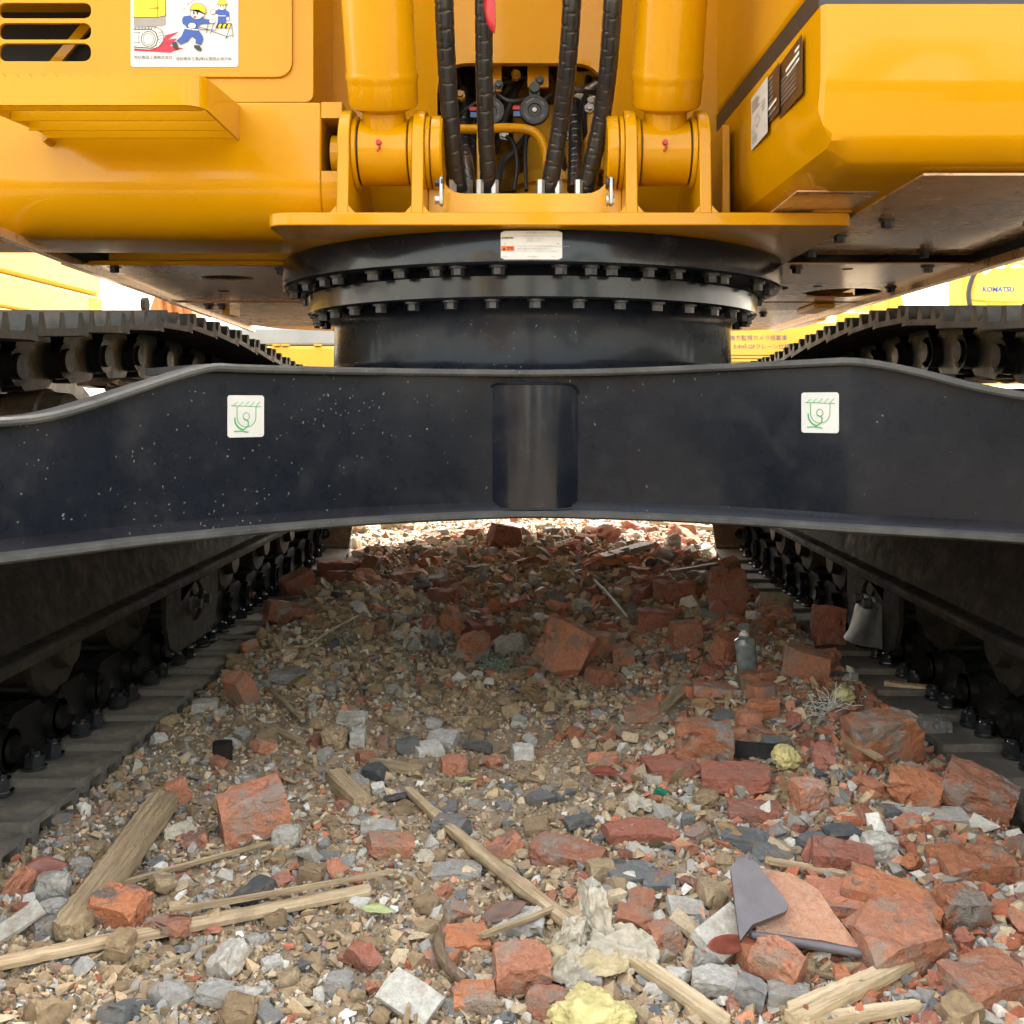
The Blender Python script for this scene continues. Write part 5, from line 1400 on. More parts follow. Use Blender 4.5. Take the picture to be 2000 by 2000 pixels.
for (n, y0, y1, s0, s1) in ((26000, 1.12, 2.3, .0022, .0058), (11500, 1.12, 2.6, .005, .0105), (2600, 1.12, 3.0, .009, .017), (13000, 2.2, 3.6, .0038, .0105), (4200, 2.4, 5.0, .010, .022), (9000, 3.5, 7.4, .007, .018), (1500, 4.6, 7.4, .014, .03), (1500, 1.14, 3.2, .0125, .026), (1100, 2.9, 4.9, .018, .042)):
    X, Y = sample_ground(n, y0, y1); n = len(X)
    keep = rng.random(len(X)) > (.42 if s0 > .004 else 0)*np.clip((.12 - X)/.2, 0, 1)*(Y < 3.4); X, Y = X[keep], Y[keep]
    keep = rng.random(len(X)) > (.75 if s0 > .004 else .25)*np.exp(-((X - .02)/.24)**2 - ((Y - 2.2)/.36)**2); X, Y = X[keep], Y[keep]; n = len(X)
    if s0 == .0125:
        keep = (X > .02 + .1*rng.random(len(X)))|(rng.random(len(X)) < .12); X, Y = X[keep], Y[keep]; n = len(X)
    Z = Hfine(X, Y)
    sz = s0 + (s1 - s0)*rng.random(n)**2.2
    w = rubble_mix(X, Y); cum = np.cumsum(w, -1); kind = (rng.random(n)[:, None] > cum).sum(-1).clip(0, 4)
    names = ['clay', 'grey', 'brick', 'slate', 'white']
    col = np.zeros((n, 3)); an = np.ones((n, 3))
    for k_, nm in enumerate(names):
        m_ = kind == k_; pal = np.array(PAL[nm]); col[m_] = pal[rng.integers(0, len(pal), m_.sum())]
    col *= rng.uniform(1.0, 1.7, (n, 1))
    an[:, 0] = rng.uniform(.8, 1.45, n); an[:, 1] = rng.uniform(.7, 1.1, n); an[:, 2] = np.where(kind == 3, rng.uniform(.25, .5, n), rng.uniform(.5, .95, n))
    q4 = rng.normal(size=(n, 4)); tilt = rng.uniform(.15, 1, n); q4[:, 1:3] *= tilt[:, None]*.6
    q4 /= np.linalg.norm(q4, axis=1)[:, None]; a_, b_, c_, d_ = q4.T
    Rm = np.stack([1-2*(c_*c_+d_*d_), 2*(b_*c_-a_*d_), 2*(b_*d_+a_*c_), 2*(b_*c_+a_*d_), 1-2*(b_*b_+d_*d_), 2*(c_*d_-a_*b_), 2*(b_*d_-a_*c_), 2*(c_*d_+a_*b_), 1-2*(b_*b_+c_*c_)], -1).reshape(n, 3, 3)
    tp = rng.integers(0, len(TPL), n)
    for t in range(len(TPL)):
        sel = np.where(tp == t)[0]
        if not len(sel): continue
        v, f = TPL[t]
        P = v[None]*an[sel][:, None, :]*sz[sel][:, None, None]
        P = np.einsum('nij,nkj->nki', Rm[sel], P)
        P += np.stack([X[sel], Y[sel], Z[sel] + sz[sel]*.28], -1)[:, None, :]
        V_.append(P.reshape(-1, 3)); F_.append((f[None] + (np.arange(len(sel))*len(v))[:, None, None] + off).reshape(-1, 3))
        T_.append(np.repeat(col[sel], len(v), 0)); off += len(sel)*len(v)
co = np.concatenate(V_); fa = np.concatenate(F_); ti = np.concatenate(T_)
me = np_mesh('gravel', co, fa, M['grain'], False)
at_ = me.attributes.new('tint', 'FLOAT_COLOR', 'POINT'); at_.data.foreach_set('color', np.concatenate([ti, np.ones((len(ti), 1))], 1).astype(np.float32).ravel())
gv = bpy.data.objects.new('gravel', me); C.objects.link(gv)
tag(gv, 'fine mixed gravel, clay crumbs and brick chips covering the ground', 'gravel', kind='stuff')

# ---- chunks
def chunk_mesh(name, seed, dims, mat, cut=.45, cuts=2, rough=.03, ncorner=4, round_=0.0):
    """a broken block: box with corners knocked off, subdivided and roughened. dims are full sizes; base at z=0 not enforced"""
    r = random.Random(seed); a, b_, c = [d_/2 for d_ in dims]
    pts = []; corners = [(x, y, z) for x in (-1, 1) for y in (-1, 1) for z in (-1, 1)]
    knocked = set(r.sample(range(8), ncorner))
    for i, (x, y, z) in enumerate(corners):
        if i in knocked:
            for axn in range(3):
                p = [x, y, z]; p[axn] *= 1 - 2*r.uniform(.08, cut); pts.append(p)
        else: pts.append([x*r.uniform(.93, 1), y*r.uniform(.93, 1), z*r.uniform(.95, 1)])
    bm = bmesh.new()
    for p in pts: bm.verts.new((p[0]*a, p[1]*b_, p[2]*c))
    bmesh.ops.convex_hull(bm, input=bm.verts)
    bmesh.ops.delete(bm, geom=[v for v in bm.verts if not v.link_faces], context='VERTS')
    bmesh.ops.triangulate(bm, faces=bm.faces)
    for _ in range(cuts):
        long = sorted((e.calc_length() for e in bm.edges))
        bmesh.ops.subdivide_edges(bm, edges=bm.edges[:], cuts=1, use_grid_fill=True)
    bmesh.ops.triangulate(bm, faces=bm.faces)
    bm.normal_update()
    P = np.array([v.co[:] for v in bm.verts]); N = np.array([v.normal[:] for v in bm.verts]); s = max(dims)
    n1 = fbm(P[:, 0] + seed*3.1, P[:, 1], P[:, 2], f=3.2/s, octv=4, seed=seed)
    n2 = fbm(P[:, 0] + seed*1.7, P[:, 1], P[:, 2], f=11/s, octv=2, seed=seed + 5)
    if round_:
        q_ = P/np.array([a, b_, c]); ln_ = np.linalg.norm(q_, axis=1)[:, None]
        P = P*(1 - round_) + (q_/ln_)*np.array([a, b_, c])*1.05*round_
    n3 = fbm(P[:, 0] + seed*.7, P[:, 1] + 5, P[:, 2], f=5.5/s, octv=3, seed=seed + 60)
    P = P + N*((n1*rough*1.6 + n2*rough*.7 - np.clip(n3 - .12, 0, 1)*min(.3, rough*6))*s)[:, None]
    for v, p in zip(bm.verts, P): v.co = p
    bmesh.ops.recalc_face_normals(bm, faces=bm.faces)
    me = bpy.data.meshes.new(name); bm.to_mesh(me); bm.free(); me.materials.append(mat); finish(me, 34); return me
def low_z(me, rot):
    Rm = rot.to_matrix(); return min((Rm @ v.co).z for v in me.vertices)
def drop(name, me, X, Y, rot, sink=.25, scale=1.0):
    o = bpy.data.objects.new(name, me); C.objects.link(o)
    zs = [(rot.to_matrix() @ v.co).z for v in me.vertices]; lo, hi = min(zs)*scale, max(zs)*scale
    z = float(Hfine(np.array([X]), np.array([Y]))[0])
    o.location = (X, Y, z - lo - (hi - lo)*sink); o.rotation_euler = rot; o.scale = (scale,)*3
    return o

HERO = []   # keep random rubble off these (x, y, radius)
def hero(name, label, cat, mat, px, py, w, h, dep=.8, rz=0, tilt=(0, 0), seed=1, cut=.4, nc=4, rough=.022, sink=.16, cuts=4, group=None, rnd=0.0):
    """block whose foot stands at pixel (px, py), w x h pixels large in the photograph"""
    g = ground_at(px, py); sc = g.y/F
    W = w*sc*.9; th = math.atan2(CAMZ, g.y); Hh = max(W*.22, (h*sc - W*dep*.75*math.sin(th))/math.cos(th))
    nc = min(8, nc + 2); cut = min(.6, cut + .12); rough = rough*1.0
    me = chunk_mesh(name, seed, (W, W*dep, Hh), M[mat], cut, cuts, rough, nc, rnd)
    o = drop(name, me, g.x, g.y + W*dep*.4, Euler((R(tilt[0]), R(tilt[1]), R(rz))), sink)
    tag(o, label, cat, group); HERO.append((g.x, g.y + W*dep*.3, W*.55)); return o
B = 'brick_block'; BC_ = 'brick'
hero(B, 'orange-red half brick lying alone left of centre, right of the wooden plank', BC_, 'brick', 484, 1655, 142, 112, .75, 24, (6, -8), 3, .35, 3, .018, .08, 4)
hero(B, 'orange brick with grey mortared top beside the foot of the wooden plank', BC_, 'brick_mortar', 220, 1822, 112, 78, .8, -14, (8, 5), 5, .4, 4, .03, .1, 4)
hero(B, 'tilted speckled red brick in the shade in the middle of the rubble', BC_, 'brick', 1105, 1328, 112, 108, .7, -18, (-12, 26), 8, .45, 4, .03, .08, 4)
hero(B, 'weathered grey-topped brick right behind the tilted brick in the shade', BC_, 'brick_mortar', 1165, 1295, 82, 58, .8, 10, (0, 0), 9, .4, 4, .03, .1)
hero(B, 'brick fragment under the shoulder of the tilted brick', BC_, 'brick', 1172, 1345, 52, 40, .8, 30, (0, 10), 10)
hero(B, 'small upright brick fragment right of the tilted brick', BC_, 'brick', 1218, 1308, 46, 52, .8, 0, (5, 0), 12)
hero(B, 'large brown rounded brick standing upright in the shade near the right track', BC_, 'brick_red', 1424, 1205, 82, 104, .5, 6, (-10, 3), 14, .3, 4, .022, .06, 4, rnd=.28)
hero(B, 'rounded brick with mortar bands lying on the dark red slab', BC_, 'brick_mortar', 1380, 1500, 124, 82, .7, -8, (2, 0), 15, .25, 4, .03, -.02, 4)
hero(B, 'flat dark red brick slab, left half, under the mortared brick', BC_, 'brick_red', 1330, 1530, 150, 50, .75, 8, (0, 2), 16, .3, 3, .012, .2, 4)
hero(B, 'flat dark red brick slab, right half, beside the yellow foam ball', BC_, 'brick_red', 1442, 1556, 150, 52, .7, -10, (2, -2), 17, .3, 3, .012, .2, 4)
hero(B, 'big brick block with flat grey face next to the right track shoes', BC_, 'brick_mortar', 1732, 1496, 150, 104, .6, 12, (8, -3), 18, .3, 3, .022, .08, 4)
hero('concrete_lump', 'pale rough concrete lump touching the right track beside the grey-faced brick', 'stone', 'stone', 1832, 1475, 74, 82, .8, 0, (0, 0), 19, .4, 5, .03, .1, 4, rnd=.4)
hero(B, 'bright orange brick half leaning at the right edge by the track', BC_, 'brick', 1925, 1612, 150, 92, .6, -26, (8, 18), 20, .3, 3, .02, .08, 4)
hero(B, 'squarish orange brick piece below the yellow foam ball', BC_, 'brick', 1585, 1588, 70, 62, .8, 12, (4, 0), 21, .4, 4, .03, .08)
hero(B, 'charred black-faced brick left of the bright orange brick half', BC_, 'brick_mortar', 1800, 1590, 110, 70, .7, -30, (10, 10), 22, .4, 4, .025, .1)
hero(B, 'weathered red brick in front of the bottle', BC_, 'brick', 1400, 1368, 92, 40, .8, -6, (0, 4), 23)
hero(B, 'red brick fragment right of the bottle', BC_, 'brick', 1490, 1378, 52, 48, .8, 20, (0, 0), 24)
hero(B, 'round orange brick fragment behind the dry leaf', BC_, 'brick', 1467, 1432, 60, 52, .8, 0, (0, 0), 25, rnd=.35)
hero(B, 'large cracked brick slab right of the roof tile', BC_, 'brick', 1765, 1915, 185, 120, .8, 14, (12, -6), 26, .35, 4, .022, .1, 4)
hero(B, 'long brick bat behind the cracked slab, grey end to the left', BC_, 'brick_mortar', 1760, 1808, 210, 74, .5, -28, (6, 8), 27, .35, 4, .02, .12, 4)
hero(B, 'broad flat brick slab behind the roof tile', BC_, 'brick', 1655, 1800, 150, 60, .8, -10, (6, 0), 28, .35, 4, .02, .2, 4)
hero(B, 'brick lump at the bottom right corner', BC_, 'brick', 1945, 1985, 165, 100, .8, 16, (5, -5), 29, .35, 4, .02, .1, 4)
hero(B, 'grey-backed brick at the right edge above the corner brick', BC_, 'brick_mortar', 1885, 1822, 110, 78, .8, 10, (6, 6), 30, .4, 4, .03, .1, 4)
hero(B, 'grey-topped brick lying flat at the right edge', BC_, 'brick_mortar', 1920, 1735, 165, 56, .7, 4, (3, 0), 31, .35, 4, .025, .15, 4)
hero(B, 'brick with black scorched top in front of the roof tile', BC_, 'brick', 1525, 1955, 108, 88, .8, -32, (8, 12), 32, .35, 4, .025, .1, 4)
hero(B, 'rounded orange brick cube right of the rag', BC_, 'brick', 1297, 1878, 66, 70, .9, 20, (0, 0), 33, .35, 5, .025, .08, 4)
hero(B, 'wedge of orange brick behind the rounded cube', BC_, 'brick', 1240, 1830, 80, 50, .8, -12, (5, 10), 34)
hero(B, 'big flat brick left of the rag', BC_, 'brick', 1018, 1950, 122, 92, .8, 8, (8, 4), 35, .35, 4, .022, .15, 4)
hero(B, 'brick with yellowish patch behind the root', BC_, 'brick_mortar', 905, 1870, 104, 52, .8, 12, (6, 0), 36, .35, 4, .022, .15, 4)
hero(B, 'mortared brick piece below the root', BC_, 'brick_mortar', 925, 1985, 92, 56, .8, 6, (3, 0), 37, .35, 4, .022, .12, 4)
hero(B, 'brick with grey face just left of the root', BC_, 'brick_mortar', 860, 1900, 70, 40, .8, -20, (3, 0), 38)
hero(B, 'flat orange brick shard left of the peeled stick', BC_, 'brick', 760, 1680, 100, 46, .7, 16, (4, 10), 39, .4, 4, .02, .2, 4)
hero(B, 'long low brick shard lying by the peeled stick', BC_, 'brick', 1110, 1700, 160, 52, .6, -20, (4, 4), 40, .45, 5, .02, .25, 4)
hero(B, 'dark red flat brick piece right of the peeled stick', BC_, 'brick_red', 1245, 1655, 140, 48, .6, 8, (2, 3), 41, .35, 4, .015, .25, 4)
hero(B, 'dark red brick lying flat amid the right-hand rubble', BC_, 'brick_red', 1655, 1720, 130, 66, .7, -12, (4, 4), 42, .4, 4, .02, .2, 4)
hero(B, 'low red brick shard above the slate chips on the right', BC_, 'brick_red', 1478, 1612, 112, 44, .7, -8, (2, 0), 43, .4, 4, .02, .22)
hero(B, 'small orange brick cube left of centre beside the gravel', BC_, 'brick', 885, 1522, 56, 44, .8, 14, (3, 0), 44, .35, 4, .025, .1)
hero(B, 'pair-topped orange brick chunk near the left track', BC_, 'brick', 345, 1575, 44, 52, .6, 30, (0, -22), 45)
hero(B, 'long brick end half buried near the left track shoes', BC_, 'brick', 465, 1385, 50, 78, .9, -30, (30, 0), 46, .3, 3, .02, .15)
hero(B, 'orange brick fragment by the left track guard', BC_, 'brick', 372, 1292, 50, 26, .8, 0, (0, 0), 47)
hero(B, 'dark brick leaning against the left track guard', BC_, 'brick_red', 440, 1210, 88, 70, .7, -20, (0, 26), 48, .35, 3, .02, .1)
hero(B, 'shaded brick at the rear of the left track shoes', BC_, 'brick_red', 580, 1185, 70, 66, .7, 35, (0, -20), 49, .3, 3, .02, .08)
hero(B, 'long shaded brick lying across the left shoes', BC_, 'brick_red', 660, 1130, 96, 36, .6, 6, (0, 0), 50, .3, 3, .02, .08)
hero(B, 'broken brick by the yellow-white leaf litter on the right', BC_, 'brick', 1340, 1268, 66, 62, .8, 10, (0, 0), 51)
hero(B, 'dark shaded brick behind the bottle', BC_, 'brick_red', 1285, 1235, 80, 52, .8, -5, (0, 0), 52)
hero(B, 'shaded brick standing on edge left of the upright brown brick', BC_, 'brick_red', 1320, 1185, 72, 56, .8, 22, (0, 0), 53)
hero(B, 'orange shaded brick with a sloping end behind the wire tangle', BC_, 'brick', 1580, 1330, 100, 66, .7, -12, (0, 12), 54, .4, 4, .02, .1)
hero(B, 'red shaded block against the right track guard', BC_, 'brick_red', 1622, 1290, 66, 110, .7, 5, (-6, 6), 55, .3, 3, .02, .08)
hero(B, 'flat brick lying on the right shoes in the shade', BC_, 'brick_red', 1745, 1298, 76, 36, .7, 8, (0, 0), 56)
hero(B, 'orange brick fragment left of the bottle in the shade', BC_, 'brick', 1428, 1300, 70, 70, .7, 30, (10, 0), 57)
hero(B, 'sunlit brick beyond the machine, right of the middle', BC_, 'brick', 1335, 1050, 60, 34, .7, -8, (0, 0), 58)
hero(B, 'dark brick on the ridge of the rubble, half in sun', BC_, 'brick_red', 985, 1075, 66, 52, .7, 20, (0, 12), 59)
S = 'concrete_lump'; SC = 'stone'
hero(S, 'grey rounded concrete lump at the left edge under the red leaf', SC, 'stone', 95, 1770, 70, 64, .8, 10, (0, 0), 61, .4, 5, .03, .1, 4, rnd=.35)
hero(S, 'grey stone in front of the concrete lump at the left edge', SC, 'stone', 95, 1800, 62, 40, .8, -10, (0, 0), 62, .4, 5, .03, .1, rnd=.3)
hero(S, 'second grey stone at the left edge beside the plank foot', SC, 'stone', 85, 1845, 60, 48, .8, 30, (0, 0), 63, .4, 5, .03, .1, rnd=.3)
hero(S, 'pale round stone touching the orange half brick', SC, 'pale', 555, 1668, 62, 50, .9, 0, (0, 0), 64, .4, 5, .03, .12, 4, rnd=.4)
hero(S, 'angular white and grey stone on the soil patch in the middle', SC, 'pale', 1020, 1492, 44, 38, .8, 12, (0, 0), 65)
hero(S, 'flat grey concrete flake left of the soil patch', SC, 'stone', 862, 1468, 66, 34, .8, -14, (14, 0), 66, .3, 3, .012, .15)
hero(S, 'pale flat flake beside the grey flake', SC, 'pale', 835, 1485, 60, 28, .8, 25, (8, 0), 67, .4, 4, .012, .2)
hero(S, 'cream plaster flake in the left middle', SC, 'pale', 735, 1635, 76, 32, .7, 10, (4, 0), 68, .4, 4, .015, .2)
hero(S, 'white flat stone left of centre near the dark wood block', SC, 'pale', 685, 1418, 62, 26, .7, 0, (8, 0), 69, .4, 4, .012, .2)
hero(S, 'pale crumbly concrete lump among the right-hand bricks', SC, 'pale', 1725, 1690, 74, 64, .9, 0, (0, 0), 70, .4, 5, .035, .1, 4, rnd=.35)
hero(S, 'grey pointed stone standing by the grey-faced brick', SC, 'stone', 1708, 1490, 34, 62, .8, 0, (0, 6), 71)
hero(S, 'small pointed pale stone beside it', SC, 'pale', 1678, 1490, 26, 42, .8, 0, (0, -4), 72)
hero(S, 'grey concrete slab with yellow stain in front of the roof tile', SC, 'stone', 1400, 1955, 100, 52, .7, -8, (4, 3), 73, .35, 4, .02, .1, 4)
hero(S, 'upright grey stone right of the stained slab', SC, 'stone', 1468, 1985, 64, 70, .7, -20, (0, 14), 74, .35, 4, .02, .1, 4)
hero(S, 'grey concrete piece at the bottom beside the upright stone', SC, 'stone', 1545, 1990, 90, 50, .7, -12, (0, 0), 75, .35, 4, .02, .1, 4)
hero(S, 'round speckled stone under the roof tile edge', SC, 'stone', 1388, 1905, 70, 50, .8, 0, (0, 0), 76, .4, 5, .03, .1, 4, rnd=.4)
hero(S, 'mottled grey stone at the bottom left', SC, 'stone', 660, 1955, 62, 52, .8, 0, (0, 0), 77, .4, 5, .03, .1, 4, rnd=.35)
hero(S, 'cream and grey stone below the bamboo strip', SC, 'pale', 528, 1902, 46, 38, .8, 30, (0, 0), 78, rnd=.3)
hero(S, 'long grey stone at the bottom edge, left', SC, 'stone', 430, 1975, 110, 42, .6, -14, (0, 6), 79, .4, 5, .025, .15, 4)
hero(S, 'grey stone under the root beside the brick', SC, 'stone', 1010, 1830, 120, 50, .7, -6, (0, 0), 80, .4, 5, .025, .25, 4)
hero(S, 'sandy wedge stone above the rag', SC, 'clay', 1175, 1730, 56, 48, .8, 15, (0, 0), 81)
hero(S, 'pale stone lying among clay clods left of the plank', SC, 'stone', 120, 1620, 40, 20, .8, 0, (0, 0), 82)
hero(S, 'grey slab of concrete left of centre, half buried', SC, 'stone', 890, 1720, 110, 36, .7, 4, (0, 0), 83, .4, 5, .02, .3, 4)
hero(S, 'brown clay boulder left of centre', SC, 'clay', 650, 1472, 54, 52, .9, 0, (0, 0), 84, .4, 5, .04, .1, 4, rnd=.4)
hero(S, 'light grey flat stone beside the left shoes', SC, 'stone', 395, 1395, 54, 30, .8, 14, (0, 0), 85)
hero(S, 'grey rubble piece above the long brick end', SC, 'stone', 560, 1338, 80, 30, .7, 4, (0, 0), 86)
for k, (px, py, w, h, rz) in enumerate(((1470, 1668, 110, 40, -30), (1515, 1690, 90, 34, -18), (1650, 1660, 74, 46, 12), (1590, 1668, 60, 40, 30), (1240, 1735, 120, 34, 20), (1195, 1712, 70, 26, 10), (1290, 1745, 70, 30, -10), (1130, 1628, 60, 26, 20), (880, 1640, 76, 44, -24), (1470, 1530, 90, 24, 20), (730, 1528, 50, 34, -20), (795, 1478, 50, 36, 10), (1740, 1600, 60, 24, 0), (1520, 1478, 60, 42, 14), (1345, 1625, 30, 36, 0), (1055, 1580, 56, 30, 40), (640, 1690, 50, 26, 0), (600, 1905, 44, 24, 10))):
    hero('slate_flake', ('dark slate flake, number %d' % k), 'slate', 'slate', px, py, w, h, .7, rz, (random.uniform(-6, 14), random.uniform(-8, 8)), 200 + k, .45, 5, .02, .2, 3, 'dark slate flakes')
SL = ['longest dark slate flake right of centre, pointing down right', 'slate flake just below the longest one', 'layered slate flake between two red bricks on the right', 'small slate flake left of the layered one', 'broad slate flake by the wedge of sandy stone', 'slate flake behind the broad one', 'slate flake right of the broad one', 'dark slate flake right of the upper end of the peeled stick', 'tall dark slate flake left of the peeled stick', 'thin dark slate strip under the dark red slab', 'slate lump beside the weathered wood block', 'slate lump below the grey concrete flake', 'flat slate flake right, above the pale lump', 'brown-grey slate flake left of the upright stones', 'small slate flake under the flat dark red brick', 'grey slate flake on the edge of the soil patch', 'slate flake left of the flat orange shard', 'bluish slate piece below the bamboo strip']
for o in C.objects:
    if o.name.startswith('slate_flake'):
        i = int(o['label'].rsplit(' ', 1)[1]); o['label'] = SL[i]; del o['group']

# ---- loose medium rubble: individual pieces, shared meshes
LIB = {'brick_fragment': [chunk_mesh('brick_fragment', 300 + i, (1, random.uniform(.5, .9), random.uniform(.28, .62)), M[('brick', 'brick', 'brick_red', 'brick_mortar', 'brick')[i % 5]], .62, 2, .045, 6 + i % 3) for i in range(20)],
       'stone_chip': [chunk_mesh('stone_chip', 340 + i, (1, random.uniform(.65, .95), random.uniform(.45, .8)), M[('stone', 'stone', 'clay', 'stone', 'pale', 'stone', 'clay')[i % 7]], .6, 2, .045, 7, .25) for i in range(15)],
       'slate_chip': [chunk_mesh('slate_chip', 380 + i, (1, random.uniform(.5, .8), random.uniform(.2, .32)), M['slate'], .48, 2, .03, 5) for i in range(6)],
       'clay_clod': [chunk_mesh('clay_clod', 400 + i, (1, random.uniform(.7, .95), random.uniform(.55, .85)), M['clay'], .45, 2, .07, 5, .4) for i in range(8)]}
def ground_px(X, Y):
    return CX + X*F/Y, CY + (CAMZ - .03)*F/Y
MARKS = [('the orange half brick on the left', 484, 1640), ('the wooden plank', 215, 1720), ('the tilted brick in the shade', 1105, 1300), ('the upright brown brick', 1424, 1190), ('the mortar-banded brick', 1380, 1480), ('the yellow foam ball', 1535, 1500), ('the grey-faced brick block', 1730, 1470), ('the orange brick half by the track', 1925, 1580), ('the plastic bottle', 1462, 1310), ('the white fibre tangle', 1612, 1390), ('the roof tile', 1555, 1840), ('the white rag', 1150, 1860), ('the big yellow foam lump', 1155, 1985), ('the peeled stick', 930, 1670), ('the long bamboo strip', 380, 1835), ('the cracked brick slab', 1765, 1870), ('the brick in the bottom right corner', 1945, 1960), ('the dark red leaf', 1182, 1530), ('the weathered wood block', 680, 1560), ('the terrazzo tile shard', 800, 1970), ('the twisted root', 870, 1880), ('the left track guard', 390, 1240), ('the right track guard', 1700, 1240), ('the green netting scrap', 968, 1300), ('the brown clay boulder', 650, 1455), ('the angular white stone', 1020, 1485), ('the long brick end by the left track', 465, 1370), ('the sunlit brick beyond the machine', 1335, 1045), ('the brick on the far ridge', 985, 1070), ('the pale concrete lump among the bricks', 1725, 1665), ('the rounded orange brick cube', 1297, 1860), ('the bottom left corner', 60, 1985), ('the long shaded brick across the shoes', 660, 1120)]
RANK = ['nearest', 'second', 'third', 'fourth', 'fifth', 'sixth', 'seventh', 'eighth', 'ninth', 'tenth', 'eleventh', 'twelfth', 'thirteenth', 'fourteenth', 'fifteenth', 'sixteenth', 'seventeenth', 'eighteenth', 'nineteenth', 'twentieth']
SMALL = []          # (object, word, category, x, y) - labelled once all are placed
def label_small():
    bins = {}
    for o, word, cat, x, y in SMALL:
        m_ = min(MARKS, key=lambda k_: (k_[1] - x)**2 + ((k_[2] - y)*1.3)**2)
        dx, dy = x - m_[1], (y - m_[2])*1.3
        way = ('right of' if dx > 0 else 'left of') if abs(dx) > abs(dy) else ('in front of' if dy > 0 else 'behind')
        bins.setdefault((word, way, m_[0]), []).append((dx*dx + dy*dy, o, cat))
    for (word, way, mark), l in bins.items():
        l.sort(key=lambda q_: q_[0])
        for i, (_, o, cat) in enumerate(l):
            tag(o, '%s %s%s' % (word if len(l) == 1 else (RANK[i] if i < 20 else 'farther') + ' ' + word, way + ' ', mark), cat, word + 's strewn over the ground')
GRP = {'brick_fragment': ('broken brick fragment', 'brick'), 'stone_chip': ('small stone chip', 'stone'), 'slate_chip': ('thin dark slate chip', 'slate'), 'clay_clod': ('brown clay clod', 'clod')}
def free(X, Y, r):
    return all((X-a)**2 + (Y-b_)**2 > (c*.8 + r*.4)**2 for a, b_, c in HERO)
placed = []
def scatter(kind, n, y0, y1, s0, s1, bias):
    got = 0; tries = 0
    while got < n and tries < n*40:
        tries += 1
        X, Y = sample_ground(1, y0, y1)
        if not len(X): continue
        X, Y = float(X[0]), float(Y[0])
        if random.random() > bias(X, Y): continue
        s_ = s0 + (s1 - s0)*random.random()**2.0
        if abs(X) > .80 - s_*.3 and Y < 4.75: continue
        if not free(X, Y, s_) or any((X-a)**2 + (Y-b_)**2 < (c + s_)**2*.16 for a, b_, c in placed): continue
        me = random.choice(LIB[kind])
        flat = .35 if kind == 'slate_chip' else .6
        rot = Euler((random.gauss(0, flat*.5), random.gauss(0, flat*.5), random.uniform(0, 6.3)))
        o = drop(kind, me, X, Y, rot, random.uniform(.12, .38), s_)
        SMALL.append((o, *GRP[kind], *ground_px(X, Y))); placed.append((X, Y, s_)); got += 1
right_b = lambda X, Y: .12 + .88*min(1, max(0, (X + .12)/.4)) if Y < 3 else .9
scatter('brick_fragment', 72, 1.15, 3.0, .035, .08, lambda X, Y: right_b(X, Y)**1.5)
scatter('brick_fragment', 128, 1.15, 3.0, .017, .042, lambda X, Y: .35 + .6*min(1, max(0, (X + .3)/.6)))
scatter('brick_fragment', 74, 2.9, 4.9, .05, .13, lambda X, Y: 1)
scatter('brick_fragment', 26, 4.9, 7.2, .06, .16, lambda X, Y: 1)
scatter('stone_chip', 170, 1.15, 3.0, .016, .046, lambda X, Y: .7)
scatter('stone_chip', 75, 3.0, 4.9, .03, .10, lambda X, Y: 1)
scatter('stone_chip', 30, 4.9, 7.2, .05, .13, lambda X, Y: 1)
scatter('slate_chip', 80, 1.15, 2.8, .02, .06, lambda X, Y: .25 + .75*(X > -.05))
scatter('slate_chip', 20, 3.0, 5.0, .05, .12, lambda X, Y: 1)
scatter('clay_clod', 120, 1.15, 3.4, .018, .05, lambda X, Y: .9 if X < .1 else .3)

# ================================================================== LITTER
def on_ground(px, py, lift=0):
    g = ground_at(px, py); g.z = float(Hfine(np.array([g.x]), np.array([g.y]))[0]) + lift; return g
def stick_obj(name, label, cat, pts, secf, mat, lift, group=None, lifts=None):
    """pts: pixels along the piece; secf(t)-> list of (side, up) of the section in metres"""
    P = [on_ground(*p) for p in pts]
    if cat not in ('twig', 'root'):                      # stiff pieces lie straight: a chord with a slight bow
        n_ = 7; a_, c_ = P[0].copy(), P[-1].copy(); zz = [p.z for p in P]; zm = sum(zz)/len(zz)
        sl_ = (c_.z - a_.z)*.5; bow = random.uniform(-.010, .010)*(c_ - a_).length*2; sdv = Vector((-(c_ - a_).y, (c_ - a_).x, 0)).normalized()
        P = [Vector((a_.x + (c_.x - a_.x)*k_/6, a_.y + (c_.y - a_.y)*k_/6, zm + sl_*(k_/6 - .5))) + sdv*bow*(1 - (k_/3 - 1)**2) for k_ in range(n_)]
        lifts = None if not lifts else [lifts[0] + (lifts[-1] - lifts[0])*k_/6 for k_ in range(n_)]
    # ride over the bumps: straighten z between the ends
    for i, p in enumerate(P): p.z += lift + (lifts[i] if lifts else 0)
    P = catmull(P, 8); mid = sum(P, Vector())/len(P); d = (P[-1] - P[0]).normalized(); ang = math.atan2(d.y, d.x)
    R_ = Matrix.Rotation(-ang, 3, 'Z'); Q = [R_ @ (p - mid) for p in P]; rings = []
    for i, p in enumerate(Q):
        t = (Q[min(i+1, len(Q)-1)] - Q[max(i-1, 0)]).normalized(); sd_ = Vector((-t.y, t.x, 0)).normalized(); up_ = t.cross(sd_)
        rings.append([p + sd_*a + up_*b_ for a, b_ in secf(i/(len(Q)-1))])
    b = MB(); b.sweep(rings); o = bpy.data.objects.new(name, b.mesh(name, M[mat], 45)); C.objects.link(o)
    o.location = mid; o.rotation_euler = (0, 0, ang); tag(o, label, cat, group); return o
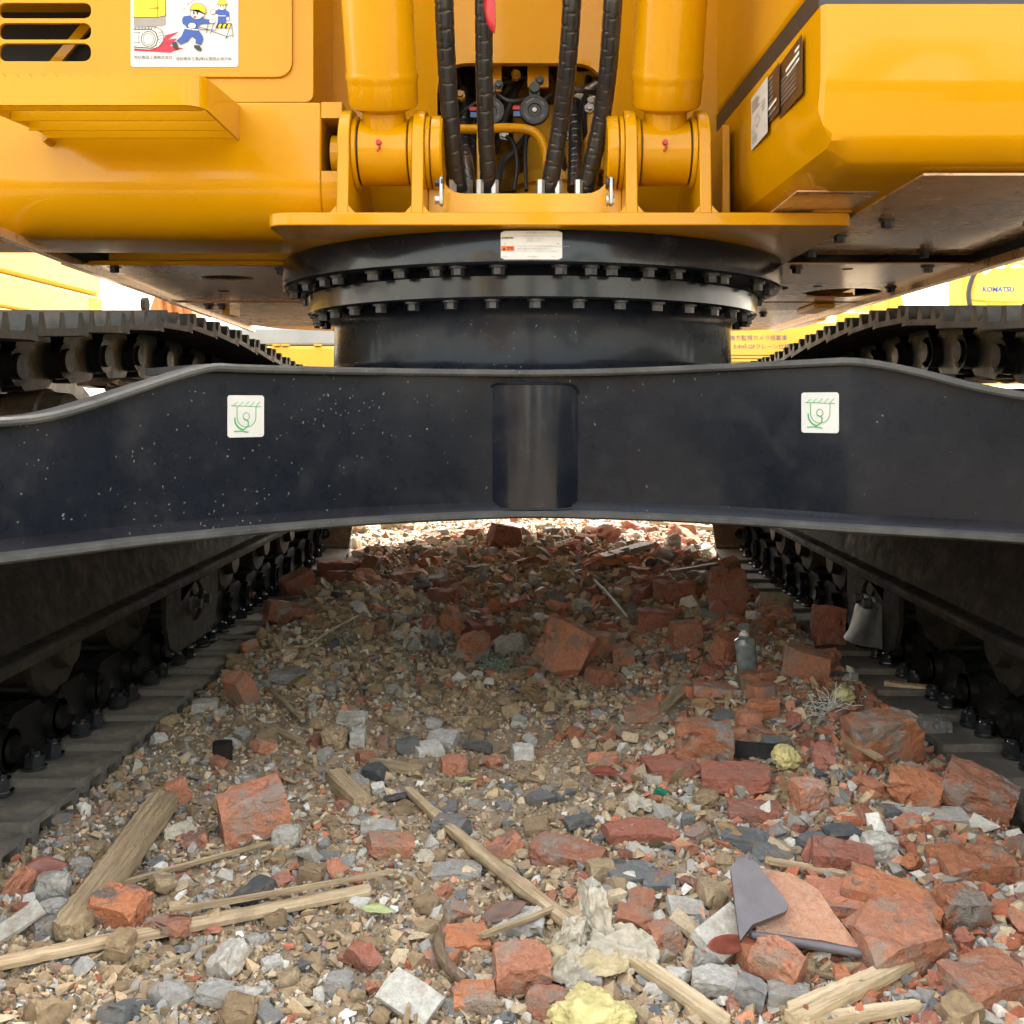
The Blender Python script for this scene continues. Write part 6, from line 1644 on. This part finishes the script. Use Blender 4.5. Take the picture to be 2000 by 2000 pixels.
def flat_sec(w, t, curl=0, jag=0, seed=0, taper=0):
    r = random.Random(seed)
    def f(u):
        k = (1 - taper*u)
        if jag and (u < .06 or u > .94): k *= r.uniform(.35, 1)
        node_ = .0
        ww = w*k/2; tt = t
        out = []
        for i in range(5):
            a = -1 + 2*i/4; out.append((a*ww, tt/2 + curl*(a*a - .5) + (r.uniform(-1, 1)*t*.06)))
        for i in range(5):
            a = 1 - 2*i/4; out.append((a*ww, -tt/2 + curl*(a*a - .5)))
        return out
    return f
def round_sec(r0, r1, n=10, seed=0, knob=()):
    r = random.Random(seed); js = [r.uniform(.86, 1.1) for _ in range(n)]
    def f(u):
        rr = r0 + (r1 - r0)*u
        for kk in knob: rr *= 1 + .22*math.exp(-((u-kk)/.025)**2)
        return [(rr*js[i]*math.cos(2*math.pi*i/n), rr*js[i]*math.sin(2*math.pi*i/n)) for i in range(n)]
    return f
def node_sec(w, t, curl, nodes, seed=0):
    base_ = flat_sec(w, t, curl, .0, seed)
    def f(u):
        k = 1 + sum(.16*math.exp(-((u-n_)/.010)**2) for n_ in nodes); tip = 1 if .01 < u < .985 else .7
        return [(a*tip, b_*k + (0.0012 if k > 1.08 else 0)) for a, b_ in base_(u)]
    return f
stick_obj('bamboo_strip', 'long split bamboo strip lying across the left foreground', 'bamboo', [(-60, 1915), (60, 1885), (180, 1858), (300, 1835), (440, 1808), (560, 1788), (660, 1770), (722, 1758)], node_sec(.028, .006, -.004, (.16, .47, .72), 1), 'bamboo', .014)
stick_obj('bamboo_strip', 'narrow frayed bamboo sliver lying along the far edge of the long strip', 'bamboo', [(330, 1822), (450, 1798), (560, 1778), (680, 1757), (775, 1738)], flat_sec(.013, .004, .001, .4, 4, .4), 'wood', .024)
stick_obj('peeled_stick', 'peeled pale stick running from the middle down to the rag', 'stick', [(798, 1563), (850, 1608), (920, 1668), (985, 1722), (1040, 1768), (1105, 1818), (1170, 1868)], round_sec(.0085, .011, 10, 2, (.22, .45, .7)), 'bamboo', .014)
stick_obj('wood_splinter', 'pale split wood rod coming out under the rag at the bottom', 'wood', [(1215, 1885), (1280, 1935), (1340, 1975), (1420, 2035)], flat_sec(.021, .010, .001, .4, 6), 'wood_pale', .014)
stick_obj('wood_splinter', 'thick pale split wood piece in the bottom right foreground', 'wood', [(1545, 2030), (1620, 1985), (1700, 1945), (1760, 1915), (1800, 1898)], flat_sec(.034, .012, .002, .5, 7, .55), 'wood_pale', .016)
stick_obj('wood_splinter', 'second pale split wood piece along the bottom edge, right', 'wood', [(1590, 2030), (1680, 2005), (1800, 1992)], flat_sec(.022, .009, .002, .5, 8, .4), 'wood_pale', .008)
stick_obj('wooden_plank', 'broad weathered plank stub leaning on the rubble, left foreground', 'wood', [(130, 1850), (175, 1770), (225, 1705), (275, 1645), (325, 1590)], flat_sec(.042, .022, .003, .15, 9, -.12), 'wood', .016, None, [0, .006, .010, .012, .012])
stick_obj('bamboo_sliver', 'thin curved bamboo sliver right of the plank', 'bamboo', [(225, 1752), (320, 1738), (410, 1715), (480, 1690), (528, 1668)], flat_sec(.011, .004, .002, .3, 10, .3), 'wood', .014)
stick_obj('twig', 'brown twig just above the curved bamboo sliver', 'twig', [(375, 1705), (430, 1690), (480, 1665), (510, 1640)], round_sec(.003, .002), 'twig', .010)
stick_obj('wood_splinter', 'thin pale splinter left of the roof tile', 'wood', [(1345, 1780), (1400, 1752), (1470, 1722)], flat_sec(.009, .005, 0, .3, 11), 'wood_pale', .014)
stick_obj('wood_splinter', 'straight pale splinter above the roof tile', 'wood', [(1495, 1703), (1570, 1714), (1655, 1730)], flat_sec(.011, .006, 0, .3, 12), 'bamboo', .014)
stick_obj('wood_splinter', 'short weathered wood block left of centre, pointing down right', 'wood', [(652, 1530), (680, 1556), (708, 1590)], flat_sec(.032, .022, 0, .0, 13), 'wood', .014)
stick_obj('wood_splinter', 'wood offcut behind the weathered block', 'wood', [(722, 1500), (770, 1510), (822, 1522)], flat_sec(.026, .012, 0, .3, 14), 'wood', .010)
stick_obj('wood_splinter', 'frayed brown wood piece left of the dry leaf on the right', 'wood', [(1285, 1412), (1312, 1390), (1345, 1352)], flat_sec(.030, .016, 0, .4, 15), 'wood', .012)
stick_obj('wood_splinter', 'thin stick on the soil patch in the middle', 'wood', [(955, 1505), (1010, 1520), (1065, 1536)], flat_sec(.008, .004, 0, .3, 16), 'wood', .006)
stick_obj('wood_splinter', 'pale flat batten resting on the right track shoes', 'wood', [(1728, 1378), (1780, 1384), (1825, 1390)], flat_sec(.018, .012, 0, .0, 17), 'wood_pale', .050)
stick_obj('wood_splinter', 'narrow splinter in the gravel left of centre', 'wood', [(530, 1362), (560, 1392), (592, 1422)], flat_sec(.010, .006, 0, .3, 18), 'bamboo', .012)
stick_obj('wood_splinter', 'wood chip in the gravel below the narrow splinter', 'wood', [(520, 1430), (555, 1447), (590, 1465)], flat_sec(.018, .008, 0, .3, 19), 'wood', .008)
stick_obj('wood_splinter', 'grey board end standing right of the bottle', 'wood', [(1448, 1318), (1452, 1345), (1458, 1372)], flat_sec(.022, .014, 0, .2, 20), 'wood', .012)
stick_obj('wood_splinter', 'shaded wood offcut just left of the bottle', 'wood', [(1380, 1292), (1420, 1280), (1455, 1268)], flat_sec(.034, .02, 0, .4, 21), 'wood', .03)
stick_obj('wood_splinter', 'brown splinter on the right below the grey-faced brick', 'wood', [(1655, 1478), (1690, 1500), (1722, 1520)], flat_sec(.016, .006, 0, .3, 22), 'wood', .03)
stick_obj('wood_splinter', 'thin splinter crossing under the rag from the left', 'wood', [(935, 1868), (1010, 1838), (1085, 1806)], flat_sec(.009, .005, 0, .3, 23), 'wood', .020)
stick_obj('twig', 'long bent twig crossing the left middle', 'twig', [(668, 1250), (690, 1320), (720, 1390), (765, 1430), (800, 1452), (740, 1490), (660, 1530), (600, 1560)], round_sec(.0022, .0016, 6), 'twig', .012)
stick_obj('twig', 'pale dry stalk in the shade on the left', 'twig', [(545, 1282), (600, 1278), (640, 1248), (700, 1218)], round_sec(.004, .003, 6), 'bamboo', .02)
stick_obj('root', 'dark twisted root standing left of the big flat brick', 'root', [(880, 1812), (862, 1850), (858, 1890), (880, 1925), (910, 1945)], round_sec(.009, .006, 8, 5, (.3, .6)), 'twig', .016)
stick_obj('wood_splinter', 'shaded stick leaning in the rubble under the machine', 'wood', [(1148, 1142), (1190, 1190), (1225, 1240)], round_sec(.006, .005, 6), 'twig', .04)
stick_obj('wood_splinter', 'flat shaded lath lying across beside the upright brown brick', 'wood', [(1310, 1142), (1355, 1138), (1400, 1134)], flat_sec(.02, .01, 0, .2, 26), 'twig', .05)
stick_obj('wood_splinter', 'long shaded plank piece on the far ridge, right of the middle', 'wood', [(1165, 1108), (1215, 1096), (1270, 1082)], flat_sec(.06, .02, 0, .3, 27), 'twig', .03)
stick_obj('wood_splinter', 'sunlit batten beyond the machine', 'wood', [(1270, 1028), (1330, 1032), (1400, 1040)], flat_sec(.05, .02, 0, .2, 28), 'wood_pale', .02)
# a few dozen tiny splinters that look alike
sp_meshes = []
for k in range(6):
    b = MB(); f = flat_sec(.10 + .03*(k % 3), .05, .01, .5, 60 + k, .4); b.sweep([[Vector((u - .5, a, c)) for a, c in f(u)] for u in np.linspace(0, 1, 7)]); sp_meshes.append(b.mesh('small_splinter', M[('bamboo', 'wood', 'wood_pale')[k % 3]], 45))
for k in range(150):
    X, Y = sample_ground(1, 1.15, 6.2)
    if not len(X): continue
    X, Y = float(X[0]), float(Y[0])
    if abs(X) > .74: continue
    o = drop('small_splinter', random.choice(sp_meshes), X, Y, Euler((0, random.gauss(0, .12), random.uniform(0, 6.3))), .1, random.uniform(.025, .075)*(1 if Y < 3 else 1.8))
    SMALL.append((o, 'small wood splinter', 'splinter', *ground_px(X, Y)))
label_small()

# ---- leaves
def leaf(label, px, py, Lm, Wm, rz, tilt, mat, lift=.012, curl=.25):
    n, m = 10, 4; vs = []; fs = []
    for i in range(n + 1):
        u = i/n; w = Wm/2*math.sin(math.pi*min(1, u**.8))**.8 if 0 < u < 1 else .0004
        for j in range(m + 1):
            a = -1 + 2*j/m; vs.append(((u - .5)*Lm, a*w, curl*Lm*((u - .5)**2) + abs(a)*w*.35 + .0012*math.sin(9*u + 3*a)))
    for i in range(n):
        for j in range(m): k = i*(m+1) + j; fs.append((k, k + m + 1, k + m + 2, k + 1))
    b = MB(); b.add(vs, fs); me = b.mesh('leaf', M[mat], 60); o = bpy.data.objects.new('leaf', me); C.objects.link(o)
    o.location = on_ground(px, py, lift); o.rotation_euler = (R(tilt[0]), R(tilt[1]), R(rz)); tag(o, label, 'leaf')
    s_ = o.modifiers.new('thickness', 'SOLIDIFY'); s_.thickness = .0006; return o
M['leaf_red'] = plain('dry_red_leaf', (.20, .055, .035), .4, 0, .1, .3, 60)
M['leaf_brown'] = plain('dry_brown_leaf', (.26, .16, .075), .55, 0, 0, .3, 60)
M['leaf_green'] = plain('pale_green_leaf', (.36, .40, .18), .5, 0, 0, .2, 60)
M['leaf_dark'] = plain('dark_brown_leaf', (.11, .055, .035), .45, 0, 0, .3, 60)
leaf('glossy dark red leaf right of the soil patch', 1182, 1535, .060, .032, -8, (12, 0), 'leaf_red')
leaf('reddish curled leaf standing at the left edge above the concrete lump', 88, 1722, .062, .030, 20, (50, 0), 'leaf_red', .02)
leaf('pale green leaf below the bamboo strip', 738, 1800, .048, .020, -12, (8, 0), 'leaf_green')
leaf('dark brown leaf above the big flat brick', 985, 1815, .066, .026, 22, (40, -10), 'leaf_dark', .022)
leaf('red-brown leaf standing in front of the roof tile', 1425, 1900, .080, .022, 28, (60, 10), 'leaf_red', .03)
leaf('light brown leaf beside the frayed wood on the right', 1374, 1395, .062, .036, -40, (35, 0), 'leaf_brown', .02)
leaf('dried leaf among slate chips on the right', 1425, 1652, .060, .018, -58, (20, 0), 'leaf_brown', .018)
leaf('pinkish brown leaf by the squarish orange brick', 1532, 1570, .040, .022, 60, (20, 0), 'leaf_brown', .02)
leaf('light brown leaf on the soil behind the soil patch', 1030, 1365, .050, .030, 10, (20, 0), 'leaf_brown')
leaf('pale crumpled leaf under the light brown leaf', 1010, 1378, .045, .026, -15, (10, 0), 'leaf_brown')
leaf('small greenish leaf beside the weathered wood block', 910, 1538, .040, .013, 0, (5, 0), 'leaf_green')
leaf('big dry leaf standing in the shade near the right track', 1610, 1265, .13, .06, 75, (50, -20), 'leaf_brown', .06)

# ---- torn roof tile sheet
def tile_piece(name, label, outline, px, py, rz, tilt, mats, curve=.0, thick=.010, lift=.03, parent=None):
    pass
M['tile_glaze'] = plain('purple_grey_tile', (.115, .098, .105), .45, 0, .1, .2, 30, .2)
M['tile_body'] = brick_mat('pink_tile_body', (.40, .17, .085), (.50, .29, .20), .45)
g = on_ground(1560, 1880)
tile = empty('roof_tile', (g.x, g.y, g.z)); tag(tile, 'broken roof tile, purple grey glaze and pinkish orange inside, right foreground', 'roof tile')
def sheet(name, mat, outline, T, thick=.009, bendf=None, nseg=12):
    """polygon outline (metres, in the tile plane) -> slab, bent by bendf(x,y)->z"""
    xs_ = [p[0] for p in outline]; ys_ = [p[1] for p in outline]
    from mathutils.geometry import intersect_point_line
    bm = bmesh.new(); vv = [bm.verts.new((x, y, 0)) for x, y in outline]; bm.faces.new(vv)
    bmesh.ops.triangulate(bm, faces=bm.faces)
    for _ in range(3): bmesh.ops.subdivide_edges(bm, edges=bm.edges[:], cuts=1, use_grid_fill=True)
    ext = bmesh.ops.extrude_face_region(bm, geom=bm.faces[:]); bmesh.ops.translate(bm, verts=[e for e in ext['geom'] if isinstance(e, bmesh.types.BMVert)], vec=(0, 0, thick))
    for v in bm.verts:
        if bendf: v.co.z += bendf(v.co.x, v.co.y)
        v.co = T @ v.co
    bmesh.ops.recalc_face_normals(bm, faces=bm.faces)
    me = bpy.data.meshes.new(name); bm.to_mesh(me); bm.free(); me.materials.append(M[mat]); finish(me, 40)
    o = bpy.data.objects.new(name, me); C.objects.link(o); o.parent = tile; return o
k = g.y/F   # metres per pixel here
T1 = Matrix.Rotation(R(24), 4, 'X') @ Matrix.Translation((0, 0, .022))
def px2(x, y): return ((x - 1560)*k, (1880 - y)*k*1.25)
sheet('tile_body', 'tile_body', [px2(*p) for p in ((1478, 1858), (1500, 1760), (1520, 1735), (1580, 1748), (1625, 1778), (1640, 1820), (1672, 1888), (1600, 1872))], T1, .009, lambda x, y: .05*(x*x)*6)
T2 = Matrix.Rotation(R(34), 4, 'X') @ Matrix.Translation((0, -.004, .030))
sheet('tile_flap', 'tile_glaze', [px2(*p) for p in ((1440, 1868), (1446, 1748), (1466, 1728), (1500, 1736), (1548, 1812), (1540, 1822), (1470, 1842))], T2, .009, lambda x, y: .9*(x + .06)**2)
b = MB(); b.tube([T1 @ Vector((*px2(1470, 1858), .004)), T1 @ Vector((*px2(1560, 1874), .006)), T1 @ Vector((*px2(1672, 1892), .006))], .006, 10); o = b.build('tile_rim', M['tile_glaze'], None); o.parent = tile
HERO.append((g.x, g.y + .06, .12))
sl = on_ground(1415, 1870); me = chunk_mesh('white_tile_shard', 501, (.075, .05, .016), M['pale'], .5, 3, .006, 3)
tag(drop('tile_shard', me, sl.x, sl.y, Euler((R(30), R(-12), R(40))), .05), 'white tile shard leaning under the left edge of the roof tile', 'tile')
sl = on_ground(800, 1985); me = chunk_mesh('white_tile_shard', 502, (.070, .042, .010), M['pale'], .48, 3, .004, 3)
tag(drop('tile_shard', me, sl.x, sl.y, Euler((R(24), R(14), R(-30))), .0), 'white terrazzo tile shard at the bottom edge, left of the bricks', 'tile')
sl = on_ground(1340, 1800); me = chunk_mesh('white_tile_shard', 503, (.05, .03, .010), M['pale'], .48, 3, .006, 3)
tag(drop('tile_shard', me, sl.x, sl.y, Euler((R(20), R(10), R(10))), .1), 'small cream tile shard right of the rounded orange cube', 'tile')

# ---- rag / tissue
def paper_mat(name, col):
    m, nt, b_ = new_mat(name); n = noise(nt, 18, 5, .7); r_ = ramp(nt, n.outputs[0], [(.3, tuple(c*.72 for c in col)), (.65, col)])
    nt.links.new(r_.outputs[0], b_.inputs['Base Color']); b_.inputs['Roughness'].default_value = .85
    b_.inputs['Transmission Weight'].default_value = 0; b_.inputs['Subsurface Weight'].default_value = 0
    n2 = noise(nt, 70, 5, .7, dist=1.0); bump(nt, b_, n2.outputs[0], .5, .004); return m
M['paper'] = paper_mat('dirty_tissue', (.47, .41, .32))
M['paper2'] = paper_mat('yellowed_tissue', (.48, .38, .22))
def crumple(name, parent, loc, size, rot, seed, mat, hole=.16, amp=.35):
    n = 48; u = np.linspace(-1, 1, n); U, V = np.meshgrid(u, u)
    Z = fbm(U, V, f=1.5, octv=3, seed=seed)*amp + .34*np.abs(fbm(U, V, f=3.4, octv=3, seed=seed + 3))
    Xd = U + .25*fbm(U, V, f=1.3, octv=3, seed=seed + 9); Yd = V + .25*fbm(U, V, f=1.3, octv=3, seed=seed + 19)
    edge = np.maximum(np.abs(U), np.abs(V))*.45 + np.sqrt(U*U + V*V)*.55 + .30*fbm(U, V, f=2.3, octv=3, seed=seed + 40)
    co_ = np.stack([Xd.ravel()*size[0], Yd.ravel()*size[1], Z.ravel()*size[2]], 1)
    id_ = np.arange(n*n).reshape(n, n); q_ = np.stack([id_[:-1, :-1], id_[:-1, 1:], id_[1:, 1:], id_[1:, :-1]], -1).reshape(-1, 4)
    ee = edge.ravel()[q_].mean(1); q_ = q_[ee < .86]
    me = np_mesh(name, co_, q_, M[mat]); o = bpy.data.objects.new(name, me); C.objects.link(o); o.parent = parent
    o.location = loc; o.rotation_euler = [R(a) for a in rot]; s_ = o.modifiers.new('thickness', 'SOLIDIFY'); s_.thickness = .0008
    return o
g = on_ground(1150, 1885)
rag = empty('rag', (g.x, g.y, g.z)); rag.scale = (.86, .86, .8); tag(rag, 'crumpled dirty white tissue rag draped over the stick, bottom centre', 'rag')
crumple('rag_fold', rag, (-.028, .0, .035), (.030, .05, .04), (68, 10, 12), 5, 'paper')
crumple('rag_fold', rag, (.012, .03, .055), (.034, .055, .04), (72, -8, -14), 8, 'paper')
crumple('rag_fold', rag, (.045, -.012, .026), (.055, .034, .05), (28, 8, -16), 12, 'paper')
crumple('rag_fold', rag, (.01, -.02, .018), (.075, .040, .05), (12, 0, 8), 15, 'paper2')
crumple('rag_fold', rag, (-.02, -.045, .012), (.04, .03, .05), (30, 0, 30), 19, 'paper')
HERO.append((g.x, g.y, .08))
for label, px, py, s_, sd_ in (('scrap of white tissue left of the plank brick', 352, 1640, .028, 31), ('white tissue scrap right of the soil patch below the red slab', 1245, 1592, .030, 33), ('small white paper scrap beside the peeled stick', 828, 1690, .018, 35), ('thin white paper torn piece on the soil behind the red leaf', 1225, 1418, .018, 37)):
    gg = on_ground(px, py); e_ = empty('paper_scrap', gg); tag(e_, label, 'paper'); crumple('sheet', e_, (0, 0, .010), (s_, s_*.7, s_), (20, 0, 20), sd_, 'paper')

# ---- yellow foam lumps
M['foam'] = plain('yellow_foam', (.54, .46, .20), .95, 0, 0, .28, 60, 1.0)
def foam(label, px, py, w, h, seed, hole=False):
    gg = on_ground(px, py); sc_ = gg.y/F
    bm = bmesh.new(); bmesh.ops.create_icosphere(bm, subdivisions=5, radius=.5); P = np.array([v.co[:] for v in bm.verts]); N = P/np.linalg.norm(P, axis=1)[:, None]
    d_ =   .20*fbm(P[:, 0], P[:, 1], P[:, 2], f=3.2, octv=4, seed=seed) + .10*fbm(P[:, 0], P[:, 1], P[:, 2], f=9, octv=3, seed=seed + 1) + .035*fbm(P[:, 0], P[:, 1], P[:, 2], f=24, octv=2, seed=seed + 8) - .22*np.maximum(0, fbm(P[:, 0], P[:, 1], P[:, 2], f=6, octv=2, seed=seed + 4))
    P = (P + N*d_[:, None])*np.array([w*sc_, w*sc_*.9, h*sc_])
    for v, p in zip(bm.verts, P): v.co = p
    me = bpy.data.meshes.new('foam_lump'); bm.to_mesh(me); bm.free(); me.materials.append(M['foam']); finish(me, 60)
    o = bpy.data.objects.new('foam_lump', me); C.objects.link(o); o.location = (gg.x, gg.y, gg.z + h*sc_*.38); o.rotation_euler = (0, 0, seed); tag(o, label, 'foam')
foam('big yellow foam lump at the bottom edge below the rag', 1155, 2034, 160, 92, 3)
foam('yellow foam ball beside the dark red slab', 1535, 1505, 58, 50, 5)
foam('small pale foam lump near the roof tile', 1388, 1872, 44, 30, 8)
foam('dusty foam lump by the right track shoes', 1648, 1380, 44, 34, 9)

# ---- crushed plastic bottle
gg = on_ground(1462, 1322)
bt = empty('plastic_bottle', gg); bt.scale = (.82, .6, .78); bt.rotation_euler = (R(-6), R(-12), R(20)); tag(bt, 'crushed plastic bottle with white cap standing in the shaded rubble', 'bottle')
M['bottle'] = plain('dull_bottle_plastic', (.17, .19, .20), .25, 0, .4, .5, 25, .3)
b = MB(); prof_ = [(0, .026), (.012, .030), (.04, .028), (.05, .031), (.075, .029), (.085, .032), (.098, .030), (.110, .018), (.118, .012)]
b.lathe_axis((0, 0, 0), (.15, .05, 1), prof_, 24); me = b.mesh('bottle_body', M['bottle'], 50)
P = np.array([v.co[:] for v in me.vertices]); nn = fbm(P[:, 0], P[:, 1], P[:, 2], f=38, octv=2, seed=4)*.006
for v, q_ in zip(me.vertices, nn): v.co.x += q_; v.co.y += q_*.6
o = bpy.data.objects.new('bottle_body', me); C.objects.link(o); o.parent = bt
ct = Vector((.15, .05, 1)).normalized(); b = MB(); b.lathe_axis(ct*.112, ct, [(0, .0145), (.011, .0145), (.013, .0130), (.014, .008), (.019, .008), (.020, .006)], 20); o = b.build('cap', M['white'], None); o.parent = bt
b = MB(); b.lathe_axis(ct*.094, ct, [(0, .0325), (.012, .031), (.017, .020)], 20); o = b.build('label_wrap', M['bottle'], None); o.parent = bt

# ---- wire tangle, net scrap, odd bits
M['fibre'] = plain('white_fibre', (.60, .57, .52), .6)
def tangle(name, label, cat, px, py, n, L_, r_, mat, seed, spread):
    gg = on_ground(px, py); rr = random.Random(seed); b = MB()
    for k in range(n):
        p = Vector((rr.gauss(0, spread), rr.gauss(0, spread*.6), abs(rr.gauss(0, spread*.7)))); d_ = Vector((rr.uniform(-1, 1)*.6, rr.uniform(-1, 1)*.5, rr.uniform(-.2, 1))).normalized(); path = [p]
        for q_ in range(6):
            d_ = (d_ + Vector((rr.gauss(0, .3), rr.gauss(0, .3), rr.gauss(-.1, .3)))).normalized(); p = p + d_*L_/6; p = Vector((p.x, p.y, max(.001, p.z))); path.append(p)
        b.tube(path, r_, 4)
    o = bpy.data.objects.new(name, b.mesh(name, M[mat], 60)); C.objects.link(o); o.location = gg; tag(o, label, cat, kind='stuff'); return o
tangle('fibre_tangle', 'tangle of white plastic fibres on the right', 'fibres', 1612, 1405, 40, .055, .0007, 'fibre', 4, .017)
M['net'] = plain('green_net', (.16, .28, .24), .7)
tangle('net_scrap', 'scrap of green netting in the shade in the middle', 'netting', 968, 1312, 46, .05, .0009, 'net', 9, .022)
def small_slab(name, label, cat, px, py, dims, rot, mat, seed, nc=2, cut=.3):
    gg = on_ground(px, py); me = chunk_mesh(name, seed, dims, M[mat], cut, 2, .006, nc); tag(drop(name, me, gg.x, gg.y, Euler([R(a) for a in rot]), .05), label, cat)
M['green_glass'] = plain('green_glass', (.02, .22, .13), .1, 0, .5, .1)
small_slab('glass_shard', 'green glass shard below the cream tile chip', 'glass', 1290, 1562, (.022, .012, .014), (20, 30, 0), 'green_glass', 601)
small_slab('tile_chip', 'small cream mosaic chip left of the green glass shard', 'tile', 1275, 1538, (.030, .022, .014), (0, 0, 14), 'pale', 602, 1, .12)
small_slab('plastic_strip', 'curved black plastic strip behind the yellow foam ball', 'plastic', 1480, 1490, (.085, .012, .028), (6, 0, -18), 'plastic', 603)
small_slab('wood_chip', 'flat brown cardboard chip behind the frayed wood', 'chip', 1278, 1380, (.030, .024, .003), (6, 0, 20), 'wood', 604)
small_slab('pipe_shard', 'white curved plastic shard at the left edge', 'plastic', 30, 1845, (.070, .026, .006), (25, -22, 40), 'pale', 605)
small_slab('rusted_can', 'short charred cylinder stub near the left track', 'stub', 435, 1485, (.036, .030, .034), (0, 0, 20), 'frame', 606, 6, .4)
small_slab('stone_flake', 'tan fallen tile flake at the right, above the grey-topped brick', 'tile', 1830, 1610, (.10, .05, .012), (6, 0, 4), 'stone', 607, 4, .4)
